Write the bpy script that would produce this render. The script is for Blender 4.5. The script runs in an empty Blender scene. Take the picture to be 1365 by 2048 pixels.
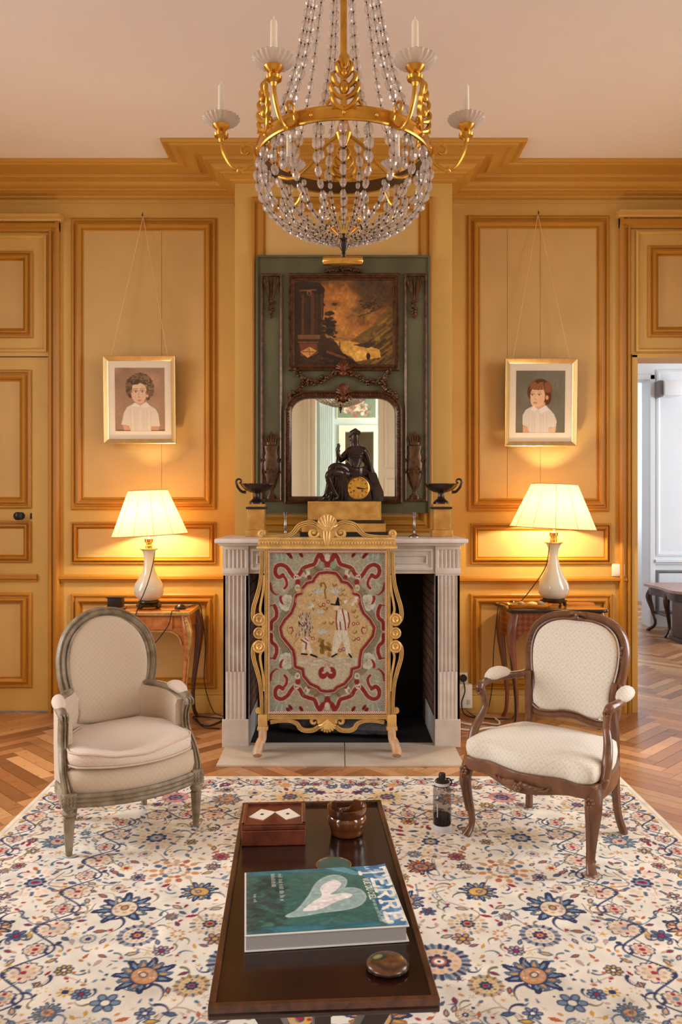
import bpy, bmesh, math, random
import numpy as np
from mathutils import Vector, Matrix
random.seed(7); rng = np.random.default_rng(7)
sc = bpy.context.scene
COL = sc.collection
PI = math.pi
# photograph measurements: focal length in pixels, vanishing point, eye height
F = 1593.0; VX = 678.0; VY = 1010.0; H = 1.33
def wx(px, Y): return (px - VX) / F * Y
def wz(py, Y): return H + (VY - py) / F * Y
def P(px, py, Y): return (wx(px, Y), Y, wz(py, Y))
ROOT = {}

def lin(c):
    out = []
    for v in c[:3]:
        v = v / 255.0
        out.append(v / 12.92 if v <= 0.04045 else ((v + 0.055) / 1.055) ** 2.4)
    return tuple(out)
def lin4(c): return lin(c) + (1.0,)

def spline(pts, n=6, closed=False):
    pts = [Vector(p) for p in pts]; out = []
    m = len(pts)
    rng_ = range(m) if closed else range(m - 1)
    for i in rng_:
        if closed:
            p0, p1, p2, p3 = pts[(i - 1) % m], pts[i], pts[(i + 1) % m], pts[(i + 2) % m]
        else:
            p1, p2 = pts[i], pts[i + 1]
            p0 = pts[i - 1] if i > 0 else p1 * 2 - p2
            p3 = pts[i + 2] if i + 2 < m else p2 * 2 - p1
        for k in range(n):
            t = k / n
            out.append(0.5 * ((2 * p1) + (p2 - p0) * t + (2 * p0 - 5 * p1 + 4 * p2 - p3) * t * t + (-p0 + 3 * p1 - 3 * p2 + p3) * t ** 3))
    if not closed: out.append(pts[-1])
    return [tuple(v) for v in out]

def interp(vals, n):
    xs = np.linspace(0, 1, len(vals)); return list(np.interp(np.linspace(0, 1, n), xs, vals))

class MB:
    def __init__(s): s.v = []; s.f = []
    def add(s, vs, fs):
        b = len(s.v); s.v.extend([tuple(v) for v in vs]); s.f.extend([tuple(b + i for i in f) for f in fs]); return s
    def floor(s):
        s.v = [(a, b, max(c, 0.0)) for a, b, c in s.v]; return s
    def xform(s, M):
        s.v = [tuple(M @ Vector(v)) for v in s.v]; return s
    def box(s, x0, x1, y0, y1, z0, z1, c=0.0):
        if x0 > x1: x0, x1 = x1, x0
        if y0 > y1: y0, y1 = y1, y0
        if z0 > z1: z0, z1 = z1, z0
        if c <= 0:
            v = [(x, y, z) for z in (z0, z1) for y in (y0, y1) for x in (x0, x1)]
            return s.add(v, [(0, 2, 3, 1), (4, 5, 7, 6), (0, 1, 5, 4), (2, 6, 7, 3), (0, 4, 6, 2), (1, 3, 7, 5)])
        c = min(c, (x1 - x0) / 2.01, (y1 - y0) / 2.01, (z1 - z0) / 2.01)
        bm = bmesh.new()
        r = bmesh.ops.create_cube(bm, size=1.0)
        for v in bm.verts:
            v.co = Vector(((x0 + x1) / 2 + v.co.x * (x1 - x0), (y0 + y1) / 2 + v.co.y * (y1 - y0), (z0 + z1) / 2 + v.co.z * (z1 - z0)))
        bmesh.ops.bevel(bm, geom=list(bm.edges), offset=c, segments=2, profile=0.5, affect='EDGES')
        bm.verts.index_update()
        s.add([v.co[:] for v in bm.verts], [[v.index for v in f.verts] for f in bm.faces]); bm.free(); return s
    def lathe(s, prof, cx=0, cy=0, n=24, cz=0, mod=None, open_=False):
        # prof: (r, z) bottom to top
        vs = []; m = len(prof)
        for i, (r, z) in enumerate(prof):
            for k in range(n):
                a = 2 * PI * k / n
                rr = r * (mod(a, i) if mod else 1)
                vs.append((cx + rr * math.cos(a), cy + rr * math.sin(a), cz + z))
        fs = [(i * n + k, i * n + (k + 1) % n, (i + 1) * n + (k + 1) % n, (i + 1) * n + k) for i in range(m - 1) for k in range(n)]
        loop = open_ or prof[0] == prof[-1]
        if prof[0][0] > 1e-6 and not loop: fs.append(tuple(range(n - 1, -1, -1)))
        if prof[-1][0] > 1e-6 and not loop: fs.append(tuple((m - 1) * n + k for k in range(n)))
        return s.add(vs, fs)
    def torus(s, R, r, cx=0, cy=0, cz=0, n=40, m=8, M=None):
        vs = []
        for i in range(n):
            a = 2 * PI * i / n
            for j in range(m):
                b = 2 * PI * j / m
                v = Vector(((R + r * math.cos(b)) * math.cos(a), (R + r * math.cos(b)) * math.sin(a), r * math.sin(b)))
                if M is not None: v = M @ v
                vs.append((cx + v.x, cy + v.y, cz + v.z))
        fs = [(i * m + j, ((i + 1) % n) * m + j, ((i + 1) % n) * m + (j + 1) % m, i * m + (j + 1) % m) for i in range(n) for j in range(m)]
        return s.add(vs, fs)
    def tube(s, path, rad, n=8, closed=False, flat=None, caps=True):
        path = [Vector(p) for p in path]; m = len(path)
        if not isinstance(rad, (list, tuple)): rad = [rad] * m
        elif len(rad) != m: rad = interp(rad, m)
        t0 = (path[1] - path[0]).normalized()
        up = Vector((0, 0, 1)) if abs(t0.z) < 0.9 else Vector((0, 1, 0))
        nrm = t0.cross(up).normalized()
        vs = []; pt = t0
        for i in range(m):
            if closed: t = (path[(i + 1) % m] - path[i - 1])
            else: t = path[min(i + 1, m - 1)] - path[max(i - 1, 0)]
            t = t.normalized() if t.length > 1e-9 else pt
            ax = pt.cross(t)
            if ax.length > 1e-7: nrm = Matrix.Rotation(pt.angle(t), 3, ax.normalized()) @ nrm
            nrm = (nrm - t * nrm.dot(t)).normalized(); bi = t.cross(nrm); pt = t
            for k in range(n):
                a = 2 * PI * k / n
                fl = flat if flat else 1
                vs.append(path[i] + nrm * (math.cos(a) * rad[i]) + bi * (math.sin(a) * rad[i] * fl))
        fs = [(i * n + k, i * n + (k + 1) % n, (i + 1) * n + (k + 1) % n, (i + 1) * n + k) for i in range(m - 1) for k in range(n)]
        if closed: fs += [((m - 1) * n + k, (m - 1) * n + (k + 1) % n, (k + 1) % n, k) for k in range(n)]
        elif caps: fs += [tuple(range(n - 1, -1, -1)), tuple((m - 1) * n + k for k in range(n))]
        return s.add(vs, fs)
    def sweep(s, path, prof, nrm=(0, 1, 0), closed=False, scale=None, caps=True):
        # prof: closed loop of (a, b); a along the in-plane side, b along nrm
        path = [Vector(p) for p in path]; m = len(path); N = Vector(nrm).normalized(); n = len(prof)
        if scale is None: scale = [1] * m
        elif len(scale) != m: scale = interp(scale, m)
        vs = []
        for i in range(m):
            if closed: d1 = (path[i] - path[i - 1]).normalized(); d2 = (path[(i + 1) % m] - path[i]).normalized()
            else:
                d1 = (path[i] - path[i - 1]).normalized() if i > 0 else (path[1] - path[0]).normalized()
                d2 = (path[i + 1] - path[i]).normalized() if i < m - 1 else d1
            t = (d1 + d2).normalized(); side = t.cross(N).normalized()
            k = 1.0 / max(0.5, math.sqrt(max(0.0, (1 + d1.dot(d2)) / 2)))
            for a, b in prof: vs.append(path[i] + side * (a * k * scale[i]) + N * (b * scale[i]))
        fs = [(i * n + k, i * n + (k + 1) % n, (i + 1) * n + (k + 1) % n, (i + 1) * n + k) for i in range(m - 1) for k in range(n)]
        if closed: fs += [((m - 1) * n + k, (m - 1) * n + (k + 1) % n, (k + 1) % n, k) for k in range(n)]
        elif caps: fs += [tuple(range(n - 1, -1, -1)), tuple((m - 1) * n + k for k in range(n))]
        return s.add(vs, fs)
    def ell(s, c, r, n=12, m=8, M=None):
        if not isinstance(r, (list, tuple)): r = (r, r, r)
        vs = []
        for i in range(1, m):
            th = PI * i / m
            for k in range(n):
                a = 2 * PI * k / n
                v = Vector((r[0] * math.sin(th) * math.cos(a), r[1] * math.sin(th) * math.sin(a), r[2] * math.cos(th)))
                if M is not None: v = M @ v
                vs.append((c[0] + v.x, c[1] + v.y, c[2] + v.z))
        for sg in (1, -1):
            v = Vector((0, 0, sg * r[2]))
            if M is not None: v = M @ v
            vs.append((c[0] + v.x, c[1] + v.y, c[2] + v.z))
        fs = [(i * n + k, (i + 1) * n + k, (i + 1) * n + (k + 1) % n, i * n + (k + 1) % n) for i in range(m - 2) for k in range(n)]
        T_ = (m - 1) * n
        fs += [(T_, k, (k + 1) % n) for k in range(n)]
        fs += [(T_ + 1, (m - 2) * n + (k + 1) % n, (m - 2) * n + k) for k in range(n)]
        return s.add(vs, fs)
    def prism(s, pts, y0, y1):
        # outline in (x, z), extruded along y (y0 = front)
        n = len(pts)
        vs = [(p[0], y0, p[1]) for p in pts] + [(p[0], y1, p[1]) for p in pts]
        fs = [tuple(range(n)), tuple(range(2 * n - 1, n - 1, -1))] + [(i, n + i, n + (i + 1) % n, (i + 1) % n) for i in range(n)]
        return s.add(vs, fs)
    def slab(s, pts, z0, z1):
        n = len(pts)
        vs = [(p[0], p[1], z0) for p in pts] + [(p[0], p[1], z1) for p in pts]
        fs = [tuple(range(n - 1, -1, -1)), tuple(range(n, 2 * n))] + [(i, (i + 1) % n, n + (i + 1) % n, n + i) for i in range(n)]
        return s.add(vs, fs)
    def frame(s, x0, x1, z0, z1, prof, Y, close=False):
        # rectangular mitred frame on a wall facing -y; prof = (inward, outward)
        vs = []
        for d, h in prof: vs += [(x0 + d, Y - h, z0 + d), (x1 - d, Y - h, z0 + d), (x1 - d, Y - h, z1 - d), (x0 + d, Y - h, z1 - d)]
        m = len(prof)
        fs = [(i * 4 + k, i * 4 + (k + 1) % 4, (i + 1) * 4 + (k + 1) % 4, (i + 1) * 4 + k) for i in range(m - 1) for k in range(4)]
        if close: fs += [((m - 1) * 4 + k, (m - 1) * 4 + (k + 1) % 4, (k + 1) % 4, k) for k in range(4)]
        return s.add(vs, fs)
    def pillow(s, outline, z0, z1, rings=7, p=3.0, top=None, ax=None):
        # closed outline (x, y), rounded above and below; ax maps (x,y,z) elsewhere
        n = len(outline); cx = sum(q[0] for q in outline) / n; cy = sum(q[1] for q in outline) / n
        zm = (z0 + z1) / 2; h = (z1 - z0) / 2
        lev = [math.sin(PI / 2 * i / rings) for i in range(rings, 0, -1)]
        vs = []; rows = []
        def ring(sc_, sg):
            zz = zm + sg * h * (1 - min(1, sc_) ** p) ** (1 / p); r_ = []
            for q in outline:
                x = cx + (q[0] - cx) * sc_; y = cy + (q[1] - cy) * sc_
                z = zz + (top(x, y, sc_) if (top and sg > 0) else 0)
                r_.append(len(vs)); vs.append((x, y, z))
            rows.append(r_)
        for l in reversed(lev[1:]): ring(l, -1)
        ring(1.0, -1)
        for l in lev[1:]: ring(l, 1)
        fs = []
        for a, b in zip(rows[:-1], rows[1:]):
            fs += [(a[k], a[(k + 1) % n], b[(k + 1) % n], b[k]) for k in range(n)]
        cb = len(vs); vs.append((cx, cy, z0)); ct = len(vs); vs.append((cx, cy, z1 + (top(cx, cy, 0) if top else 0)))
        fs += [(cb, rows[0][(k + 1) % n], rows[0][k]) for k in range(n)]
        fs += [(ct, rows[-1][k], rows[-1][(k + 1) % n]) for k in range(n)]
        if ax: vs = [ax(*v) for v in vs]
        return s.add(vs, fs)
    def build(s, name, mat, parent=None, ang=38, world=False, link=True):
        me = bpy.data.meshes.new(name)
        vs = s.v
        if world and parent is not None:
            o = ROOT[parent.name]; vs = [(v[0] - o[0], v[1] - o[1], v[2] - o[2]) for v in vs]
        me.from_pydata(vs, [], s.f)
        bm = bmesh.new(); bm.from_mesh(me); bmesh.ops.recalc_face_normals(bm, faces=bm.faces); bm.to_mesh(me); bm.free()
        me.materials.append(mat); me.update()
        if ang: me.shade_smooth(); me.set_sharp_from_angle(angle=math.radians(ang))
        ob = bpy.data.objects.new(name, me)
        if link: COL.objects.link(ob)
        if parent is not None: ob.parent = parent; ROOT[ob.name] = ROOT[parent.name]
        else: ROOT[ob.name] = (0, 0, 0)
        return ob

def thing(name, label, cat, loc=(0, 0, 0), rotz=0, group=None):
    o = bpy.data.objects.new(name, None); COL.objects.link(o); o.location = loc; o.rotation_euler = (0, 0, rotz)
    o.empty_display_size = 0.05
    o['label'] = label; o['category'] = cat
    if group: o['group'] = group
    ROOT[o.name] = tuple(loc); return o
def tag(o, label, cat, group=None):
    o['label'] = label; o['category'] = cat
    if group: o['group'] = group
    return o
def struct(o, label=None):
    o['kind'] = 'structure'
    if label: o['label'] = label
    return o
def copy_tree(o, parent=None):
    c = o.copy(); COL.objects.link(c)
    if parent is not None: c.parent = parent
    ROOT[c.name] = ROOT[o.name]
    for ch in list(o.children): copy_tree(ch, c)
    return c
def spiral(c, r0, r1, a0, a1, n=20, plane='xz'):
    out = []
    for i in range(n):
        t = i / (n - 1); r = r0 + (r1 - r0) * t; a = a0 + (a1 - a0) * t
        if plane == 'xz': out.append((c[0] + r * math.cos(a), c[1], c[2] + r * math.sin(a)))
        else: out.append((c[0] + r * math.cos(a), c[1] + r * math.sin(a), c[2]))
    return out
def rect_prof(a, b): return [(-a, -b), (a, -b), (a, b), (-a, b)]
def reed_prof(a, b):
    # a moulded bar: rounded with two quirks on the -b face
    return [(-a, b), (-a, -b * .3), (-a * .8, -b), (-a * .5, -b), (-a * .38, -b * .45), (-a * .2, -b * .95), (a * .2, -b * .95), (a * .38, -b * .45), (a * .5, -b), (a * .8, -b), (a, -b * .3), (a, b)]

# ---------------------------------------------------------------- painted surfaces (pigment drawn on a grid)
class Pad:
    def __init__(s, x0, x1, y0, y1, nx, ny, bg, xs=None, ys=None):
        s.xs = np.linspace(x0, x1, nx) if xs is None else xs
        s.ys = np.linspace(y0, y1, ny) if ys is None else ys
        s.img = np.empty((len(s.ys), len(s.xs), 3)); s.img[:] = np.array(bg, float)
        s.aa = abs(s.xs[1] - s.xs[0]) * 0.7
        s.mir = None
    def _win(s, x0, x1, y0, y1):
        i0 = np.searchsorted(s.xs, x0); i1 = np.searchsorted(s.xs, x1)
        j0 = np.searchsorted(s.ys, y0); j1 = np.searchsorted(s.ys, y1)
        if i1 <= i0 or j1 <= j0: return None
        return slice(j0, j1), slice(i0, i1), s.xs[i0:i1][None, :], s.ys[j0:j1][:, None]
    def _blend(s, sl, a, col):
        im = s.img[sl[0], sl[1]]; a = a[..., None]
        im *= (1 - a); im += a * np.array(col, float)
    def ell(s, cx, cy, rx, ry, col, rot=0, al=1.0, soft=None, m=True):
        r = max(rx, ry) + (soft or 0)
        w = s._win(cx - r, cx + r, cy - r, cy + r)
        if w:
            c, sn = math.cos(rot), math.sin(rot)
            dx = w[2] - cx; dy = w[3] - cy
            u = (dx * c + dy * sn) / rx; v = (-dx * sn + dy * c) / ry
            d = (np.sqrt(u * u + v * v) - 1) * min(rx, ry)
            aa = soft or s.aa
            s._blend(w, np.clip(0.5 - d / aa, 0, 1) * al, col)
        if s.mir is not None and m: s.ell(2 * s.mir - cx, cy, rx, ry, col, -rot, al, soft, False)
    def line(s, pts, wd, col, closed=False, al=1.0, m=True, taper=False):
        if closed: pts = list(pts) + [pts[0]]
        ps = np.array([p[:2] for p in pts], float); r = wd / 2 + s.aa
        w = s._win(ps[:, 0].min() - r, ps[:, 0].max() + r, ps[:, 1].min() - r, ps[:, 1].max() + r)
        if w:
            best = np.full((w[3].shape[0], w[2].shape[1]), 1e9); L = len(ps) - 1
            for i in range(L):
                a, b = ps[i], ps[i + 1]; d = b - a; l2 = max(d @ d, 1e-12)
                if len(ps) > 24 or True:
                    w2 = (slice(None), slice(None))
                t = np.clip(((w[2] - a[0]) * d[0] + (w[3] - a[1]) * d[1]) / l2, 0, 1)
                dist = np.hypot(w[2] - a[0] - t * d[0], w[3] - a[1] - t * d[1])
                hw = wd / 2
                if taper: hw = wd / 2 * (1 - (i + t) / L * 0.85)
                best = np.minimum(best, dist - hw)
            s._blend(w, np.clip(0.5 - best / s.aa, 0, 1) * al, col)
        if s.mir is not None and m: s.line([(2 * s.mir - p[0], p[1]) for p in pts], wd, col, False, al, False, taper)
    def poly(s, pts, col, al=1.0, m=True):
        ps = np.array([p[:2] for p in pts], float)
        w = s._win(ps[:, 0].min(), ps[:, 0].max(), ps[:, 1].min(), ps[:, 1].max())
        if w:
            ins = np.zeros((w[3].shape[0], w[2].shape[1]), bool); n = len(ps)
            for i in range(n):
                x1, y1 = ps[i]; x2, y2 = ps[(i + 1) % n]
                if y1 == y2: continue
                cond = ((w[3] >= min(y1, y2)) & (w[3] < max(y1, y2)))
                xx = x1 + (w[3] - y1) * (x2 - x1) / (y2 - y1)
                ins ^= cond & (w[2] < xx)
            s._blend(w, ins * float(al), col)
        if s.mir is not None and m: s.poly([(2 * s.mir - p[0], p[1]) for p in pts], col, al, False)
    def mottle(s, amp, cell, seed=1):
        r_ = np.random.default_rng(seed)
        ny, nx = s.img.shape[:2]
        gx = max(2, int((s.xs[-1] - s.xs[0]) / cell)); gy = max(2, int(abs(s.ys[-1] - s.ys[0]) / cell))
        g = r_.normal(0, 1, (gy + 2, gx + 2))
        fx = (s.xs - s.xs[0]) / (s.xs[-1] - s.xs[0]) * gx; fy = (s.ys - s.ys[0]) / (s.ys[-1] - s.ys[0]) * gy
        ix = np.minimum(fx.astype(int), gx); iy = np.minimum(fy.astype(int), gy)
        tx = fx - ix; ty = fy - iy; tx = tx * tx * (3 - 2 * tx); ty = ty * ty * (3 - 2 * ty)
        a = g[iy][:, ix] * (1 - tx)[None] + g[iy][:, np.minimum(ix + 1, gx + 1)] * tx[None]
        b = g[np.minimum(iy + 1, gy + 1)][:, ix] * (1 - tx)[None] + g[np.minimum(iy + 1, gy + 1)][:, np.minimum(ix + 1, gx + 1)] * tx[None]
        s.img *= (1 + amp * (a * (1 - ty)[:, None] + b * ty[:, None]))[..., None]
    def build(s, name, mat, fn, parent=None, world=False, thick=None):
        ny, nx = s.img.shape[:2]
        XX, YY = np.meshgrid(s.xs, s.ys)
        co = np.stack(fn(XX, YY), -1).reshape(-1, 3).astype(float)
        if world and parent is not None: co = co - np.array(ROOT[parent.name])
        idx = np.arange(ny * nx).reshape(ny, nx)
        q = np.stack([idx[:-1, :-1], idx[:-1, 1:], idx[1:, 1:], idx[1:, :-1]], -1).reshape(-1, 4)
        me = bpy.data.meshes.new(name)
        me.vertices.add(ny * nx); me.vertices.foreach_set('co', co.ravel())
        me.loops.add(q.size); me.loops.foreach_set('vertex_index', q.ravel().astype(np.int32))
        me.polygons.add(len(q)); me.polygons.foreach_set('loop_start', np.arange(0, q.size, 4, dtype=np.int32))
        me.update(calc_edges=True)
        a = me.attributes.new('Col', 'FLOAT_COLOR', 'POINT')
        im = np.clip(s.img, 0, 255) / 255.0
        l = np.where(im <= 0.04045, im / 12.92, ((im + 0.055) / 1.055) ** 2.4)
        a.data.foreach_set('color', np.concatenate([l, np.ones((ny, nx, 1))], -1).ravel().astype(np.float32))
        me.materials.append(mat); me.shade_smooth()
        ob = bpy.data.objects.new(name, me); COL.objects.link(ob)
        if parent is not None: ob.parent = parent; ROOT[ob.name] = ROOT[parent.name]
        else: ROOT[ob.name] = (0, 0, 0)
        return ob

# ---------------------------------------------------------------- materials
def nodes_of(name):
    m = bpy.data.materials.new(name); m.use_nodes = True
    nt = m.node_tree; b = nt.nodes['Principled BSDF']; return m, nt, b
def mat(name, col, rough=0.6, metal=0.0, var=0.10, scale=6.0, bump=0.0, bscale=None, stretch=(1, 1, 1), spec=0.5, coat=0.0, col2=None, detail=4.0):
    m, nt, b = nodes_of(name); N, L = nt.nodes, nt.links
    tc = N.new('ShaderNodeTexCoord'); mp = N.new('ShaderNodeMapping'); mp.inputs['Scale'].default_value = stretch
    L.new(tc.outputs['Object'], mp.inputs['Vector'])
    nz = N.new('ShaderNodeTexNoise'); nz.inputs['Scale'].default_value = scale; nz.inputs['Detail'].default_value = detail
    L.new(mp.outputs['Vector'], nz.inputs['Vector'])
    rp = N.new('ShaderNodeValToRGB'); rp.color_ramp.elements[0].position = 0.3; rp.color_ramp.elements[1].position = 0.7
    c = lin(col)
    if col2: rp.color_ramp.elements[0].color = lin4(col2); rp.color_ramp.elements[1].color = c + (1,)
    else:
        rp.color_ramp.elements[0].color = tuple(v * (1 - var) for v in c) + (1,)
        rp.color_ramp.elements[1].color = tuple(min(1, v * (1 + var)) for v in c) + (1,)
    L.new(nz.outputs['Fac'], rp.inputs['Fac']); L.new(rp.outputs['Color'], b.inputs['Base Color'])
    b.inputs['Roughness'].default_value = rough; b.inputs['Metallic'].default_value = metal
    b.inputs['Specular IOR Level'].default_value = spec; b.inputs['Coat Weight'].default_value = coat
    if bump:
        n2 = N.new('ShaderNodeTexNoise'); n2.inputs['Scale'].default_value = bscale or scale * 4; n2.inputs['Detail'].default_value = 3
        L.new(mp.outputs['Vector'], n2.inputs['Vector'])
        bp = N.new('ShaderNodeBump'); bp.inputs['Strength'].default_value = bump; bp.inputs['Distance'].default_value = 0.01
        L.new(n2.outputs['Fac'], bp.inputs['Height']); L.new(bp.outputs['Normal'], b.inputs['Normal'])
    return m
def paint_mat(name, rough=0.7, spec=0.3, grain=0.05, scale=300, attr='Col', bump=0.0, coat=0.0):
    m, nt, b = nodes_of(name); N, L = nt.nodes, nt.links
    at = N.new('ShaderNodeAttribute'); at.attribute_name = attr
    tc = N.new('ShaderNodeTexCoord'); nz = N.new('ShaderNodeTexNoise'); nz.inputs['Scale'].default_value = scale
    L.new(tc.outputs['Object'], nz.inputs['Vector'])
    mr = N.new('ShaderNodeMapRange'); mr.inputs['To Min'].default_value = 1 - grain; mr.inputs['To Max'].default_value = 1 + grain
    L.new(nz.outputs['Fac'], mr.inputs['Value'])
    mx = N.new('ShaderNodeVectorMath'); mx.operation = 'SCALE'
    L.new(at.outputs['Color'], mx.inputs[0]); L.new(mr.outputs['Result'], mx.inputs['Scale'])
    L.new(mx.outputs['Vector'], b.inputs['Base Color'])
    b.inputs['Roughness'].default_value = rough; b.inputs['Specular IOR Level'].default_value = spec; b.inputs['Coat Weight'].default_value = coat
    if bump:
        bp = N.new('ShaderNodeBump'); bp.inputs['Strength'].default_value = bump; bp.inputs['Distance'].default_value = 0.004
        L.new(nz.outputs['Fac'], bp.inputs['Height']); L.new(bp.outputs['Normal'], b.inputs['Normal'])
    return m
def wood(name, dark, light, rough=0.35, stretch=(3, 3, 30), scale=2.0, coat=0.2, spec=0.5):
    m, nt, b = nodes_of(name); N, L = nt.nodes, nt.links
    tc = N.new('ShaderNodeTexCoord'); mp = N.new('ShaderNodeMapping'); mp.inputs['Scale'].default_value = stretch
    L.new(tc.outputs['Object'], mp.inputs['Vector'])
    nz = N.new('ShaderNodeTexNoise'); nz.inputs['Scale'].default_value = scale; nz.inputs['Detail'].default_value = 6; nz.inputs['Distortion'].default_value = 0.6
    L.new(mp.outputs['Vector'], nz.inputs['Vector'])
    rp = N.new('ShaderNodeValToRGB'); rp.color_ramp.elements[0].position = 0.32; rp.color_ramp.elements[1].position = 0.68
    rp.color_ramp.elements[0].color = lin4(dark); rp.color_ramp.elements[1].color = lin4(light)
    L.new(nz.outputs['Fac'], rp.inputs['Fac']); L.new(rp.outputs['Color'], b.inputs['Base Color'])
    b.inputs['Roughness'].default_value = rough; b.inputs['Coat Weight'].default_value = coat; b.inputs['Coat Roughness'].default_value = 0.15
    b.inputs['Specular IOR Level'].default_value = spec
    return m
def lattice_fabric(name, base, motif, k=60.0, rough=0.85, dots=True):
    m, nt, b = nodes_of(name); N, L = nt.nodes, nt.links
    tc = N.new('ShaderNodeTexCoord'); sp = N.new('ShaderNodeSeparateXYZ'); L.new(tc.outputs['Object'], sp.inputs[0])
    def M(op, a, c=None):
        n = N.new('ShaderNodeMath'); n.operation = op
        for i, q in enumerate((a, c)):
            if q is None: continue
            if isinstance(q, (int, float)): n.inputs[i].default_value = q
            else: L.new(q, n.inputs[i])
        return n.outputs[0]
    v = M('ADD', sp.outputs['Z'], sp.outputs['Y']); u = sp.outputs['X']
    a = M('ABSOLUTE', M('SINE', M('MULTIPLY', M('ADD', u, M('MULTIPLY', v, 0.8)), k)))
    c = M('ABSOLUTE', M('SINE', M('MULTIPLY', M('SUBTRACT', u, M('MULTIPLY', v, 0.8)), k)))
    ln = M('LESS_THAN', M('MINIMUM', a, c), 0.13)
    if dots: ln = M('MAXIMUM', M('MULTIPLY', ln, 0.75), M('MULTIPLY', M('GREATER_THAN', M('MULTIPLY', a, c), 0.90), 0.7))
    nz = N.new('ShaderNodeTexNoise'); nz.inputs['Scale'].default_value = 90; L.new(tc.outputs['Object'], nz.inputs['Vector'])
    fac = M('MULTIPLY', ln, M('ADD', nz.outputs['Fac'], 0.25))
    mx = N.new('ShaderNodeMix'); mx.data_type = 'RGBA'
    L.new(fac, mx.inputs['Factor']); mx.inputs['A'].default_value = lin4(base); mx.inputs['B'].default_value = lin4(motif)
    L.new(mx.outputs['Result'], b.inputs['Base Color'])
    b.inputs['Roughness'].default_value = rough; b.inputs['Specular IOR Level'].default_value = 0.2
    b.inputs['Sheen Weight'].default_value = 0.15
    return m
def stripes(name, c1, c2, k, axis=(1, 0, 1), rough=0.7):
    m, nt, b = nodes_of(name); N, L = nt.nodes, nt.links
    tc = N.new('ShaderNodeTexCoord'); dt = N.new('ShaderNodeVectorMath'); dt.operation = 'DOT_PRODUCT'; dt.inputs[1].default_value = axis
    L.new(tc.outputs['Object'], dt.inputs[0])
    mu = N.new('ShaderNodeMath'); mu.operation = 'MULTIPLY'; mu.inputs[1].default_value = k; L.new(dt.outputs['Value'], mu.inputs[0])
    si = N.new('ShaderNodeMath'); si.operation = 'SINE'; L.new(mu.outputs[0], si.inputs[0])
    gt = N.new('ShaderNodeMath'); gt.operation = 'GREATER_THAN'; gt.inputs[1].default_value = 0.0; L.new(si.outputs[0], gt.inputs[0])
    mx = N.new('ShaderNodeMix'); mx.data_type = 'RGBA'; L.new(gt.outputs[0], mx.inputs['Factor'])
    mx.inputs['A'].default_value = lin4(c1); mx.inputs['B'].default_value = lin4(c2)
    L.new(mx.outputs['Result'], b.inputs['Base Color']); b.inputs['Roughness'].default_value = rough
    return m
def front_only(N, L, fac):
    # mirror reflection at the outer face of the glass only
    ge = N.new('ShaderNodeNewGeometry'); iv = N.new('ShaderNodeMath'); iv.operation = 'SUBTRACT'; iv.inputs[0].default_value = 1.0; L.new(ge.outputs['Backfacing'], iv.inputs[1])
    mu = N.new('ShaderNodeMath'); mu.operation = 'MULTIPLY'; L.new(fac, mu.inputs[0]); L.new(iv.outputs[0], mu.inputs[1]); return mu.outputs[0]
def clear_glass(name, tint=(255, 255, 255), rough=0.02, ior=1.45, body=0.0, body_col=(240, 240, 240), trans=0.5):
    # clear glass: part refracts, part lets light straight through, so it never blocks daylight
    m = bpy.data.materials.new(name); m.use_nodes = True; nt = m.node_tree; N, L = nt.nodes, nt.links; N.clear()
    out = N.new('ShaderNodeOutputMaterial')
    tr = N.new('ShaderNodeBsdfTransparent'); tr.inputs['Color'].default_value = lin4(tint)
    gl = N.new('ShaderNodeBsdfGlass'); gl.inputs['Color'].default_value = lin4(tint); gl.inputs['IOR'].default_value = ior; gl.inputs['Roughness'].default_value = rough
    m1 = N.new('ShaderNodeMixShader'); m1.inputs[0].default_value = trans
    nz = N.new('ShaderNodeTexNoise'); nz.inputs['Scale'].default_value = 40
    L.new(gl.outputs[0], m1.inputs[1]); L.new(tr.outputs[0], m1.inputs[2])
    gs = N.new('ShaderNodeBsdfGlossy'); gs.inputs['Roughness'].default_value = rough + 0.02
    fr = N.new('ShaderNodeFresnel'); fr.inputs['IOR'].default_value = ior
    m2 = N.new('ShaderNodeMixShader'); L.new(front_only(N, L, fr.outputs[0]), m2.inputs[0]); L.new(m1.outputs[0], m2.inputs[1]); L.new(gs.outputs[0], m2.inputs[2])
    last = m2
    if body > 0:
        df = N.new('ShaderNodeBsdfDiffuse')
        rp = N.new('ShaderNodeValToRGB'); rp.color_ramp.elements[0].color = lin4([v * .94 for v in body_col]); rp.color_ramp.elements[1].color = lin4(body_col)
        L.new(nz.outputs['Fac'], rp.inputs['Fac']); L.new(rp.outputs['Color'], df.inputs['Color'])
        m3 = N.new('ShaderNodeMixShader'); m3.inputs[0].default_value = body
        L.new(m2.outputs[0], m3.inputs[1]); L.new(df.outputs[0], m3.inputs[2]); last = m3
    L.new(last.outputs[0], out.inputs['Surface']); return m
def pane_glass(name, tint=(255, 255, 255), gloss=1.0):
    m = bpy.data.materials.new(name); m.use_nodes = True; nt = m.node_tree; N, L = nt.nodes, nt.links; N.clear()
    out = N.new('ShaderNodeOutputMaterial'); tr = N.new('ShaderNodeBsdfTransparent'); tr.inputs['Color'].default_value = lin4(tint)
    gs = N.new('ShaderNodeBsdfGlossy'); gs.inputs['Roughness'].default_value = 0.03
    fr = N.new('ShaderNodeFresnel'); fr.inputs['IOR'].default_value = 1.45
    mx = N.new('ShaderNodeMixShader'); L.new(front_only(N, L, fr.outputs[0]), mx.inputs[0]); L.new(tr.outputs[0], mx.inputs[1]); L.new(gs.outputs[0], mx.inputs[2])
    L.new(mx.outputs[0], out.inputs['Surface']); return m

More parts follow.
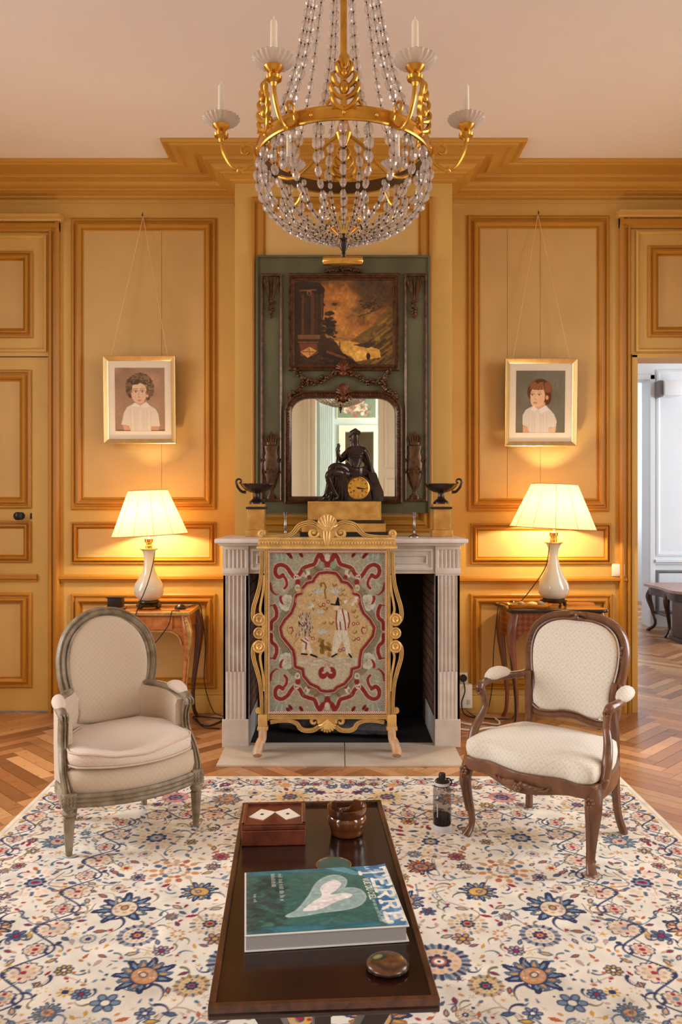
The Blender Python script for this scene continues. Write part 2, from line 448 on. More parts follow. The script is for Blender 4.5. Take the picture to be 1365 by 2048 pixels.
# shared materials
M_STILE = mat('cream_yellow_paint', (206, 165, 86), 0.5, var=0.05, scale=3)
M_FIELD = mat('pale_buff_paint', (204, 165, 100), 0.55, var=0.05, scale=4)
M_MOULD = mat('ochre_paint', (178, 122, 32), 0.45, var=0.05, scale=5, stretch=(1, 1, .6))
M_CORN = mat('cornice_ochre_paint', (190, 138, 54), 0.5, var=0.10, scale=5, stretch=(.15, 1, 3))
M_CEIL = mat('ceiling_plaster', (232, 220, 210), 0.9, var=0.02, scale=2)
M_GOLD = mat('gilt_bronze', (206, 156, 66), 0.30, 1.0, var=0.25, scale=14)
M_GILT = mat('worn_gilt_wood', (214, 172, 102), 0.42, 0.35, var=0.18, scale=18, bump=.15)
M_GILTPALE = mat('rubbed_gilt_wood', (190, 168, 146), 0.5, 0.1, var=0.25, scale=30, col2=(196, 140, 84))
M_BRASS = mat('polished_brass', (226, 186, 104), 0.22, 1.0, var=0.1, scale=20)
M_BRONZE = mat('dark_bronze', (56, 43, 38), 0.22, 0.5, var=0.3, scale=20)
M_BLACK = mat('black_lacquer', (22, 20, 20), 0.3, var=0.2)
M_CABLE = mat('black_cable', (24, 20, 18), 0.5, var=0.1)
M_WCABLE = mat('white_cable', (222, 214, 200), 0.5, var=0.05)
M_MARBLE = mat('grey_white_marble', (222, 214, 206), 0.4, var=0.08, scale=9, col2=(202, 190, 178), bump=.05)
M_SIENA = mat('siena_marble', (206, 158, 78), 0.3, scale=16, col2=(170, 112, 44), coat=.2)
M_CRYSTAL = clear_glass('cut_crystal', (255, 252, 250), 0.02, 1.5, body=0.16, body_col=(255, 250, 246), trans=0.5)
M_WAX = mat('white_wax', (238, 226, 204), 0.6, var=0.03, spec=.3)
M_SILVER = mat('tarnished_silver', (150, 140, 136), 0.25, 1.0, var=0.3, scale=30)
M_WHITEPL = mat('white_plastic', (232, 226, 214), 0.4, var=0.02)
M_WHITEP = mat('white_wall_paint', (228, 230, 232), 0.6, var=0.02)
M_CARVE = mat('dark_carved_gilt', (108, 72, 40), 0.36, 0.3, scale=40, col2=(50, 33, 20))
M_GREEN = mat('grey_green_paint', (96, 96, 66), 0.55, scale=5, col2=(74, 70, 46), stretch=(1, 1, .4))
# ================================================================ the room
YW = 5.10; YB = 4.84; CE = 3.39; W = 3.25; YN = -2.4
BX0, BX1 = -0.632, 0.690
fX = lambda px: wx(px, YW)
fZ = lambda py: wz(py, YW)
# floor: herringbone oak, one board per quad
def herringbone(x0, x1, y0, y1, wdt=0.072, n=6):
    v = []; f = []; cols = []
    c, s_ = math.cos(PI / 4), math.sin(PI / 4)
    R = int(max(x1 - x0, y1 - y0) / wdt) + 8
    cx, cy = (x0 + x1) / 2, (y0 + y1) / 2
    pal = [(184, 128, 80), (166, 110, 66), (194, 142, 94), (152, 98, 58), (176, 120, 74), (204, 154, 106)]
    for i in range(-R, R):
        for j in range(-R // n - 2, R // n + 3):
            ox, oy = i + j * n, i - j * n
            for rect in ((0, 0, n, 1), (0, 1, 1, 1 + n)):
                mx_ = (rect[0] + rect[2]) / 2 + ox; my_ = (rect[1] + rect[3]) / 2 + oy
                wx_ = cx + (mx_ * c - my_ * s_) * wdt; wy_ = cy + (mx_ * s_ + my_ * c) * wdt
                if not (x0 <= wx_ <= x1 and y0 <= wy_ <= y1): continue
                b = len(v); g = 0.012
                for qx, qy in ((rect[0] + g, rect[1] + g), (rect[2] - g, rect[1] + g), (rect[2] - g, rect[3] - g), (rect[0] + g, rect[3] - g)):
                    qx += ox; qy += oy
                    v.append((cx + (qx * c - qy * s_) * wdt, cy + (qx * s_ + qy * c) * wdt, 0.0))
                f.append((b, b + 1, b + 2, b + 3))
                p = pal[rng.integers(len(pal))]; k = rng.uniform(.88, 1.08)
                cols += [tuple(q * k for q in p)] * 4
    b = len(v)
    v += [(x0, y0, -.003), (x1, y0, -.003), (x1, y1, -.003), (x0, y1, -.003)]; f.append((b, b + 1, b + 2, b + 3)); cols += [(52, 28, 14)] * 4
    v += [(x0, y0, -.05), (x1, y0, -.05), (x1, y1, -.05), (x0, y1, -.05)]; f.append((b + 7, b + 6, b + 5, b + 4)); cols += [(52, 28, 14)] * 4
    return v, f, cols
def floor_mat():
    m = paint_mat('oak_parquet', 0.3, 0.5, 0.0); nt = m.node_tree; N, L = nt.nodes, nt.links; b = N['Principled BSDF']
    at = [n for n in N if n.type == 'ATTRIBUTE'][0]
    tc = N.new('ShaderNodeTexCoord'); nz = N.new('ShaderNodeTexNoise'); nz.inputs['Scale'].default_value = 26; nz.inputs['Detail'].default_value = 6
    L.new(tc.outputs['Object'], nz.inputs['Vector'])
    mr = N.new('ShaderNodeMapRange'); mr.inputs['To Min'].default_value = .78; mr.inputs['To Max'].default_value = 1.2; L.new(nz.outputs['Fac'], mr.inputs['Value'])
    mx = N.new('ShaderNodeVectorMath'); mx.operation = 'SCALE'; L.new(at.outputs['Color'], mx.inputs[0]); L.new(mr.outputs['Result'], mx.inputs['Scale'])
    L.new(mx.outputs['Vector'], b.inputs['Base Color'])
    r2 = N.new('ShaderNodeMapRange'); r2.inputs['To Min'].default_value = .2; r2.inputs['To Max'].default_value = .42; L.new(nz.outputs['Fac'], r2.inputs['Value'])
    L.new(r2.outputs['Result'], b.inputs['Roughness']); return m
M_FLOOR = floor_mat()
def make_floor(name, x0, x1, y0, y1):
    v, f, cols = herringbone(x0, x1, y0, y1)
    me = bpy.data.meshes.new(name); me.from_pydata(v, [], f); me.update()
    a = me.attributes.new('Col', 'FLOAT_COLOR', 'POINT')
    a.data.foreach_set('color', np.array([lin4(c) for c in cols], np.float32).ravel())
    me.materials.append(M_FLOOR); o = bpy.data.objects.new(name, me); COL.objects.link(o); return struct(o)
make_floor('floor', -3.3, 5.4, -5.6, 11.2)
struct(MB().box(-3.45, 5.5, -5.8, 11.3, CE, CE + .15).build('ceiling', M_CEIL, ang=0))

# ---- far wall (boiserie)
DL0, DL1, DLT = -2.75, fX(96), fZ(712)
DR0, DR1, DRT = fX(1275), 2.95, fZ(716)
wf = MB()
wf.box(-W, DL0, YW, YW + .2, 0, CE); wf.box(DL0, DL1, YW, YW + .2, DLT, CE)
wf.box(DL1, -.62, YW, YW + .2, 0, CE); wf.box(-.62, .68, YW, YW + .2, .96, CE); wf.box(.68, DR0, YW, YW + .2, 0, CE)
wf.box(DR0, DR1, YW, YW + .2, DRT, CE); wf.box(DR1, W, YW, YW + .2, 0, CE)
WALL = struct(wf.build('wall_far', M_STILE, ang=0))
br = MB()
br.box(BX0, -.497, YB, YW, 0, CE); br.box(.532, BX1, YB, YW, 0, CE); br.box(-.497, .532, YB, YW, .945, CE)
BREAST = struct(br.build('wall_chimney', M_STILE, ang=0))
def mould_prof(w, k=1.0):
    return [(0, 0), (0, .010 * k), (.10 * w, .016 * k), (.22 * w, .016 * k), (.30 * w, .006 * k), (.42 * w, .008 * k), (.50 * w, .024 * k), (.62 * w, .026 * k), (.78 * w, .016 * k), (.84 * w, .005 * k), (.92 * w, .008 * k), (w, .004)]
def panel(par, x0, x1, z0, z1, w, Y, k=1.0, cracks=()):
    MB().frame(x0, x1, z0, z1, mould_prof(w, k), Y).build('panel_moulding', M_MOULD, par, ang=20)
    g = MB(); xs = sorted([x0 + w] + list(cracks) + [x1 - w])
    for a, b in zip(xs[:-1], xs[1:]):
        g.box(a + (.0012 if a != xs[0] else 0), b - (.0012 if b != xs[-1] else 0), Y - .004, Y, z0 + w, z1 - w)
    g.build('panel_field', M_FIELD, par, ang=0)
def ppanel(par, a, b, c, d, w, Y=YW, k=1.0, cracks=()):
    panel(par, wx(a, Y), wx(b, Y), wz(d, Y), wz(c, Y), w, Y, k, [wx(q, Y) for q in cracks])
ppanel(WALL, 143, 433, 437, 1020, .082, cracks=(324,))
ppanel(WALL, 143, 433, 1044, 1128, .045)
ppanel(WALL, 143, 433, 1187, 1377, .075)
ppanel(WALL, 935, 1219, 432, 1023, .085, cracks=(1015, 1081))
ppanel(WALL, 942, 1222, 1047, 1128, .048)
ppanel(WALL, 940, 1225, 1187, 1378, .075)
panel(WALL, -2.653, fX(66), fZ(676), fZ(503), .062, YW)
panel(WALL, fX(1296), 2.57, fZ(675), fZ(492), .068, YW)
MB().frame(DL0 + .0, fX(94), fZ(704), fZ(470), [(0, 0), (0, .012), (.012, .016), (.02, .008), (.026, 0)], YW).build('panel_moulding', M_STILE, WALL, ang=20)
MB().frame(fX(1272), DR1, fZ(704), fZ(462), [(0, 0), (0, .012), (.012, .016), (.02, .008), (.026, 0)], YW).build('panel_moulding', M_STILE, WALL, ang=20)
ppanel(BREAST, 503, 866, 395, 1064, .092, YB, 1.0)
# chair rail, frieze bead, baseboards
def hstrip(mb, x0, x1, z0, z1, Y, d):
    h = z1 - z0
    return mb.sweep([(x0, Y, z0), (x1, Y, z0)], [(0, 0), (0, d * .5), (h * -.25, d * .55), (h * -.4, d), (h * -.75, d), (h * -.85, d * .6), (-h, d * .5), (-h, 0)], nrm=(0, -1, 0))
for a, b, c, d in ((119, 468, 1149, 1163), (913, 1252, 1153, 1166)):
    hstrip(MB(), fX(a), fX(b), fZ(d), fZ(c), YW, .03).build('chair_rail', M_MOULD, WALL, ang=20)
for a, b in ((0, 468), (905, 1365)):
    hstrip(MB(), fX(a) - (.9 if a == 0 else 0), fX(b) + (.9 if b == 1365 else 0), fZ(411), fZ(407), YW, .006).build('frieze_bead', M_STILE, WALL, ang=20)
for a, b in ((121, 447), (918, 1262)):
    m = MB(); x0, x1 = fX(a), fX(b)
    if a == 121: x1 = BX0
    else: x0 = BX1
    m.box(x0, x1, YW - .018, YW, 0, .115, .004); m.box(x0, x1, YW - .012, YW, .115, .135, .004)
    struct(m.build('baseboard_far' if a == 121 else 'baseboard_far_door', M_STILE))
# casings of the two doors with their projecting caps
def vprof(w, d): return [(0, 0), (0, d * .7), (w * .15, d), (w * .3, d), (w * .38, d * .55), (w * .62, d * .4), (w * .7, d * .75), (w * .85, d * .75), (w, d * .3), (w, 0)]
def casing(mb, x0, x1, z0, z1, Y, d):
    pr = vprof(abs(x1 - x0), d); sg = 1 if x1 > x0 else -1
    lo = [(x0 + sg * a, Y - b, z0) for a, b in pr]; hi = [(x0 + sg * a, Y - b, z1) for a, b in pr]
    n = len(pr); mb.add(lo + hi, [(i, (i + 1) % n, n + (i + 1) % n, n + i) for i in range(n)] + [tuple(range(n)), tuple(range(2 * n - 1, n - 1, -1))])
t1 = MB(); casing(t1, fX(121), fX(98), 0, fZ(447), YW, .035)
casing(t1, DL0 - .08, DL0 - .01, 0, fZ(447), YW, .035)
hstrip(t1, DL0 - .08, fX(121), fZ(465), fZ(446), YW, .04)
struct(t1.build('trim_1', M_MOULD, ang=20))
t2 = MB(); casing(t2, fX(1238), fX(1262), 0, fZ(438), YW, .035); casing(t2, DR1 + .08, DR1, 0, fZ(438), YW, .035)
hstrip(t2, fX(1238), DR1 + .08, fZ(458), fZ(437), YW, .04)
struct(t2.build('trim_2', M_MOULD, ang=20))
t3 = MB(); hstrip(t3, DL0 - .12, fX(127), fZ(446), fZ(432), YW, .075); hstrip(t3, fX(1233), DR1 + .12, fZ(438), fZ(424), YW, .075)
t3.box(fX(1263), DR0, YW - .014, YW, 0, DRT + .02, .003); t3.box(fX(1263), DR1, YW - .014, YW, DRT, DRT + .025, .003)
struct(t3.build('trim_3', M_STILE, ang=20))
# ---- cornice round the whole room, breaking forward over the chimney breast
CP = [(.372, 3.3895), (.372, 3.376), (.362, 3.372), (.356, 3.378), (.335, 3.3785), (.325, 3.371), (.30, 3.370), (.29, 3.378), (.262, 3.376), (.235, 3.368), (.215, 3.366), (.206, 3.376), (.172, 3.377), (.164, 3.362), (.150, 3.362), (.150, 3.350), (.128, 3.349), (.118, 3.338), (.098, 3.326), (.082, 3.322), (.074, 3.316), (.060, 3.314), (.060, 3.304), (.046, 3.300), (.030, 3.298), (.026, 3.290), (.012, 3.286), (0, 3.284)]
cv = []; cf = []
for p, z in CP:
    cv += [(-W + p, YN + p, z), (-W + p, YW - p, z), (BX0 - p, YW - p, z), (BX0 - p, YB - p, z), (BX1 + p, YB - p, z), (BX1 + p, YW - p, z), (W - p, YW - p, z), (W - p, YN + p, z)]
for i in range(len(CP) - 1):
    for k in range(8): cf.append((i * 8 + k, i * 8 + (k + 1) % 8, (i + 1) * 8 + (k + 1) % 8, (i + 1) * 8 + k))
struct(MB().add(cv, cf).build('trim_4', M_CORN, ang=20))

# ---- door on the left (closed)
YD = YW + .016
D1 = bpy.data.objects.new('door_1', None); COL.objects.link(D1); struct(D1); ROOT['door_1'] = (0, 0, 0)
MB().box(DL0 + .004, DL1 - .006, YD, YD + .04, .008, DLT - .006, .002).build('door_leaf', M_STILE, D1, ang=0)
dx = lambda px: wx(px, YD); dz = lambda py: wz(py, YD)
for r_, c, d, w in ((63, 740, 1017, .075), (63, 1042, 1125, .05), (64, 1185, 1375, .075)):
    panel(D1, DL0 + .11, dx(r_), dz(d), dz(c), w, YD)
hstrip(MB(), DL0 + .08, dx(75), dz(1163), dz(1148), YD, .022).build('rail_moulding', M_MOULD, D1, ang=20)
kx, kz = dx(42), dz(1032)
Rk = Matrix.Rotation(PI / 2, 4, 'X')
kb = MB().lathe([(.026, 0), (.026, .004), (.010, .008), (.009, .03), (.02, .036), (.027, .048), (.026, .058), (.016, .066), (.0, .068)], n=20).xform(Matrix.Translation((kx, YD, kz)) @ Rk).build('knob', M_BLACK, D1)
MB().box(dx(60.5), dx(64), YD - .004, YD, dz(1038), dz(1026), .001).build('keyhole_plate', M_BLACK, D1)

# ---- side walls with tall windows (daylight)
WIN = [(2.35, 3.75), (-1.0, .4)]; WZ0, WZ1 = .18, 2.95
M_OAK = mat('white_window_paint', (236, 228, 210), .5, var=.03)
M_PANE = pane_glass('window_pane')
wn = 0
for sx, nm in ((-1, 'left'), (1, 'right')):
    m = MB(); xs = (sx * W, sx * (W + .3)); ys = [YN] + [q for w_ in sorted(WIN) for q in w_] + [YW + .2]
    for i in range(0, len(ys), 2): m.box(xs[0], xs[1], ys[i], ys[i + 1], 0, CE)
    for a, b in WIN: m.box(xs[0], xs[1], a, b, 0, WZ0); m.box(xs[0], xs[1], a, b, WZ1, CE)
    struct(m.build('wall_' + nm, M_STILE, ang=0))
    for a, b in WIN:
        wn += 1; w_ = bpy.data.objects.new('window_%d' % wn, None); COL.objects.link(w_); struct(w_); ROOT[w_.name] = (0, 0, 0)
        X0 = sx * (W + .20); f_ = MB()
        for q in (a, (a + b) / 2 - .03, b - .06): f_.box(X0 - .025, X0 + .025, q, q + .06, WZ0, WZ1)
        for q in (WZ0, .85, 1.5, 2.15, WZ1 - .06): f_.box(X0 - .022, X0 + .022, a, b, q, q + (.06 if q in (WZ0, WZ1 - .06) else .03))
        f_.build('window_frame', M_OAK, w_, ang=0)
        MB().box(X0 - .003, X0 + .003, a + .03, b - .03, WZ0 + .03, WZ1 - .03).build('pane', M_PANE, w_, ang=0)

# ---- near wall behind the camera, with its opening to a pale blue room (seen in the mirror)
M_BLUE = mat('pale_blue_paint', (186, 204, 204), .6, var=.03, scale=3)
M_CREAMW = mat('ivory_paint', (232, 222, 198), .5, var=.03, scale=3)
nw = MB(); OX0, OX1, OZ = -.36, .60, 3.1
nw.box(-W, OX0, YN - .2, YN, 0, CE); nw.box(OX1, W, YN - .2, YN, 0, CE); nw.box(OX0, OX1, YN - .2, YN, OZ, CE)
struct(nw.build('wall_near', M_CREAMW, ang=0))
t5 = MB(); casing5 = [(OX0 - .17, OX0 - .09), (OX0 - .09, OX0)]
t5.box(OX0 - .07, OX0 + .015, YN - .2, YN + .05, 0, OZ, .006); t5.box(OX0 - .16, OX0 - .10, YN, YN + .03, 0, OZ, .006); t5.box(OX0 - .10, OX0 - .07, YN, YN + .075, 0, OZ, .004)
struct(t5.build('trim_5', M_CREAMW, ang=0))
d3 = bpy.data.objects.new('door_2', None); COL.objects.link(d3); struct(d3); ROOT['door_2'] = (0, 0, 0)
yl = YN + .06
MB().box(OX1 + .01, OX1 + .52, YN + .005, yl, .01, OZ - .02, .003).build('door_leaf', M_CREAMW, d3, ang=0)
def back_panel(par, x0, x1, z0, z1, Y, mt, w=.04):
    f_ = MB(); pr = [(0, 0), (0, .012), (w * .3, .02), (w * .6, .012), (w, 0)]; vs = []
    for d, h in pr: vs += [(x0 + d, Y + h, z0 + d), (x1 - d, Y + h, z0 + d), (x1 - d, Y + h, z1 - d), (x0 + d, Y + h, z1 - d)]
    f_.add(vs, [(i * 4 + k, i * 4 + (k + 1) % 4, (i + 1) * 4 + (k + 1) % 4, (i + 1) * 4 + k) for i in range(4) for k in range(4)])
    return f_.build('panel_moulding', mt, par, ang=20)
for z0, z1 in ((.2, .95), (1.05, 1.75), (1.88, 2.95)): back_panel(d3, OX1 + .09, OX1 + .45, z0, z1, yl, M_CREAMW)
# blue room
YBL = -5.5
bw = MB(); bw.box(-2.2, .12, YBL - .1, YBL, 0, CE); bw.box(.66, 2.4, YBL - .1, YBL, 0, CE); bw.box(.12, .66, YBL - .1, YBL, 2.72, CE)
BW = struct(bw.build('wall_blue_room', M_BLUE, ang=0))
struct(MB().box(2.4, 2.5, YBL, YN - .2, 0, CE).build('wall_blue_room_right', M_BLUE, ang=0))
struct(MB().box(-2.3, -2.2, YBL, YN - .2, 0, CE).build('wall_blue_room_left', M_BLUE, ang=0))
pl = MB(); pl.box(-.37, -.08, YBL, YBL + .05, 0, CE)
for k in range(7): pl.box(-.35 + k * .037, -.328 + k * .037, YBL + .05, YBL + .062, .2, 3.2, .004)
pl.build('pilaster', M_BLUE, BW, ang=0)
t6 = MB(); t6.box(.0, .12, YBL, YBL + .05, 0, 2.84, .006); t6.box(.66, .78, YBL, YBL + .05, 0, 2.84, .006); t6.box(.12, .66, YBL, YBL + .05, 2.72, 2.84, .006)
struct(t6.build('trim_6', M_CREAMW, ang=0))
op = Pad(-.02, .70, 2.98, 3.36, 90, 48, (112, 132, 112)); r_ = np.random.default_rng(3)
for k in range(70):
    c = [(206, 170, 150), (150, 96, 86), (222, 200, 180), (96, 112, 84), (176, 128, 112)][k % 5]
    op.ell(.36 + r_.normal(0, .14), 3.14 + r_.normal(0, .07), r_.uniform(.015, .05), r_.uniform(.012, .04), c, r_.uniform(0, 3))
opo = thing('overdoor_painting', 'flower-basket overdoor painting in the blue room, seen in the mirror', 'painting', (.34, YBL + .02, 2.98))
op.build('canvas', paint_mat('overdoor_paint'), lambda x, y: (x, np.full_like(x, YBL + .03), y), opo, True)
MB().box(-.04, .72, YBL + .001, YBL + .028, 2.96, 3.38, .004).build('backing_frame', M_CREAMW, opo, ang=0, world=True)
struct(MB().box(-1.5, 2.2, YBL - 1.6, YBL - 1.5, 0, CE).build('wall_beyond', mat('tan_wall', (190, 160, 116), .7, scale=2, col2=(150, 120, 84)), ang=0))
# ================================================================ the white room beyond the right doorway
YR = 8.7
M_WR = mat('cool_white_paint', (226, 230, 234), .6, var=.02, scale=2)
rw = MB(); rx0, rx1, rzt = 2.60, 3.392, 2.695
rw.box(1.45, rx0, YR, YR + .21, 0, CE); rw.box(rx1, 5.3, YR, YR + .21, 0, CE); rw.box(rx0, rx1, YR, YR + .21, rzt, CE)
RW = struct(rw.build('wall_white_room', M_WR, ang=0))
struct(MB().box(1.35, 1.45, YW + .2, YR + .21, 0, CE).build('wall_white_room_left', M_WR, ang=0))
rr = MB(); wy0, wy1 = 6.4, 7.9
rr.box(5.3, 5.4, YW + .2, wy0, 0, CE); rr.box(5.3, 5.4, wy1, YR + .21, 0, CE); rr.box(5.3, 5.4, wy0, wy1, 0, .3); rr.box(5.3, 5.4, wy0, wy1, 2.9, CE)
struct(rr.build('wall_white_room_right', M_WR, ang=0))
struct(MB().box(3.25, 5.4, YW + .1, YW + .2, 0, CE).build('wall_white_room_near', M_WR, ang=0))
struct(MB().box(1.3, 5.4, 11.0, 11.1, 0, CE).build('wall_last_room', M_WR, ang=0))
struct(MB().box(1.3, 1.4, YR + .21, 11.0, 0, CE).build('wall_last_room_left', M_WR, ang=0))
struct(MB().box(5.3, 5.4, YR + .21, 11.0, 0, CE).build('wall_last_room_right', M_WR, ang=0))
t7 = MB(); cw = .055
t7.box(rx1, rx1 + cw, YR - .03, YR, 0, rzt + cw, .006); t7.box(rx0 - cw, rx0, YR - .03, YR, 0, rzt + cw, .006); t7.box(rx0 - cw, rx1 + cw, YR - .03, YR, rzt, rzt + cw, .006)
struct(t7.build('trim_7', M_WR, ang=0))
X = lambda px: wx(px, YR); Z = lambda py: wz(py, YR)
wp = MB(); wp.frame(X(1313), 5.1, Z(1112), Z(740), [(0, 0), (0, .012), (.02, .018), (.035, .006), (.05, 0)], YR); wp.build('panel_moulding', M_WR, RW, ang=20)
hstrip(MB(), rx1 + cw, 5.3, Z(1128), Z(1117), YR, .05).build('dado_rail', M_WR, RW, ang=20)
wp = MB(); wp.frame(X(1313), 5.1, .14, Z(1140), [(0, 0), (0, .012), (.015, .018), (.03, .004), (.035, 0)], YR); wp.build('panel_moulding', mat('grey_panel_line', (120, 124, 126), .6), RW, ang=20)
# sconce
sl = thing('wall_sconce', 'white box-shaded wall lamp high beside the doorway of the white room', 'wall lamp', (X(1325), YR, Z(782)))
MB().box(X(1308), X(1316), YR - .16, YR, Z(797), Z(765), .004).build('bracket', mat('grey_metal', (120, 112, 108), .5), sl, world=True)
MB().box(X(1316), X(1352), YR - .20, YR - .03, Z(795), Z(767), .006).build('lamp_shade', M_WHITEP, sl, world=True)
# low dark table with pinkish top
M_DKW = wood('dark_mahogany', (44, 24, 18), (74, 40, 28), .3)
lt = thing('low_table', 'dark low table with curved legs, drawers and a pinkish top beyond the right doorway', 'table', (3.45, 8.1, 0))
zt = .50
out = spline([(3.27, 8.5), (3.25, 8.1), (3.27, 7.62), (3.8, 7.55), (4.4, 7.6), (4.42, 8.1), (4.4, 8.5), (3.8, 8.52)], 5, True)
MB().slab(out, zt - .025, zt).build('tabletop', mat('pink_marble', (196, 164, 156), .35, scale=10, col2=(170, 132, 124)), lt, world=True)
MB().slab([(3.83 + (p[0] - 3.83) * .93, 8.05 + (p[1] - 8.05) * .93) for p in out], zt - .11, zt - .025).build('apron', M_DKW, lt, world=True)
for lx, ly, sx, sy in ((3.32, 8.42, -1, 1), (3.32, 8.02, -1, -1), (4.32, 8.42, 1, 1), (4.32, 7.68, 1, -1)):
    MB().tube(spline([(lx, ly, zt - .05), (lx + sx * .03, ly + sy * .03, zt - .14), (lx, ly, .22), (lx - sx * .02, ly - sy * .02, .08), (lx + sx * .04, ly + sy * .04, 0.0)], 5), [.032, .034, .022, .016, .02], 8).build('leg', M_DKW, lt, world=True)
MB().tube([(3.34, 8.4, .2), (3.34, 8.05, .2)], .012, 6).build('stretcher', M_DKW, lt, world=True)
pd = MB().box(3.29, 3.9, 7.60, 7.86, .04, zt - .112, .004); pd.box(3.27, 3.92, 7.58, 7.88, 0, .04, .004)
pdo = pd.build('pedestal', M_DKW, lt, ang=0, world=True)
f_ = MB()
for z0 in (.06, .225): f_.frame(3.32, 3.87, z0, z0 + .145, [(0, 0), (0, .012), (.02, .012), (.028, .004), (.028, 0)], 7.60)
f_.build('drawer_front', M_DKW, pdo, ang=20, world=True)
# ================================================================ fireplace
FJ = 4.37; SH = 1.147
J = [(-.634, -.497), (.532, .664)]
fp = thing('fireplace_mantel', 'grey white fluted marble fireplace mantel against the chimney breast', 'fireplace', (.015, 4.6, 0))
zz = lambda py: wz(py, FJ)
for a, b in J:
    m = MB(); w_ = b - a; zb, zt = .155, .943
    m.box(a, b, FJ + .012, YB, 0, 1.11, 0)
    # fluted pilaster face: flutes cut as a grooved profile; reeds fill the lowest fifth
    n = 5; ed = .012; fw = (w_ - 2 * ed) / n; pts = [(a, 0)]
    def prof(depth):
        q = [(a, 0.0)]
        for i in range(n):
            x0 = a + ed + i * fw
            for t in np.linspace(0, 1, 7):
                q.append((x0 + fw * (.08 + .84 * t), depth * math.sin(PI * t)))
        q.append((b, 0.0)); return q
    for z0, z1, dep in ((zb, .415, -.002), (.415, zt, .010)):
        q = prof(dep); k = len(q)
        vs = [(x, FJ + d, z0) for x, d in q] + [(x, FJ + d, z1) for x, d in q] + [(x, FJ + .02, z1) for x, d in q] + [(x, FJ + .02, z0) for x, d in q]
        m.add(vs, [(i, i + 1, k + i + 1, k + i) for i in range(k - 1)] + [(k + i, k + i + 1, 2 * k + i + 1, 2 * k + i) for i in range(k - 1)] + [(3 * k + i, 3 * k + i + 1, i + 1, i) for i in range(k - 1)])
    m.box(a, b, FJ, FJ + .02, zt, .952); m.box(a, a + ed, FJ, FJ + .02, zb, zt); m.box(b - ed, b, FJ, FJ + .02, zb, zt)
    pil = m.build('pilaster', M_MARBLE, fp, ang=30, world=True)
    MB().box(a - .006, b + .004, FJ - .008, YB, 0, zb, .004).build('plinth', M_MARBLE, pil, ang=0, world=True)
    c = MB(); q = prof(.008); k = len(q); z0, z1 = .985, 1.085
    vs = [(x, FJ - .006 + d, z0) for x, d in q] + [(x, FJ - .006 + d, z1) for x, d in q]
    c.add(vs, [(i, i + 1, k + i + 1, k + i) for i in range(k - 1)])
    c.box(a - .004, b + .004, FJ - .006, FJ + .02, .952, z0, .003); c.box(a - .004, b + .004, FJ - .006, FJ + .02, z1, 1.108, .003); c.box(a - .004, b + .004, FJ + .003, YB, .952, 1.108)
    c.build('fluted_block', M_MARBLE, pil, ang=30, world=True)
m = MB(); m.box(-.497, .532, FJ + .012, YB, .952, 1.108, .003)
m.frame(-.485, .52, .972, 1.09, [(0, 0), (0, .010), (.012, .012), (.02, .002), (.03, .002), (.036, .008), (.04, .008)], FJ + .012)
m.build('frieze', M_MARBLE, fp, ang=0, world=True)
m = MB(); m.box(-.675, .703, 4.31, YB, SH - .026, SH, .008); m.box(-.655, .685, 4.335, YB, 1.108, SH - .026, .006)
m.build('shelf', M_MARBLE, fp, world=True)
# soot-black firebox lining: brick cheeks, back and vault
def brick_mat():
    m, nt, b = nodes_of('sooty_brick'); N, L = nt.nodes, nt.links
    tc = N.new('ShaderNodeTexCoord'); mp = N.new('ShaderNodeMapping'); mp.inputs['Rotation'].default_value = (PI / 2, 0, PI / 2); mp.inputs['Scale'].default_value = (1, 1, 1)
    sp = N.new('ShaderNodeSeparateXYZ'); cb = N.new('ShaderNodeCombineXYZ'); ad = N.new('ShaderNodeMath'); L.new(tc.outputs['Object'], sp.inputs[0])
    L.new(sp.outputs['X'], ad.inputs[0]); L.new(sp.outputs['Y'], ad.inputs[1]); L.new(ad.outputs[0], cb.inputs['X']); L.new(sp.outputs['Z'], cb.inputs['Y'])
    br_ = N.new('ShaderNodeTexBrick'); br_.inputs['Scale'].default_value = 4.5; br_.inputs['Color1'].default_value = lin4((142, 96, 72)); br_.inputs['Color2'].default_value = lin4((96, 66, 52)); br_.inputs['Mortar'].default_value = lin4((20, 17, 16))
    L.new(cb.outputs[0], br_.inputs['Vector'])
    nz = N.new('ShaderNodeTexNoise'); nz.inputs['Scale'].default_value = 3; L.new(tc.outputs['Object'], nz.inputs['Vector'])
    mx = N.new('ShaderNodeMix'); mx.data_type = 'RGBA'; sm_ = N.new('ShaderNodeMapRange'); sm_.inputs['From Min'].default_value = .45; sm_.inputs['From Max'].default_value = .8; sm_.inputs['To Max'].default_value = .8; L.new(nz.outputs['Fac'], sm_.inputs['Value']); L.new(sm_.outputs['Result'], mx.inputs['Factor']); L.new(br_.outputs['Color'], mx.inputs['A']); mx.inputs['B'].default_value = lin4((12, 11, 12))
    L.new(mx.outputs['Result'], b.inputs['Base Color']); b.inputs['Roughness'].default_value = .9; return m
M_SOOT = mat('soot', (15, 14, 15), .85, var=.4, scale=5)
M_BRICK = brick_mat()
for a, b in ((.529, .60), (-.57, -.494)): MB().box(a, b, 4.44, 5.02, .006, .95).build('brick_cheek', M_BRICK, fp, ang=0, world=True)
m = MB(); m.box(-.57, .60, 5.02, 5.08, 0, .95); m.box(-.57, .60, 4.75, 5.08, .95, .96); m.box(-.497, .532, 4.40, 5.02, -.004, .006)
m.build('fireback', M_SOOT, fp, ang=0, world=True)
hs = MB(); zl = .012
for a, b in ((-.622, .03), (.034, .636)): hs.box(a, b, 4.04, 4.42, 0, zl, .002)
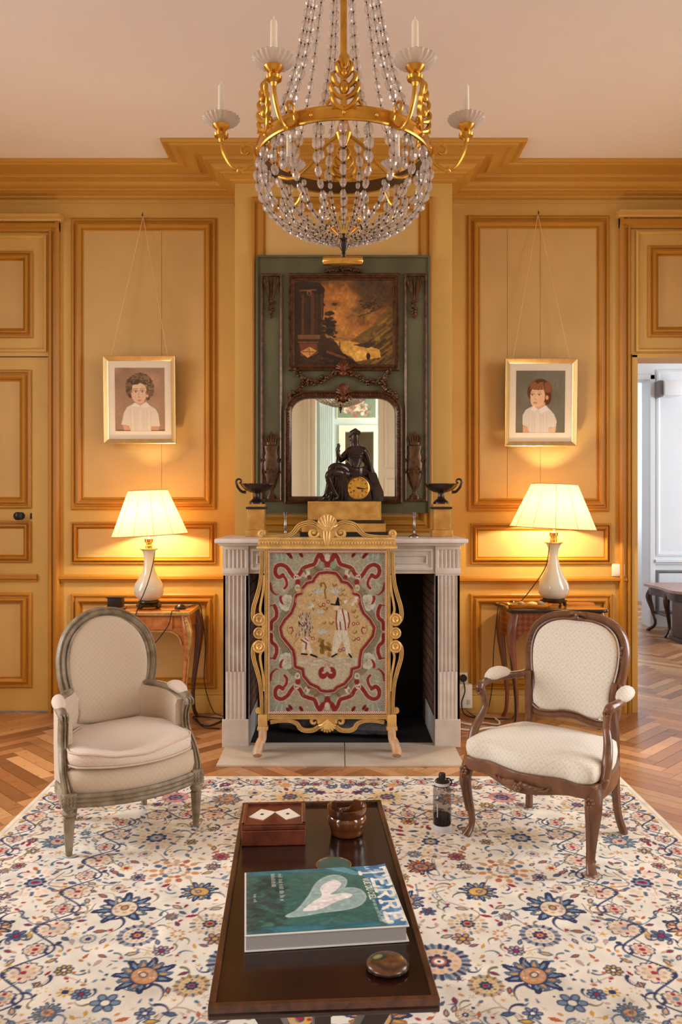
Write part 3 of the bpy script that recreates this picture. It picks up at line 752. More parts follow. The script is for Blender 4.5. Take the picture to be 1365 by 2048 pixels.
tag(hs.build('hearth_slab', mat('pale_hearth_stone', (204, 190, 172), .5, scale=5, col2=(186, 168, 148), bump=.05), ang=0), 'pale stone hearth slab on the floor in front of the fireplace', 'hearth')
# charred logs lying behind the screen
M_CHAR = mat('charred_wood', (92, 88, 94), .8, scale=16, col2=(28, 26, 30), bump=.5)
for i, (p0, p1, lab) in enumerate((((-.34, 4.66, .058), (.30, 4.50, .060), 'charred log slanting forward to the right in the firebox'), ((.30, 4.70, .060), (-.02, 4.60, .148), 'short charred log resting across the other in the firebox'))):
    pp = [tuple(p0[k] + (p1[k] - p0[k]) * t for k in range(3)) for t in np.linspace(0, 1, 8)]
    o = MB().tube(pp, [.034, .042, .04, .044, .039, .043, .038, .032], 9).build('charred_log', M_CHAR)
    tag(o, lab, 'log', 'logs in the firebox')

# ================================================================ trumeau mirror over the mantel
YT = 4.795
tx = lambda px: wx(px, YT); tz = lambda py: wz(py, YT)
tr = thing('trumeau_mirror', 'tall grey-green trumeau mirror with painting and dark carved gilding over the mantel', 'mirror', (.02, YT, SH))
m = MB()
gx0, gx1, gz0, gz1 = tx(582), tx(792), tz(994), tz(795)
bx0, bx1, bz0, bz1 = tx(513), tx(860), tz(1026), tz(512)
m.box(bx0, gx0, YT, YT + .035, bz0, bz1); m.box(gx1, bx1, YT, YT + .035, bz0, bz1); m.box(gx0, gx1, YT, YT + .035, bz0, gz0); m.box(gx0, gx1, YT, YT + .035, gz1, bz1)
m.build('panel_board', M_GREEN, tr, ang=0, world=True)
m = MB(); m.box(bx0 - .003, bx0 + .012, YT - .01, YT + .03, bz0, bz1, .003); m.box(bx1 - .012, bx1 + .003, YT - .01, YT + .03, bz0, bz1, .003); m.box(bx0, bx1, YT - .012, YT + .03, bz1 - .012, bz1 + .003, .003)
m.build('edge_moulding', M_GREEN, tr, ang=0, world=True)
# mirror glass
M_MIRROR, nt_, b_ = nodes_of('old_mirror'); b_.inputs['Metallic'].default_value = 1; b_.inputs['Roughness'].default_value = .015
nzm = nt_.nodes.new('ShaderNodeTexNoise'); nzm.inputs['Scale'].default_value = 3; rpm = nt_.nodes.new('ShaderNodeValToRGB')
rpm.color_ramp.elements[0].color = lin4((228, 226, 216)); rpm.color_ramp.elements[1].color = lin4((236, 234, 226)); nt_.links.new(nzm.outputs['Fac'], rpm.inputs['Fac']); nt_.links.new(rpm.outputs['Color'], b_.inputs['Base Color'])
MB().box(gx0 - .01, gx1 + .01, YT + .012, YT + .02, gz0 - .01, gz1 + .01).build('mirror_glass', M_MIRROR, tr, ang=0, world=True)
def arch(d=0.0, n=6):
    # opening outline, grown by d: flat head with rounded shoulders
    r = .115 + d; x0, x1, z0, z1 = gx0 - d, gx1 + d, gz0 - d, gz1 + d
    pts = [(x0, z0)]
    for i in range(n + 1):
        a = PI - PI / 2 * i / n; pts.append((x0 + r + r * math.cos(a), z1 - r * .8 + r * .8 * math.sin(a)))
    for i in range(n + 1):
        a = PI / 2 - PI / 2 * i / n; pts.append((x1 - r + r * math.cos(a), z1 - r * .8 + r * .8 * math.sin(a)))
    pts.append((x1, z0)); return pts
# spandrels that fill the corners over the glass
m = MB()
A = arch(0.0); L_ = [p for p in A if p[0] < 0.02][1:]; R_ = [p for p in A if p[0] >= 0.02][:-1]
m.prism([(gx0 - .01, gz1 + .01)] + [(gx0 - .01, L_[0][1])] + L_ + [(L_[-1][0], gz1 + .01)], YT - .002, YT + .011)
m.prism([(gx1 + .01, gz1 + .01), (R_[0][0], gz1 + .01)] + R_ + [(gx1 + .01, R_[-1][1])], YT - .002, YT + .011)
m.build('spandrel', M_GREEN, tr, ang=0, world=True)
path = [(p[0], YT, p[1]) for p in arch(.016)]
fr_ = MB().sweep(path, [(-.020, .012), (-.020, -.012), (-.010, -.026), (.004, -.020), (.012, -.030), (.022, -.022), (.024, .012)], closed=True)
mf = fr_.build('mirror_frame', M_CARVE, tr, ang=40, world=True)
m = MB()
M_RED = mat('red_gilt_bead', (124, 66, 36), .35, .4, scale=50, col2=(70, 36, 22))
for q0, q1 in zip(path[:-1], path[1:]):
    d = math.dist(q0, q1); k = max(1, int(d / .016))
    for i in range(k):
        t = (i + .5) / k; m.ell((q0[0] + (q1[0] - q0[0]) * t, YT - .026, q0[2] + (q1[2] - q0[2]) * t), (.006, .006, .006), 6, 4)
m.build('bead_row', M_RED, mf, world=True)
# painting and its beaded frame
px0, px1, pz0, pz1 = tx(577), tx(799), tz(742), tz(548)
pf = MB().frame(px0, px1, pz0, pz1, [(0, 0), (0, .018), (.006, .024), (.014, .020), (.020, .028), (.028, .028), (.032, .014), (.038, .012), (.040, .004)], YT).build('painting_frame', M_CARVE, tr, ang=25, world=True)
m = MB(); e = .024
for (ax_, az_, bx_, bz_) in ((px0 + e, pz0 + e, px1 - e, pz0 + e), (px0 + e, pz1 - e, px1 - e, pz1 - e), (px0 + e, pz0 + e, px0 + e, pz1 - e), (px1 - e, pz0 + e, px1 - e, pz1 - e)):
    k = int(math.hypot(bx_ - ax_, bz_ - az_) / .0125)
    for i in range(k + 1): m.ell((ax_ + (bx_ - ax_) * i / k, YT - .029, az_ + (bz_ - az_) * i / k), (.0052, .005, .0052), 6, 4)
m.build('bead_row', M_RED, pf, world=True)
# the landscape itself, in photograph-pixel coordinates of the canvas
pt = Pad(588, 788, 558, 733, 190, 166, (150, 92, 40))
X_, Y_ = np.meshgrid(pt.xs, pt.ys)
def glow(cx, cy, sx, sy, col, k):
    w = np.exp(-(((X_ - cx) / sx) ** 2 + ((Y_ - cy) / sy) ** 2)) * k
    pt.img[:] = pt.img * (1 - w[..., None]) + np.array(col, float) * w[..., None]
glow(700, 590, 30, 46, (204, 132, 54), .9); glow(670, 640, 40, 40, (196, 128, 58), .8); glow(760, 585, 45, 34, (74, 48, 26), .95); glow(735, 565, 40, 14, (60, 42, 26), .9)
glow(720, 628, 36, 14, (128, 92, 48), .8); glow(690, 672, 50, 18, (176, 122, 58), .7)
glow(620, 562, 50, 9, (66, 44, 26), .8)
pt.mottle(.10, 12, 4)
for cx, cy, r in ((722, 575, 20), (740, 590, 22), (728, 607, 15), (755, 606, 20), (770, 588, 24), (716, 620, 9)): pt.ell(cx, cy, r, r * .7, (76, 54, 32), 0, .6, 8)
# distant shore, gorge and lit rocks on the right
pt.poly([(690, 690), (720, 668), (742, 655), (760, 632), (788, 610), (788, 733), (700, 733)], (112, 82, 34))
for k in range(60):
    x = rng.uniform(722, 788); y = rng.uniform(630, 730); c = [(150, 110, 40), (70, 52, 24), (60, 40, 22), (128, 100, 44), (104, 62, 28)][k % 5]
    if y > 690 - (x - 722) * 1.1: pt.line([(x - 9, y + 7), (x, y + rng.uniform(-2, 2)), (x + 9, y - 7)], rng.uniform(3, 7), c, al=.8)
pt.poly([(640, 684), (700, 682), (730, 690), (760, 700), (762, 715), (720, 722), (690, 708), (650, 700)], (206, 152, 66)); pt.poly([(700, 708), (726, 698), (740, 716), (712, 724)], (224, 170, 80))
pt.poly([(706, 690), (740, 684), (752, 690), (736, 697)], (60, 46, 30))
for k in range(16): pt.line([(640 + k * 6, 676 + (k % 3) * 2), (652 + k * 6, 677)], 1.6, (130, 94, 44), al=.6)
pt.line([(752, 600), (742, 612), (728, 618)], 2, (40, 26, 16)); pt.line([(765, 612), (750, 622), (716, 634)], 1.5, (50, 34, 18))
for k in range(22): pt.ell(738 + rng.normal(0, 9), 612 + rng.normal(0, 6), 3, 2, (56, 38, 20), al=.8)
# ruined temple, tree and foreground on the left
pt.poly([(588, 566), (604, 562), (640, 566), (650, 578), (648, 600), (646, 690), (588, 690)], (50, 32, 20))
pt.poly([(600, 574), (632, 571), (650, 580), (640, 590), (604, 588)], (36, 26, 18))
for x, w_, c in ((606, 5, (96, 58, 30)), (612, 3, (60, 36, 22)), (626, 7, (90, 54, 28)), (634, 4, (66, 40, 22)), (644, 3, (98, 58, 30))): pt.line([(x, 590), (x, 668)], w_, c, al=.8)
pt.line([(600, 582), (632, 580)], 3, (110, 70, 36)); pt.ell(619, 586, 5, 6, (128, 78, 38)); pt.ell(619, 587, 2.5, 3.5, (60, 36, 20))
for k in range(60): pt.ell(658 + rng.normal(0, 8), 655 + rng.normal(0, 18), rng.uniform(3, 7), rng.uniform(2, 4), (40, 30, 18) if k % 3 else (60, 44, 22), al=.9)
pt.poly([(588, 672), (640, 670), (672, 684), (690, 712), (720, 733), (588, 733)], (58, 36, 20))
pt.poly([(596, 670), (640, 670), (640, 678), (596, 678)], (120, 78, 40)); pt.line([(598, 685), (636, 685)], 3, (110, 72, 38))
pt.poly([(600, 688), (634, 688), (638, 712), (602, 712)], (112, 62, 30)); pt.poly([(601, 704), (620, 694), (634, 702), (616, 716)], (196, 140, 72)); pt.line([(606, 704), (628, 704)], 1.5, (120, 60, 30)); pt.line([(619, 697), (620, 711)], 1.5, (110, 60, 30))
pt.poly([(650, 700), (690, 708), (724, 733), (640, 733)], (36, 24, 16)); pt.line([(655, 704), (690, 716)], 5, (104, 62, 32)); pt.line([(622, 716), (648, 704)], 4, (44, 28, 18))
pt.ell(737, 713, 4, 7, (44, 30, 18)); pt.line([(680, 684), (680, 700)], 2, (40, 26, 16))
for k in range(40): pt.ell(rng.uniform(590, 700), rng.uniform(716, 732), rng.uniform(2, 6), 1.6, [(80, 52, 28), (40, 26, 16), (60, 40, 20)][k % 3], al=.8)
pt.mottle(.08, 4, 9)
pt.build('painting', paint_mat('varnished_oil_paint', .4, .4, .05, coat=.15), lambda x, y: (tx(x), np.full_like(x, YT - .005), tz(y)), tr, True)
# slender gilt panels, trophies, urns
def strip_panel(a, b, c, d):
    m = MB().frame(tx(a), tx(b), tz(d), tz(c), [(0, 0), (0, .010), (.006, .014), (.014, .010), (.018, .002)], YT); return m.build('side_panel_moulding', M_CARVE, tr, ang=25, world=True)
strip_panel(522, 565, 548, 1003); strip_panel(809, 855, 548, 1003)
def urn(cx):
    m = MB(); c = tx(cx); sq = Matrix.Diagonal((1, .45, 1, 1))
    pr = [(.020, 1000), (.030, 998), (.028, 992), (.012, 986), (.012, 980), (.030, 968), (.048, 945), (.053, 928), (.046, 918), (.048, 914), (.038, 906), (.046, 898), (.048, 892), (.030, 890), (.036, 880), (.020, 872)]
    m.lathe([(r, tz(y)) for r, y in pr], n=16); m.xform(Matrix.Translation((c, YT, 0)) @ sq)
    for k in range(5): m.tube([(c + (k - 2) * .012, YT - .012, tz(884)), (c + (k - 2) * .016, YT - .018, tz(876)), (c + (k - 2) * .006, YT - .014, tz(868 - (2 - abs(k - 2)) * 3))], [.007, .006, .002], 6)
    for s in (-1, 1): m.tube(spiral((c + s * .052, YT - .014, tz(922)), .014, .005, 0, 4.5, 10), .005, 6)
    for k in range(7): m.ell((c + (k - 3) * .013, YT - .02, tz(944 - (k % 2) * 6)), (.007, .008, .009), 7, 5)
    m.build('carved_urn', M_CARVE, tr, world=True)
urn(543); urn(830)
def trophy(cx):
    m = MB(); c = tx(cx)
    for s in (-1, 1):
        for k, (a, b) in enumerate((((.040, 556), (.012, 598)), ((.028, 554), (.008, 600)), ((.044, 562), (.024, 580)))):
            m.tube([(c + s * a[0], YT - .008, tz(a[1])), (c + s * (a[0] + b[0]) / 2, YT - .016, tz((a[1] + b[1]) / 2)), (c + s * b[0], YT - .01, tz(b[1]))], [.006, .008, .004], 6)
    m.tube([(c, YT - .01, tz(556)), (c, YT - .014, tz(605))], .006, 6)
    for k in range(26):
        y = 598 + k * 1.5; sp = .028 * (1 - abs(k - 9) / 19)
        m.ell((c + random.uniform(-sp, sp), YT - random.uniform(.006, .016), tz(y)), (random.uniform(.006, .010), .008, random.uniform(.006, .010)), 7, 5)
    m.build('carved_trophy', M_CARVE, tr, world=True)
trophy(543); trophy(829)
def shell(cx, cy, w, h, name='carved_shell'):
    m = MB(); c = (tx(cx), tz(cy))
    for k in range(9):
        a = PI / 2 + (k - 4) * .34; l = h * (1 - .06 * abs(k - 4))
        e_ = (c[0] + w * math.cos(a), c[1] + l * math.sin(a))
        m.tube([(c[0], YT - .02, c[1] - h * .3), ((c[0] + e_[0]) / 2, YT - .036, (c[1] + e_[1]) / 2), (e_[0], YT - .026, e_[1])], [.006, .010, .007], 7)
    for s in (-1, 1): m.tube(spiral((c[0] + s * w * .7, YT - .026, c[1] - h * .45), .018, .005, 0 if s > 0 else PI, 5 if s > 0 else PI - 5, 12), .007, 6)
    m.ell((c[0], YT - .026, c[1] - h * .45), (.022, .014, .02), 10, 6)
    return m.build(name, M_RED, tr, world=True)
shell(687, 740, .042, .055); shell(687, 788, .042, .062)
m = MB()
for s in (-1, 1):
    gp = spline([(687 + s * 12, 746), (687 + s * 40, 757), (687 + s * 62, 766), (687 + s * 84, 760), (687 + s * 96, 744)], 8)  if False else None
def garland(s):
    m = MB(); ks = [(14, 747), (34, 756), (52, 765), (70, 764), (84, 754), (95, 742)]
    ks2 = [(84, 756), (80, 768), (88, 780), (100, 786), (108, 796)]
    for kk, n_ in ((ks, 46), (ks2, 26)):
        xs_ = interp([q[0] for q in kk], n_); ys_ = interp([q[1] for q in kk], n_)
        m.tube([(tx(687 + s * x), YT - .006, tz(y)) for x, y in zip(xs_, ys_)], .010, 6)
        for x, y in zip(xs_, ys_):
            th = 1 + .9 * math.sin(PI * min(1, max(0, (x - 14) / 80)))
            for q in range(2): m.ell((tx(687 + s * x) + random.uniform(-.010, .010) * th, YT - random.uniform(.010, .026), tz(y) + random.uniform(-.010, .010) * th), (random.uniform(.006, .011),) * 3, 7, 5)
    m.build('carved_garland', M_CARVE, tr, world=True)
garland(-1); garland(1)
m = MB()
for k in range(34):
    x = -36 + k * 72 / 33; h_ = 8 * (1 - (x / 38) ** 2) + 1
    m.ell((tx(687 + x), YT - .016, tz(545 - h_ * random.uniform(.2, 1))), (.008, .012, .010), 7, 5)
m.box(tx(650), tx(724), YT - .01, YT, tz(549), tz(544)); m.build('carved_cresting', M_CARVE, tr, world=True)
# brass picture light
pl_ = thing('picture_light', 'brass tube picture light on top of the green trumeau', 'picture light', (tx(686), YT - .1, tz(522)))
yl_ = YT - .10; cz_ = wz(522, yl_)
MB().tube([(wx(646, yl_), yl_, cz_), (wx(648, yl_), yl_, cz_), (wx(724, yl_), yl_, cz_), (wx(726, yl_), yl_, cz_)], [.023, .027, .027, .023], 20).build('lamp_tube', M_BRASS, pl_, world=True)
MB().tube([(.02, yl_, cz_ + .01), (.02, yl_ + .05, cz_ + .05), (.02, YT - .009, cz_ + .02)], .006, 8).build('bracket_arm', M_BRASS, pl_, world=True)

# ================================================================ on the mantel shelf
YK = 4.58
kx_ = lambda px: wx(px, YK); kz_ = lambda py: wz(py, YK)
ck = thing('mantel_clock', 'dark bronze seated-figure clock on a stepped yellow marble base at the middle of the mantel', 'clock', (kx_(688), YK + .08, SH))
MB().box(kx_(600), kx_(776), YK - .012, YK + .17, SH, kz_(1064), .003).build('foot', M_BLACK, ck, ang=0, world=True)
MB().box(kx_(604), kx_(772), YK - .008, YK + .165, kz_(1064), kz_(1047), .002).build('lower_step', M_SIENA, ck, ang=0, world=True)
MB().box(kx_(607), kx_(769), YK - .002, YK + .16, kz_(1047), kz_(1040), .003).build('dark_moulding', M_BRONZE, ck, ang=0, world=True)
pb = MB().box(kx_(616), kx_(763), YK, YK + .155, kz_(1040), kz_(1003), .002).build('plinth', M_SIENA, ck, ang=0, world=True)
m = MB(); m.frame(kx_(616), kx_(763), kz_(1040), kz_(1003), [(0, 0), (0, .002), (.004, .002), (.004, 0)], YK); m.build('brass_edge', M_BRASS, pb, ang=0, world=True)
# rock / drum and drapery
zb = kz_(1003)
dm = MB(); dcx, dcz, dr = kx_(717), kz_(976), .073
out_ = [(dcx + .078 * math.cos(a), dcz + .078 * math.sin(a)) for a in np.linspace(-.35, PI + .35, 22)] + [(dcx - .082, zb), (dcx + .082, zb)]
dm.prism(out_, YK + .012, YK + .12)
drum = dm.build('clock_drum', M_BRONZE, ck, world=True)
Rx = Matrix.Translation((dcx, YK + .012, dcz)) @ Matrix.Rotation(PI / 2, 4, 'X')
dial = MB().lathe([(.066, -.002), (.066, .006), (.060, .010), (.057, .006), (.0, .0065)], n=40).xform(Rx).build('dial', mat('gilt_dial', (214, 160, 70), .32, .7, var=.15, scale=60), drum, world=True)
m = MB()
for k in range(12):
    a = k * PI / 6; c_, s_ = math.cos(a), math.sin(a); yk = YK + .004
    m.tube([(dcx + .044 * c_, yk, dcz + .044 * s_), (dcx + .054 * c_, yk, dcz + .054 * s_)], .0022, 5)
m.build('hour_mark', M_BLACK, drum, world=True)
m = MB(); yk = YK + .003
m.tube([(dcx - .004, yk, dcz - .002), (dcx + .026, yk, dcz - .004), (dcx + .034, yk, dcz - .006)], [.0025, .004, .001], 5); m.tube([(dcx - .010, yk, dcz + .004), (dcx + .044, yk, dcz - .006)], [.003, .0015], 5); m.ell((dcx, yk, dcz), (.006, .003, .006), 8, 5)
m.ell((dcx - .024, yk, dcz - .016), (.005, .003, .005), 8, 5); m.ell((dcx + .024, yk, dcz - .016), (.005, .003, .005), 8, 5)
m.build('clock_hand', M_BLACK, drum, world=True)
# the figure: one continuous body grown along its bones
def K(px, py, dy=0.0): return Vector((kx_(px), YK + .06 + dy, kz_(py)))
def skin_body(name, verts, edges, mat_, parent, root=0, sub=2):
    me = bpy.data.meshes.new(name); o_ = ROOT[parent.name]
    me.from_pydata([tuple(v[0] - Vector(o_)) for v in verts], edges, []); ob = bpy.data.objects.new(name, me); COL.objects.link(ob); ob.parent = parent; ROOT[ob.name] = o_
    ob.modifiers.new('Skin', 'SKIN'); sv = me.skin_vertices[0].data
    for i, v in enumerate(verts):
        sv[i].radius = v[1] if isinstance(v[1], tuple) else (v[1], v[1]); sv[i].use_root = (i == root)
    s_ = ob.modifiers.new('Sub', 'SUBSURF'); s_.levels = sub; s_.render_levels = sub
    me.materials.append(mat_)
    dg = bpy.context.evaluated_depsgraph_get(); nm = bpy.data.meshes.new_from_object(ob.evaluated_get(dg)); ob.modifiers.clear(); ob.data = nm
    nm.shade_smooth(); return ob
V = [(K(716, 944), 0.0348), (K(714, 930), 0.0348), (K(712, 915, -.008), 0.0418), (K(712, 902, -.01), 0.0441), (K(712, 890, -.012), 0.0186), (K(711, 880, -.018), 0.0255), (K(711, 868, -.02), 0.0267), (K(711, 861, -.016), 0.0162),
     # left shoulder, arm raised towards the chin
     (K(699, 899, -.006), 0.0209), (K(690, 908, -.012), 0.0174), (K(682, 915, -.02), 0.0139), (K(677, 908, -.03), 0.0110), (K(675, 900, -.034), 0.0116), (K(678, 894, -.036), 0.0104),
     # right shoulder, straight arm leaning down
     (K(728, 898), 0.0220), (K(735, 908), 0.0186), (K(739, 921), 0.0151), (K(742, 934, .01), 0.0128), (K(746, 946, .016), 0.0104), (K(750, 949, .01), 0.0093),
     # viewer-left leg: thigh out to the knee, calf down
     (K(704, 944, -.02), 0.0325), (K(688, 936, -.05), 0.0313), (K(672, 932, -.075), 0.0278), (K(662, 936, -.085), 0.0232), (K(664, 952, -.08), 0.0209), (K(658, 972, -.07), 0.0186), (K(652, 990, -.06), 0.0116), (K(646, 997, -.085), 0.0116), (K(638, 1000, -.10), 0.0081),
     # crossing leg
     (K(700, 950, -.03), 0.0313), (K(682, 946, -.07), 0.0302), (K(664, 944, -.10), 0.0255), (K(655, 950, -.105), 0.0209), (K(660, 966, -.09), 0.0197), (K(668, 982, -.07), 0.0151), (K(676, 994, -.055), 0.0116), (K(668, 999, -.075), 0.0093)]
E = [(0, 1), (1, 2), (2, 3), (3, 4), (4, 5), (5, 6), (6, 7), (3, 8), (8, 9), (9, 10), (10, 11), (11, 12), (12, 13), (3, 14), (14, 15), (15, 16), (16, 17), (17, 18), (18, 19), (0, 20), (20, 21), (21, 22), (22, 23), (23, 24), (24, 25), (25, 26), (26, 27), (27, 28), (0, 29), (29, 30), (30, 31), (31, 32), (32, 33), (33, 34), (34, 35), (35, 36)]
# fingers: short chains rooted in each palm
def fingers(root, base, dirs, r=.0026):
    for d in dirs:
        a = base + Vector(d) * .5; b = base + Vector(d)
        V.append((a, r)); V.append((b, r * .8)); E.append((root, len(V) - 2)); E.append((len(V) - 2, len(V) - 1))
fingers(13, K(678, 892, -.036), [(-.012, -.006, .010), (-.008, -.010, .016), (-.001, -.011, .018), (.006, -.010, .016), (.012, -.002, .006)])
fingers(19, K(751, 950, .008), [(.014, -.006, -.004), (.013, -.010, -.010), (.009, -.012, -.014), (.004, -.012, -.016), (-.004, -.012, -.006)])
fig = skin_body('bronze_figure', V, E, M_BRONZE, ck)
m = MB(); hc = K(711, 868, -.02)
m.ell(tuple(hc + Vector((0, .007, .008))), (.030, .030, .026), 14, 8)
for k in range(26):
    a = k / 26 * 2 * PI; m.ell(tuple(hc + Vector((.025 * math.cos(a), .006 + .026 * math.sin(a), .010 + .008 * math.sin(3 * a)))), (.008, .008, .009), 7, 5)
m.ell(tuple(hc + Vector((.002, .016, .030))), (.012, .012, .009), 10, 6)
m.build('hair', M_BRONZE, fig, world=True)
m = MB(); fc = hc + Vector((0, -.022, -.004))
m.tube([tuple(fc + Vector((0, -.001, .008))), tuple(fc + Vector((0, -.007, -.004)))], [.0028, .004], 6)
for s in (-1, 1): m.ell(tuple(fc + Vector((s * .008, .000, .005))), (.004, .003, .0025), 8, 5); m.ell(tuple(hc + Vector((s * .024, .002, -.002))), (.003, .005, .007), 8, 5)
m.ell(tuple(fc + Vector((0, -.002, -.011))), (.006, .003, .0022), 8, 5); m.build('face', M_BRONZE, fig, world=True)
m = MB()
for k in range(7):
    x = 742 + k * 2.3; m.tube([tuple(K(x - 6, 940 + k, .02)), tuple(K(x, 962 + k, .0)), tuple(K(x + 5 + k * .4, 985, -.01)), tuple(K(x + 6 + k * .6, 1002, -.015))], [.014, .017, .016, .012], 8)
for k in range(5): m.tube([tuple(K(700 + k * 7, 944, .01)), tuple(K(690 + k * 4, 962, -.005)), tuple(K(684 + k * 5, 985, .0)), tuple(K(680 + k * 6, 1002, .0))], [.018, .022, .022, .018], 8)
for k in range(4): m.tube([tuple(K(728, 900 + k * 3, .03)), tuple(K(738 + k, 925, .035)), tuple(K(744 + k * 2, 950, .03))], [.01, .014, .014], 7)
for k in range(5): m.tube(spline([tuple(K(694 - k, 926 + k * 4, -.035)), tuple(K(706, 938 + k * 3, -.058)), tuple(K(722, 938 + k * 3, -.045)), tuple(K(734, 932 + k * 4, -.01))], 4), [.008, .011, .010, .007], 7)
for k in range(3): m.tube(spline([tuple(K(696, 900 + k * 5, -.03)), tuple(K(710, 908 + k * 5, -.046)), tuple(K(728, 902 + k * 5, -.03))], 4), [.005, .008, .005], 7)
for k in range(5): m.tube(spline([tuple(K(668 + k * 5, 940, -.085)), tuple(K(672 + k * 5, 962, -.075)), tuple(K(664 + k * 7, 985, -.055)), tuple(K(660 + k * 8, 1002, -.04))], 4), [.010, .013, .014, .010], 7)
m.build('drapery', M_BRONZE, fig, world=True)
m = MB(); m.box(kx_(632), kx_(762), YK + .0, YK + .15, zb, zb + .008, .003)
m.tube([tuple(K(676, 908, -.035)), tuple(K(672, 935, -.11)), tuple(K(667, 955, -.125))], [.004, .005, .003], 6)
m.build('bronze_ground', M_BRONZE, fig, world=True)

def tazza(cx, side, lab):
    Y = 4.55; c = wx(cx, Y); z = lambda py: wz(py, Y); cy = Y + .05
    t = thing('tazza_on_pedestal', lab, 'vase', (c, cy, SH), group='bronze tazzas on the mantel')
    m = MB(); m.box(c - .060, c + .060, cy - .060, cy + .060, SH, z(1060), .003); m.box(c - .048, c + .048, cy - .048, cy + .048, z(1060), z(1018), .002); m.box(c - .050, c + .050, cy - .05, cy + .05, z(1014), z(1008), .002)
    pd = m.build('pedestal', M_SIENA, t, ang=0, world=True)
    MB().box(c - .057, c + .057, cy - .057, cy + .057, z(1018), z(1014), .002).build('black_band', M_BLACK, pd, ang=0, world=True)
    pr = [(.046, 1008), (.046, 1005), (.038, 1002), (.022, 997), (.016, 990), (.018, 986), (.042, 984), (.070, 979), (.086, 973), (.094, 969), (.092, 967), (.084, 970), (.0, 976)]
    MB().lathe([(r, z(y)) for r, y in pr], c, cy, 32).build('bowl', M_BRONZE, t, world=True)
    for s in (side,):
        hp = [(c + s * .062, cy, z(984)), (c + s * .086, cy, z(983)), (c + s * .108, cy, z(975)), (c + s * .118, cy, z(966))] + spiral((c + s * .100, cy, z(963)), .020, .006, 0 if s > 0 else PI, (4.6 * 1) if s > 0 else PI - 4.6, 14)
        MB().tube(spline(hp[:4], 4)[:-1] + hp[4:], [.009, .008, .007, .006, .005, .006], 8).build('handle', M_BRONZE, t, world=True)
tazza(512, -1, 'bronze tazza with scroll handle on a yellow marble pedestal, left end of the mantel')
tazza(885, 1, 'bronze tazza with scroll handle on a yellow marble pedestal, right end of the mantel')
def cstick(cx, lab):
    Y = 4.50; c = wx(cx, Y); z = lambda py: wz(py, Y)
    t = thing('candlestick', lab, 'candlestick', (c, Y, SH), group='silver candlesticks on the mantel')
    pr = [(.030, SH), (.030, SH + .004), (.026, SH + .010), (.012, SH + .016), (.007, SH + .024), (.006, SH + .040), (.011, SH + .052), (.013, SH + .060), (.008, SH + .068), (.007, SH + .085), (.006, SH + .108), (.009, SH + .116), (.008, SH + .122), (.012, SH + .130), (.015, SH + .142), (.012, SH + .142), (.010, SH + .13), (0, SH + .13)]
    MB().lathe([(r * 1.05, h) for r, h in pr], c, Y, 20).build('candlestick_stem', M_SILVER, t, world=True)
cstick(571, 'small empty silver candlestick on the mantel, left of the clock')
cstick(829, 'small empty silver candlestick on the mantel, right of the clock')
# ================================================================ fire screen with needlework panel
YS = 4.19
sx_ = lambda px: wx(px, YS); sz_ = lambda py: wz(py, YS)
S = lambda px, py, dy=0: (sx_(px), YS + dy, sz_(py))
fs = thing('fire_screen', 'gilt carved fire screen with red needlework panel standing on the hearth', 'fire screen', (sx_(655), YS, .012))
rp_ = reed_prof(.013, .012)
m = MB()
for a in (534, 777): m.sweep([S(a, 1440), S(a, 1098)], reed_prof(.012, .014))
m.sweep([S(524, 1433), S(787, 1433)], reed_prof(.013, .014))
m.build('frame', M_GILT, fs, world=True)
m = MB(); m.box(sx_(514), sx_(795), YS - .022, YS + .015, sz_(1098), sz_(1092), .003); m.box(sx_(517), sx_(792), YS - .016, YS + .012, sz_(1092), sz_(1076), .003); m.box(sx_(519), sx_(790), YS - .022, YS + .012, sz_(1080), sz_(1075), .003)
tr_ = m.build('top_rail', M_GILT, fs, world=True)
m = MB()
for k in range(46): m.ell(S(521 + k * 267 / 45, 1086, -.018), (.0055, .006, .0065), 7, 5)
m.build('bead_row', M_GILT, tr_, world=True)
# crest: swan-neck scrolls, end volutes and the palmette
M_G2 = M_GILT
def mir(pts): return [(2 * 655 - p[0], p[1]) for p in pts]
for s in (0, 1):
    f_ = (lambda q: q) if s == 0 else mir
    m = MB()
    nk = spline([(530, 1075, 0), (556, 1074, 0), (578, 1071, 0), (590, 1062, 0), (598, 1052, 0), (610, 1047, 0), (624, 1046, 0), (636, 1052, 0), (640, 1062, 0)], 5)
    m.sweep([S(*q[:2]) for q in f_(nk)], reed_prof(.014, .014), scale=[.75, .8, .9, 1, 1.05, 1, .9])
    vc = f_([(628, 1066)])[0]; c = S(vc[0], vc[1])
    sp_ = spiral(c, .030, .006, 0.1 if s == 0 else PI - .1, -7.2 if s == 0 else PI + 7.2, 34)
    m.tube(sp_, [.0125, .011, .008, .006], 8); m.ell(c, (.010, .014, .010), 10, 6)
    m.build('crest_scroll', M_G2, fs, world=True)
    m = MB(); vc = f_([(525, 1067)])[0]; c = S(vc[0], vc[1]); m.tube(spiral(c, .019, .005, -1.3 if s == 0 else PI + 1.3, -1.3 - 8 if s == 0 else PI + 9.3, 30), [.009, .008, .006], 8); m.ell(c, (.007, .013, .007), 8, 6)
    m.build('end_volute', M_G2, fs, world=True)
m = MB()
pal = [(636, 1062), (634, 1048), (637, 1038), (645, 1031), (655, 1027.5), (665, 1031), (673, 1038), (676, 1048), (674, 1062), (668, 1075), (662, 1092), (655, 1097), (648, 1092), (642, 1075)]
m.prism([(sx_(a), sz_(b)) for a, b in pal], YS - .012, YS + .012)
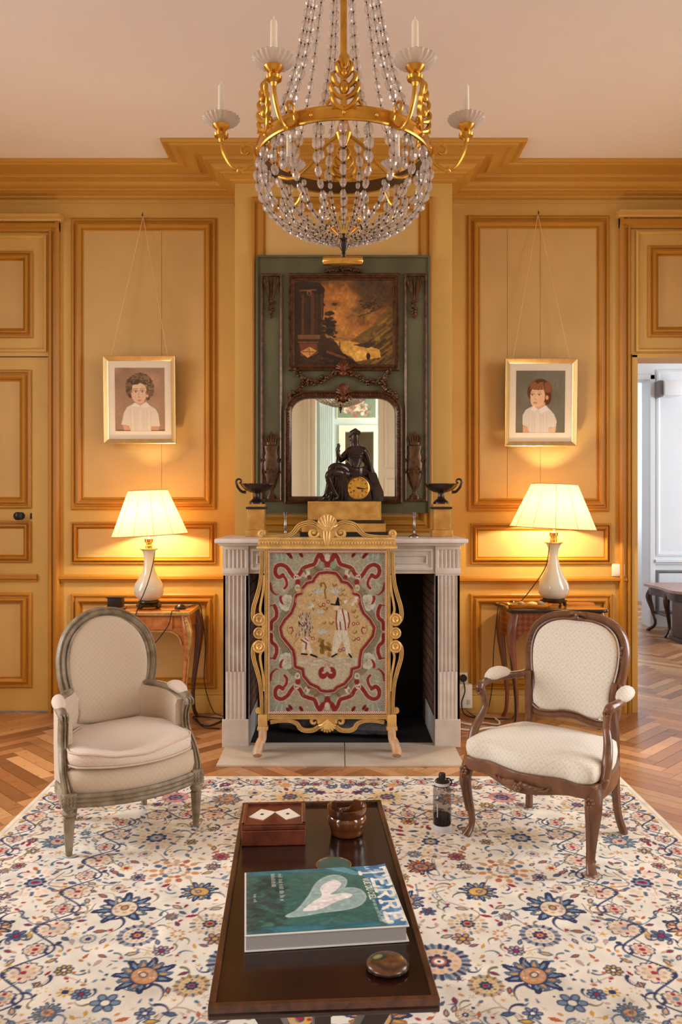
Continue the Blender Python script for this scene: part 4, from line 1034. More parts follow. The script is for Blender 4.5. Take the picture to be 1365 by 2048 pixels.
for k in range(9):
    a = PI / 2 + (k - 4) * .33; m.tube([S(655, 1066, -.010), (sx_(655) + .036 * math.cos(a), YS - .022, sz_(1056) + .036 * math.sin(a) * .9), (sx_(655) + .052 * math.cos(a), YS - .012, sz_(1056) + .068 * math.sin(a))], [.004, .008, .007], 7)
for k in range(5): m.ell(S(647 + k * 4, 1053, -.018), (.006, .007, .006), 8, 5)
for k in (-1, 0, 1): m.tube([S(655 + k * 6, 1060, -.012), S(655 + k * 5, 1076, -.022), S(655 + k * 2, 1092, -.014)], [.005, .009, .004], 7)
m.build('crest_shell', M_G2, fs, world=True)
# side wings
for s in (0, 1):
    f_ = (lambda q: q) if s == 0 else mir
    for up in (1, -1):
        yv = lambda y: y if up == 1 else 2 * 1266 - y
        w_ = f_([(p[0], yv(p[1])) for p in spline([(524, 1103, 0), (524, 1130, 0), (521, 1165, 0), (515, 1190, 0), (508.5, 1212, 0), (506.5, 1228, 0), (509, 1241, 0), (517, 1247, 0)], 5)])
        m = MB(); pth = [S(*q) for q in w_]; m.sweep(pth, reed_prof(.0115, .012), scale=[.9, .9, 1, 1, 1, .9])
        w2 = f_([(p[0], yv(p[1])) for p in spline([(529, 1150, 0), (527, 1180, 0), (522, 1208, 0), (521, 1222, 0), (526, 1232, 0)], 5)])
        m.sweep([S(*q) for q in w2], rect_prof(.006, .010))
        m.build('side_scroll', M_GILT, fs, world=True)
    m = MB()
    for y in (1239, 1266, 1293):
        q = f_([(519, y)])[0]; c = S(q[0], q[1])
        Rr = Matrix.Translation(c) @ Matrix.Rotation(PI / 2, 4, 'X')
        r_ = .034 if y != 1266 else .031
        m.add(*(lambda t: (t.v, t.f))(MB().lathe([(r_, -.012), (r_, .010), (r_ * .85, .015), (r_ * .7, .009), (r_ * .55, .010), (r_ * .4, .016), (r_ * .2, .010), (0, .012)], n=24).xform(Rr)))
    m.box(*sorted((S(f_([(524, 0)])[0][0], 0)[0], S(f_([(533, 0)])[0][0], 0)[0])), YS - .01, YS + .012, sz_(1302), sz_(1230), .002)
    m.build('side_rosettes', M_GILT, fs, world=True)
    # apron scroll
    m = MB(); ap = f_([(p[0], p[1]) for p in spline([(541, 1444, 0), (560, 1441, 0), (580, 1441, 0), (594, 1447, 0), (601, 1457, 0), (612, 1461, 0), (628, 1460, 0), (638, 1453, 0)], 5)])
    m.sweep([S(*q) for q in ap], reed_prof(.011, .012)); q = f_([(629, 1443)])[0]; c = S(*q)
    m.tube(spiral(c, .026, .005, -.4 if s == 0 else PI + .4, 6.4 if s == 0 else PI - 6.4, 30), [.010, .009, .006], 8); m.build('apron_scroll', M_GILT, fs, world=True)
    # capping block and splayed foot
    x0 = f_([(526, 0)])[0][0]
    lg = MB(); lg.box(sx_(x0) - .024, sx_(x0) + .024, YS - .022, YS + .022, sz_(1452), sz_(1428), .004); lg.box(sx_(x0) - .028, sx_(x0) + .028, YS - .026, YS + .026, sz_(1459), sz_(1452), .003)
    q = f_([(517, 1425)])[0]; lg.tube([S(q[0], 1421, -.006), S(q[0] + .01, 1421, .012)], .016, 14)
    lg.build('foot_block', M_GILT, fs, world=True)
    dxo = -1 if s == 0 else 1
    for dy in (-1, 1):
        b0 = sx_(x0); ft = MB().tube(spline([(b0, YS + dy * .008, sz_(1452)), (b0 - dxo * -.002, YS + dy * .02, sz_(1478)), (b0 + dxo * .012, YS + dy * .035, .085), (b0 + dxo * .022, YS + dy * .058, .052), (b0 + dxo * .021, YS + dy * .074, .034)], 5), [.021, .020, .021, .025, .024], 10)
        ft.v = [(a, b, max(c, .0125)) for a, b, c in ft.v]
        ft.build('foot', M_GILTPALE, fs, world=True)
m = MB(); c = S(655, 1446)
for k in range(9):
    a = -PI / 2 + (k - 4) * .33; m.tube([(c[0], YS - .01, c[2] + .02), (c[0] + .028 * math.cos(a), YS - .022, c[2] + .026 * math.sin(a)), (c[0] + .046 * math.cos(a), YS - .010, c[2] + .044 * math.sin(a))], [.004, .008, .006], 7)
m.prism([(c[0] + .044 * math.cos(a), c[2] + .01 + .05 * math.sin(a)) for a in np.linspace(0, 2 * PI, 24)[:-1]], YS - .008, YS + .01)
m.build('apron_shell', M_GILT, fs, world=True)
# needlework: drawn in the panel's own units, 1000 wide (165..1160) by 1370 high (100..1470), mirrored about its axis
tp = Pad(160, 1166, 96, 1474, 236, 324, (172, 164, 138)); tp.aa = 4.5
r_ = np.random.default_rng(5); tp.mir = None
RED = (144, 50, 50); DRED = (116, 34, 36); CRM = (214, 204, 180); BLU = (146, 160, 156); OLV = (140, 122, 78); GLD = (208, 176, 126); BEI = (198, 186, 156)
tp.mir = 662
for k in range(240):
    c = [(170, 170, 146), (150, 160, 152), (196, 186, 160), (176, 160, 122), (204, 196, 172)][k % 5]
    x = r_.uniform(165, 660); y = r_.uniform(100, 1470); a = r_.uniform(0, 6.28)
    tp.line([(x, y), (x + 40 * math.cos(a), y + 40 * math.sin(a)), (x + 60 * math.cos(a + .7), y + 60 * math.sin(a + .7))], r_.uniform(8, 18), c, al=.7, taper=True)
for cx, cy, r in ((310, 540, 95), (310, 1020, 90), (250, 160, 70), (240, 1400, 70), (230, 800, 60), (300, 640, 60), (330, 960, 60)): tp.ell(cx, cy, r, r * .8, BLU, 0, .55, 40)
# acanthus fans at the corners
for cy, sg in ((120, 1), (1450, -1)):
    for k in range(9): tp.line([(200 + k * 24, cy), (210 + k * 22 - (k - 4) * 6, cy + sg * 70)], 12, [(150, 162, 156), (196, 190, 168)][k % 2], taper=True)
def both(fn):
    fn(lambda y: y); fn(lambda y: 1566 - y)
OUT = spline([(548, 250), (556, 196), (590, 140), (604, 108)], 8); 
def scrolls(f_):
    A = lambda pts, w, col, **k: tp.line([(p[0], f_(p[1])) for p in spline([(q[0], q[1], 0) for q in pts], 6)], w, col, **k)
    for w, c in ((46, CRM), (34, RED)):
        A([(604, 110), (576, 150), (552, 205), (505, 222), (455, 245), (428, 292), (385, 318), (350, 280), (318, 235), (270, 212), (228, 232), (222, 285), (250, 318), (284, 300)], w, c)
        A([(284, 300), (312, 340), (318, 385), (300, 412)], w * .7, c)
    A([(174, 372), (190, 430), (226, 466), (250, 462)], 26, RED, taper=True)
    A([(455, 250), (500, 300), (540, 330)], 20, (128, 104, 66)); A([(560, 240), (610, 280), (662, 292)], 26, (132, 108, 70))
    tp.ell(400, f_(318), 24, 22, CRM); tp.ell(392, f_(316), 8, 8, RED); tp.ell(410, f_(316), 6, 6, RED); tp.ell(412, f_(360), 22, 26, RED); tp.ell(410, f_(408), 24, 28, CRM); tp.ell(408, f_(410), 12, 14, (160, 150, 110))
    tp.ell(490, f_(290), 24, 34, CRM, .4); tp.ell(508, f_(318), 18, 20, RED); tp.ell(478, f_(282), 8, 16, OLV)
    # pale flowers with a red crescent
    for k in range(11):
        a = k * .571; tp.ell(318 + 48 * math.cos(a), f_(536) + 52 * math.sin(a), 22, 20, (208, 204, 186)); 
    tp.ell(318, f_(536), 44, 50, (200, 192, 168)); tp.ell(278, f_(512), 22, 40, RED, -.35 if f_(0) == 0 else .35); tp.ell(296, f_(518), 16, 38, (204, 198, 176), -.35 if f_(0) == 0 else .35)
    for k in range(7): a = k * .9; tp.line([(330, f_(540)), (330 + 34 * math.cos(a), f_(540) + 36 * math.sin(a))], 4, (150, 140, 110))
    # side bracket
    for w, c in ((44, CRM), (32, RED)):
        A([(214, 560), (232, 612), (226, 662), (190, 700), (186, 760)], w, c)
    tp.line([(170, f_(560)), (210, f_(556)), (214, f_(580))], 10, RED)
    for x, y in ((330, 118), (440, 128), (350, 140)): tp.ell(x, f_(y), 14, 26, DRED, -.6)
    A([(604, 130), (640, 190), (662, 214)], 44, RED); tp.ell(662, f_(150), 22, 34, CRM); tp.ell(612, f_(214), 26, 30, (150, 158, 140)); tp.ell(662, f_(262), 40, 22, CRM)
    for k in range(3): tp.line([(648 + k * 14, f_(258)), (648 + k * 14, f_(270))], 4, OLV)
    for k in range(8):
        a = 1.2 + k * .28; tp.line([(250, f_(360)), (250 + 70 * math.cos(a), f_(360) + 70 * math.sin(a) * (1 if f_(0) == 0 else -1))], 7, (204, 198, 176) if k % 2 else BLU, taper=True)
m0 = tp.mir; tp.mir = None; CIb = [(662, 296), (600, 304), (556, 372), (470, 420), (464, 468), (414, 486), (372, 636), (284, 752), (340, 868), (404, 1000), (408, 1066), (470, 1084), (530, 1210), (590, 1236), (662, 1270)]
tp.line(CIb + [(1324 - p[0], p[1]) for p in reversed(CIb[1:-1])], 190, (122, 104, 76), True, .6); tp.mir = m0
both(scrolls)
# central cartouche
CI = [(662, 296), (600, 304), (570, 340), (556, 372), (500, 386), (470, 420), (464, 468), (414, 486), (404, 560), (372, 636), (318, 692), (284, 752), (296, 812), (340, 868), (390, 930), (404, 1000), (408, 1066), (470, 1084), (480, 1150), (530, 1210), (590, 1236), (616, 1264), (662, 1270)]
CI_ = [tuple(p[:2]) for p in CI]; full = CI_ + [(1324 - p[0], p[1]) for p in reversed(CI_[1:-1])]
m_ = tp.mir; tp.mir = None
tp.line(full, 96, (124, 106, 76), True, .85); tp.line(full, 76, CRM, True); tp.line(full, 66, RED, True); tp.line(full, 14, CRM, True); tp.line(full, 7, OLV, True)
tp.poly(full, GLD); tp.poly([p for p in full if p[1] > 980], (198, 186, 158))
tp.mir = m_
r2 = np.random.default_rng(8)
for k in range(60): tp.ell(r2.uniform(400, 660), r2.uniform(420, 960), 26, 18, [(216, 182, 130), (200, 160, 110), (208, 170, 124)][k % 3], r2.uniform(0, 3), .5)
def comma(x, y, r, col=OLV, m=True):
    tp.line([(x + r * (1 - .07 * i) * math.cos(i * .42), y + r * (1 - .07 * i) * math.sin(i * .42)) for i in range(10)], r * .7, col, taper=True, m=m)
for x, y, r in ((545, 425, 18), (512, 462, 16), (540, 510, 16), (600, 375, 16)): comma(x, y, r)
tp.mir = None
for cx, cy, R in ((590, 430, 80), (735, 430, 80), (620, 775, 62), (600, 600, 40)):
    for k in range(11):
        a = -2.9 + k * .26; tp.line([(cx, cy + 30), (cx + R * math.cos(a), cy + 20 + R * .8 * math.sin(a))], 9, (214, 214, 204) if k % 2 else (168, 182, 184), taper=True)
tp.line([(648, 500), (640, 430), (650, 400), (632, 366), (606, 372), (612, 396)], 13, (140, 104, 48))
for x, y, r in ((720, 380, 20), (790, 420, 18), (770, 460, 18), (600, 550, 26), (640, 580, 22), (690, 700, 22), (630, 700, 18), (880, 600, 22), (890, 780, 20), (900, 650, 18), (880, 840, 22)): comma(x, y, r, (150, 112, 56), False)
for k in range(14): tp.ell(630 + r2.normal(0, 30), 920 + r2.normal(0, 28), 24, 14, [(134, 102, 50), (160, 124, 66), (118, 88, 44)][k % 3], r2.uniform(0, 3))
for x, y in ((632, 553), (668, 526), (884, 714), (920, 712), (926, 842), (540, 840), (770, 940), (800, 930)): tp.ell(x, y, 15, 15, (150, 50, 56)); tp.ell(x, y, 8, 8, (222, 200, 180))
for k in range(14): tp.ell(850 + r2.normal(0, 34), 535 + r2.normal(0, 22), 20, 13, [(226, 216, 192), (180, 150, 96), (212, 186, 150)][k % 3], r2.uniform(0, 3))
WH = (224, 214, 194)
# man with the tall black hat
tp.poly([(745, 600), (790, 585), (830, 610), (846, 690), (838, 760), (742, 766), (736, 660)], WH)
for q in ([(742, 606), (738, 690), (746, 764)], [(788, 590), (800, 640), (812, 700), (818, 764)], [(770, 700), (776, 764)], [(838, 620), (850, 690), (838, 750)]): tp.line(q, 11, RED)
tp.poly([(730, 770), (832, 768), (846, 850), (866, 980), (828, 984), (792, 850), (752, 930), (736, 992), (700, 986), (712, 860)], (222, 212, 188)); tp.line([(785, 790), (790, 850)], 4, (176, 160, 130)); tp.line([(735, 800), (716, 900)], 4, (190, 176, 146))
tp.ell(738, 580, 22, 20, (228, 206, 180)); tp.poly([(748, 484), (758, 486), (768, 552), (728, 548)], (26, 24, 32)); tp.line([(694, 546), (730, 552), (766, 554)], 11, (26, 24, 32))
tp.line([(702, 994), (740, 972)], 15, (24, 22, 28)); tp.line([(846, 972), (866, 998)], 15, (24, 22, 28))
# stooping figure in a dark-sprigged coat
tp.poly([(440, 620), (500, 600), (530, 640), (548, 720), (500, 750), (490, 830), (400, 820), (396, 780), (430, 740), (412, 690)], (196, 174, 140))
for k in range(64):
    x = r2.uniform(412, 545); y = r2.uniform(600, 825)
    if x < 520 or y < 740: tp.line([(x, y), (x + r2.uniform(-14, 14), y + 16)], 6, [(40, 42, 60), (60, 50, 52), (210, 196, 170), (150, 70, 74)][k % 4])
tp.ell(522, 562, 30, 24, (218, 208, 188)); tp.ell(508, 552, 18, 14, (180, 170, 150)); tp.line([(540, 580), (545, 600)], 6, (60, 50, 50))
tp.poly([(446, 836), (496, 826), (520, 900), (534, 966), (512, 974), (484, 910), (470, 964), (440, 964), (452, 900)], WH); tp.line([(440, 850), (486, 880), (478, 930)], 12, RED); tp.line([(470, 836), (500, 860)], 8, RED)
tp.line([(444, 970), (490, 974)], 14, (24, 22, 28)); tp.line([(522, 976), (572, 996)], 15, (24, 22, 28)); tp.line([(380, 880), (420, 830)], 5, (160, 80, 70)); tp.line([(400, 800), (392, 830)], 5, (60, 50, 50))
for k in range(16): tp.ell(r2.uniform(440, 870), r2.uniform(1000, 1060), 30, 8, [(214, 202, 178), (182, 168, 140), (206, 180, 150)][k % 3])
tp.line([(580, 1000), (720, 1058)], 7, (168, 140, 104)); tp.line([(520, 1040), (545, 1020)], 8, (206, 150, 140))
for s in (-1, 1): tp.ell(661 + s * 36, 1132, 40, 52, RED); tp.ell(661 + s * 18, 1108, 12, 24, (206, 190, 170)); tp.ell(661 + s * 30, 1130, 14, 9, (206, 190, 170))
tp.ell(661, 1066, 26, 20, (200, 150, 140)); tp.ell(661, 1096, 12, 30, (198, 186, 158))
for s in (-1, 1): tp.line([(661 + s * 320, 750), (661 + s * 300, 742), (661 + s * 290, 770), (661 + s * 305, 800)], 9, RED); tp.line([(661 + s * 330, 730), (661 + s * 340, 770), (661 + s * 318, 800)], 6, OLV)
tp.mottle(.05, 9, 2); tp.img *= .88
tx0, tx1, ty0, ty1 = sx_(538), sx_(772.5), sz_(1103), sz_(1425)
tp.build('needlework_panel', paint_mat('wool_needlework', .95, .1, .12, 500, bump=.3), lambda x, y: (tx0 + (x - 165) / 995 * (tx1 - tx0), np.full_like(x, YS - .004), ty0 + (y - 100) / 1370 * (ty1 - ty0)), fs, True)
m = MB(); m.box(tx0 - .004, tx1 + .004, YS - .0025, YS + .010, ty1 - .004, ty0 + .004); m.build('backing', mat('backing_cloth', (120, 96, 70), .9), fs, ang=0, world=True)
m = MB(); m.tube([(tx0 - .002, YS - .008, ty0), (tx1 + .002, YS - .008, ty0)], .008, 8); m.tube([(tx0 - .002, YS - .008, ty1), (tx1 + .002, YS - .008, ty1)], .008, 8); m.tube([(tx0, YS - .008, ty1), (tx0, YS - .008, ty0)], .006, 8); m.tube([(tx1, YS - .008, ty1), (tx1, YS - .008, ty0)], .006, 8)
m.build('braid', stripes('red_cream_braid', (150, 52, 50), (214, 200, 176), 560, (1, 0, -1.2)), fs, world=True)
# ================================================================ chandelier
CC = (.016, 2.60); RR = .2775; ZR = 2.474
ch = thing('chandelier', 'gilt and crystal basket chandelier hanging from the ceiling', 'chandelier', (CC[0], CC[1], 0))
m = MB()
m.lathe([(RR - .004, -.020), (RR + .003, -.022), (RR + .005, -.017), (RR + .002, -.013), (RR + .002, .013), (RR + .006, .017), (RR + .004, .022), (RR - .004, .020), (RR - .004, -.020)], n=72, cz=ZR)
m.build('ring', M_GOLD, ch)
MB().lathe([(RR - .0065, -.0195), (RR - .0042, -.0195), (RR - .0042, .0195), (RR - .0065, .0195), (RR - .0065, -.0195)], n=72, cz=ZR).build('inner_shade_band', mat('shaded_inner_brass', (92, 62, 28), .5, .6, var=.25, scale=20), ch)  # added dark band: shade of the ring's unlit inner face put into its colour
m = MB()
for k in range(18):
    a = k * PI / 9 + .17; m.ell((RR * math.cos(a) * 1.012, RR * math.sin(a) * 1.012, ZR), .006, 8, 5)
m.build('rivet', M_BRASS, ch)
m = MB(); m.tube([(0, 0, 2.50), (0, 0, CE)], .011, 12); m.lathe([(.011, 2.5), (.02, 2.52), (.028, 2.54), (.018, 2.57), (.011, 2.6)], n=20)
m.lathe([(.012, 3.20), (.06, 3.22), (.075, 3.25), (.06, 3.27), (.012, 3.29)], n=28); m.lathe([(.012, CE - .06), (.05, CE - .05), (.07, CE - .001), (0, CE - .001)], n=28)
m.build('stem', M_GOLD, ch)
MB().tube([(0, 0, 2.24), (0, 0, 2.50)], .0055, 8).build('lower_rod', mat('tarnished_rod', (84, 56, 26), .4, .8), ch)
m = MB(); m.lathe([(.010, 2.206), (.020, 2.212), (.05, 2.236), (.064, 2.246), (.066, 2.250), (.060, 2.252), (.02, 2.240), (0, 2.240)], n=32)
m.build('bottom_plate', M_BRASS, ch)
MB().lathe([(0, 2.138), (.006, 2.141), (.009, 2.150), (.005, 2.156), (.009, 2.162), (.014, 2.172), (.016, 2.184), (.010, 2.194), (.014, 2.2), (.010, 2.207), (0, 2.207)], n=18).build('finial', M_BRONZE, ch)
for k in range(3):
    a = k * 2 * PI / 3 + .5; c_, s_ = math.cos(a), math.sin(a)
    MB().tube(spline([(c_ * r, s_ * r, z) for r, z in ((.27, 2.462), (.20, 2.44), (.13, 2.47), (.07, 2.52), (.012, 2.545))], 6), .006, 8).build('inner_brace', M_GOLD, ch)
def bead(mb, c, r, h, d=None):
    if d is None: M_ = None
    else: M_ = Vector((0, 0, 1)).rotation_difference(Vector(d).normalized()).to_matrix()
    mb.ell(c, (r, r, h), 8, 6, M_)
def strand(pts, r0, h0, r1, h1, gap=.006):
    ps = [Vector(p) for p in pts]; seg = [0]
    for a, b in zip(ps[:-1], ps[1:]): seg.append(seg[-1] + (b - a).length)
    def at(s):
        s = min(max(s, 0), seg[-1] - 1e-6); i = max(j for j in range(len(seg) - 1) if seg[j] <= s); t = (s - seg[i]) / (seg[i + 1] - seg[i]); return ps[i].lerp(ps[i + 1], t), (ps[i + 1] - ps[i]).normalized()
    mb = MB(); pins = MB(); s = 0
    while True:
        f = s / seg[-1]; r = r0 + (r1 - r0) * f; h = h0 + (h1 - h0) * f
        if s + 2 * h > seg[-1] + h: break
        p, d = at(s + h); bead(mb, p, r, h, d); pins.ell(tuple(at(s)[0]), (.0030, .0030, .0042), 6, 4); s += 2 * h + gap
    pins.tube([tuple(p) for p in ps], .0008, 4)
    return mb, pins
M_PIN = mat('dark_wire', (58, 40, 28), .4, .6)
NB = 22
bowl = [(.268, 2.452), (.281, 2.405), (.276, 2.352), (.252, 2.302), (.210, 2.258), (.155, 2.228), (.100, 2.214), (.060, 2.226)]
bp_ = spline([(r, 0, z) for r, z in bowl], 4)
mb, pn = strand(bp_, .0138, .0200, .0062, .0078, .0050)
b0 = mb.build('bead_strand', M_CRYSTAL, ch, ang=None); p0 = pn.build('wire_pins', M_PIN, b0, ang=None)
for k in range(NB):
    if k == 0: o = b0
    else: o = copy_tree(b0, ch)
    o.rotation_euler = (0, 0, 2 * PI * k / NB + .13)
# loose inner net of smaller beads low in the basket
bowl2 = [(.20, 2.33), (.175, 2.270), (.125, 2.225), (.075, 2.200), (.030, 2.196)]
mb, pn = strand(spline([(r, 0, z) for r, z in bowl2], 4), .0075, .010, .005, .006, .004)
b2 = mb.build('inner_bead_strand', M_CRYSTAL, ch, ang=None); pn.build('wire_pins', M_PIN, b2, ang=None)
for k in range(14):
    o = b2 if k == 0 else copy_tree(b2, ch); o.rotation_euler = (0, 0, 2 * PI * k / 14)
# drop tier under the ring
mb, pn = strand([(.262, 0, 2.452), (.262, 0, 2.36)], .012, .016, .011, .015, .006)
b3 = mb.build('ring_drop', M_CRYSTAL, ch, ang=None); pn.build('wire_pins', M_PIN, b3, ang=None)
for k in range(12):
    o = b3 if k == 0 else copy_tree(b3, ch); o.rotation_euler = (0, 0, 2 * PI * k / 12 + .26)
# upper strands from ring to crown
up = spline([(.262, 0, 2.492), (.205, 0, 2.60), (.155, 0, 2.76), (.118, 0, 2.95), (.085, 0, 3.12), (.066, 0, 3.245)], 4)
mb, pn = strand(up, .0138, .0200, .0105, .016, .005)
b4 = mb.build('upper_bead_strand', M_CRYSTAL, ch, ang=None); pn.build('wire_pins', M_PIN, b4, ang=None)
angs = [k * PI / 3 + d for k in range(6) for d in (-.17, .17)]
for k, a in enumerate(angs):
    o = b4 if k == 0 else copy_tree(b4, ch); o.rotation_euler = (0, 0, a + PI / 6 + (.05 if k % 2 else -.08))
# palmettes on the ring, between the arms
m = MB()
m.tube([(0, -.0, .015), (0, 0, .14)], [.008, .004], 8)
for s in (-1, 1):
    for k, (x, z, r) in enumerate(((.036, .045, .010), (.040, .075, .011), (.034, .105, .010), (.022, .135, .009), (.010, .155, .009))):
        m.tube(spline([(0, 0, z - .035), (s * x * .7, -.006, z - .022), (s * x, -.010, z), (s * x * .75, -.004, z + .014)], 4), [.005, r * .8, r * .7, .003], 7)
    m.tube(spiral((s * .034, -.004, .022), .016, .004, 0 if s > 0 else PI, 5 if s > 0 else PI - 5, 14), .005, 6)
m.ell((0, -.008, .07), (.016, .012, .020), 10, 7); m.ell((0, -.012, .11), (.011, .010, .013), 10, 7)
m.v = [(y * -1 + RR, x, z + ZR) for x, y, z in m.v]
pm = m.build('palmette', M_GOLD, ch)
for k in range(6):
    o = pm if k == 0 else copy_tree(pm, ch); o.rotation_euler = (0, 0, k * PI / 3 - PI / 6)
# arms with glass drip pans
ZBO = 2.575; RT = .400
m = MB(); m.tube(spline([(RR, 0, ZR - .006), (RR + .020, 0, ZR - .030), (RR + .055, 0, ZR - .050), (RR + .088, 0, ZR - .040), (RT - .008, 0, ZR + .005), (RT, 0, ZR + .045)], 6), [.006, .006, .006, .006, .007, .0065], 8)
m.tube(spiral((RR + .040, 0, ZR + .012), .027, .007, 3.5, -2.6, 22), [.004, .0045, .005, .006], 7); m.tube(spline([(RR + .015, 0, ZR + .004), (RR + .010, 0, ZR - .012), (RR + .018, 0, ZR - .030)], 4), .005, 7)
m.ell((RR + .062, 0, ZR - .050), (.012, .008, .010), 8, 6)
arm = m.build('arm', M_GOLD, ch)
cup = MB().lathe([(.007, ZR + .04), (.010, ZR + .05), (.022, ZR + .058), (.024, ZR + .066), (.016, ZR + .072), (.013, ZR + .078), (.022, ZR + .086), (.028, ZR + .094), (.026, ZR + .098), (.014, ZR + .096), (.0, ZR + .096)], RT, 0, 24).build('candle_cup', M_GOLD, arm)
M_BOB = clear_glass('moulded_glass', (250, 244, 238), .12, 1.45, body=.38, body_col=(250, 238, 226), trans=.4)
bob = MB().lathe([(.016, ZR + .092), (.036, ZR + .097), (.052, ZR + .106), (.060, ZR + .117), (.059, ZR + .119), (.048, ZR + .110), (.03, ZR + .103), (.014, ZR + .1)], RT, 0, 132, mod=lambda a, i: 1 + (.04 * math.cos(a * 22) if i in (2, 3, 4) else 0)).build('drip_pan', M_BOB, arm)
labs = {0: 'white candle on the rightmost chandelier arm', 1: 'white candle on a chandelier arm behind the right side of the bead basket', 2: 'white candle on a chandelier arm behind the left side of the bead basket', 3: 'white candle on the leftmost chandelier arm', 4: 'white candle on the front chandelier arm left of the bead strands', 5: 'white candle on the front chandelier arm right of the bead strands'}
c0 = MB().lathe([(.0105, 0), (.0105, .02), (.0095, .125), (.007, .130), (.002, .132), (.0012, .142), (0, .142)], n=16).build('candle', M_WAX)
for k in range(6):
    a = k * PI / 3
    o = arm if k == 0 else copy_tree(arm, ch); o.rotation_euler = (0, 0, a)
    c = c0 if k == 0 else copy_tree(c0); c.location = (CC[0] + RT * math.cos(a), CC[1] + RT * math.sin(a), ZR + .0965)
    tag(c, labs[k], 'candle', 'chandelier candles')
# ================================================================ side tables, lamps, portraits
M_MARQ = wood('tulipwood_veneer', (150, 78, 32), (196, 122, 58), .22, stretch=(3, 20, 20), scale=1.6, coat=.5)
M_WAL = wood('walnut', (86, 44, 24), (126, 72, 42), .28, stretch=(8, 8, 2), scale=2.2, coat=.35)
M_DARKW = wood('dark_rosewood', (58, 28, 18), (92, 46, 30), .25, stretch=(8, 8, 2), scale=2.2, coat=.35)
M_ORM = mat('ormolu', (206, 176, 116), .35, .85, var=.2, scale=40)
def cabriole(mb, x, y, z1, z0, ox, oy, r=1.0, n=4):
    # curved leg: knee swells out, ankle tucks in, toe flicks out
    pts = [(x, y, z1), (x + ox * .022, y + oy * .018, z1 - (z1 - z0) * .14), (x + ox * .026, y + oy * .02, z1 - (z1 - z0) * .26), (x + ox * .010, y + oy * .008, z1 - (z1 - z0) * .48), (x - ox * .008, y - oy * .006, z1 - (z1 - z0) * .74), (x - ox * .004, y - oy * .003, z1 - (z1 - z0) * .92), (x + ox * .012, y + oy * .01, z0)]
    mb.tube(spline(pts, 6), [.030 * r, .032 * r, .027 * r, .019 * r, .014 * r, .012 * r, .014 * r], 10); return mb
tL = dict(x0=-1.452, x1=-.878, y0=4.665, y1=5.055, z=.70)
t = thing('side_table', 'inlaid side table with gilt mounts behind the oval-back armchair, under the left lamp', 'side table', (-1.165, 4.86, 0))
z = tL['z']; x0, x1, y0, y1 = tL['x0'], tL['x1'], tL['y0'], tL['y1']
top = MB().box(x0, x1, y0, y1, z - .014, z, .003).build('tabletop', wood('glossy_veneer_top', (176, 98, 40), (206, 132, 62), .12, (3, 14, 3), 1.5, .7), t, world=True)
m = MB(); e = .008; m.box(x0 - .003, x1 + .003, y0 - .004, y0 + e, z - .018, z + .0015, .002); m.box(x0 - .003, x1 + .003, y1 - e, y1 + .004, z - .018, z + .0015, .002); m.box(x0 - .003, x0 + e, y0, y1, z - .018, z + .0015, .002); m.box(x1 - e, x1 + .003, y0, y1, z - .018, z + .0015, .002)
m.build('brass_rim', M_ORM, top, world=True)
m = MB(); za, zb_ = z - .018, z - .115
pts = [(x0 + .03, za), (x1 - .03, za), (x1 - .03, z - .19)]
arc = spline([(x1 - .045, z - .20, 0), (x1 - .06, z - .15, 0), (x1 - .10, z - .118, 0), (x1 - .16, z - .112, 0), (x0 + .16, z - .112, 0), (x0 + .10, z - .118, 0), (x0 + .06, z - .15, 0), (x0 + .045, z - .20, 0)], 4)
m.prism(pts + [p[:2] for p in arc] + [(x0 + .03, z - .19)], y0 + .018, y0 + .034)
m.box(x0 + .02, x0 + .034, y0 + .03, y1 - .02, zb_, za); m.box(x1 - .034, x1 - .02, y0 + .03, y1 - .02, zb_, za); m.box(x0 + .03, x1 - .03, y1 - .034, y1 - .02, zb_, za)
ap = m.build('apron', M_MARQ, t, ang=0, world=True)
m = MB(); m.sweep([(p[0], y0 + .017, p[1]) for p in arc], rect_prof(.004, .005)); m.build('gilt_edge', M_ORM, ap, world=True)
dw = MB().box(x0 + .10, x1 - .10, y0 + .010, y0 + .02, z - .104, z - .028, .002).build('drawer', wood('drawer_veneer', (168, 90, 44), (204, 130, 76), .25, (12, 3, 12), 2, .4), t, ang=0, world=True)
MB().tube([((x0 + x1) / 2 + .01, y0 + .004, z - .066), ((x0 + x1) / 2 + .01, y0 + .011, z - .066)], [.012, .016], 4).build('escutcheon', M_ORM, dw, world=True)
for sx in (-1, 1):
    for sy in (-1, 1):
        lx = (x0 + .032) if sx < 0 else (x1 - .032); ly = (y0 + .032) if sy < 0 else (y1 - .032)
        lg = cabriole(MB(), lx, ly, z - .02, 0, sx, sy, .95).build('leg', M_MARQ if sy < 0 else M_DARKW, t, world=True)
        if sy < 0:
            g = MB(); 
            g.tube(spline([(lx + sx * .012, ly - .030, z - .03), (lx + sx * .034, ly - .046, z - .10), (lx + sx * .036, ly - .046, z - .17), (lx + sx * .022, ly - .034, z - .27)], 5), [.006, .014, .011, .003], 7)
            g.tube(spline([(lx + sx * .034, ly - .034, z - .20), (lx + sx * .022, ly - .028, z - .36), (lx + sx * .004, ly - .016, z - .55), (lx + sx * .008, ly - .012, .06), (lx + sx * .02, ly - .02, .01)], 5), [.004, .003, .003, .003, .006], 6)
            for q in range(5): g.ell((lx + sx * (.02 + .004 * q), ly - .046, z - .05 - q * .02), (.010 - .001 * q, .006, .012), 8, 5)
            g.build('gilt_mount', M_ORM, lg, world=True)
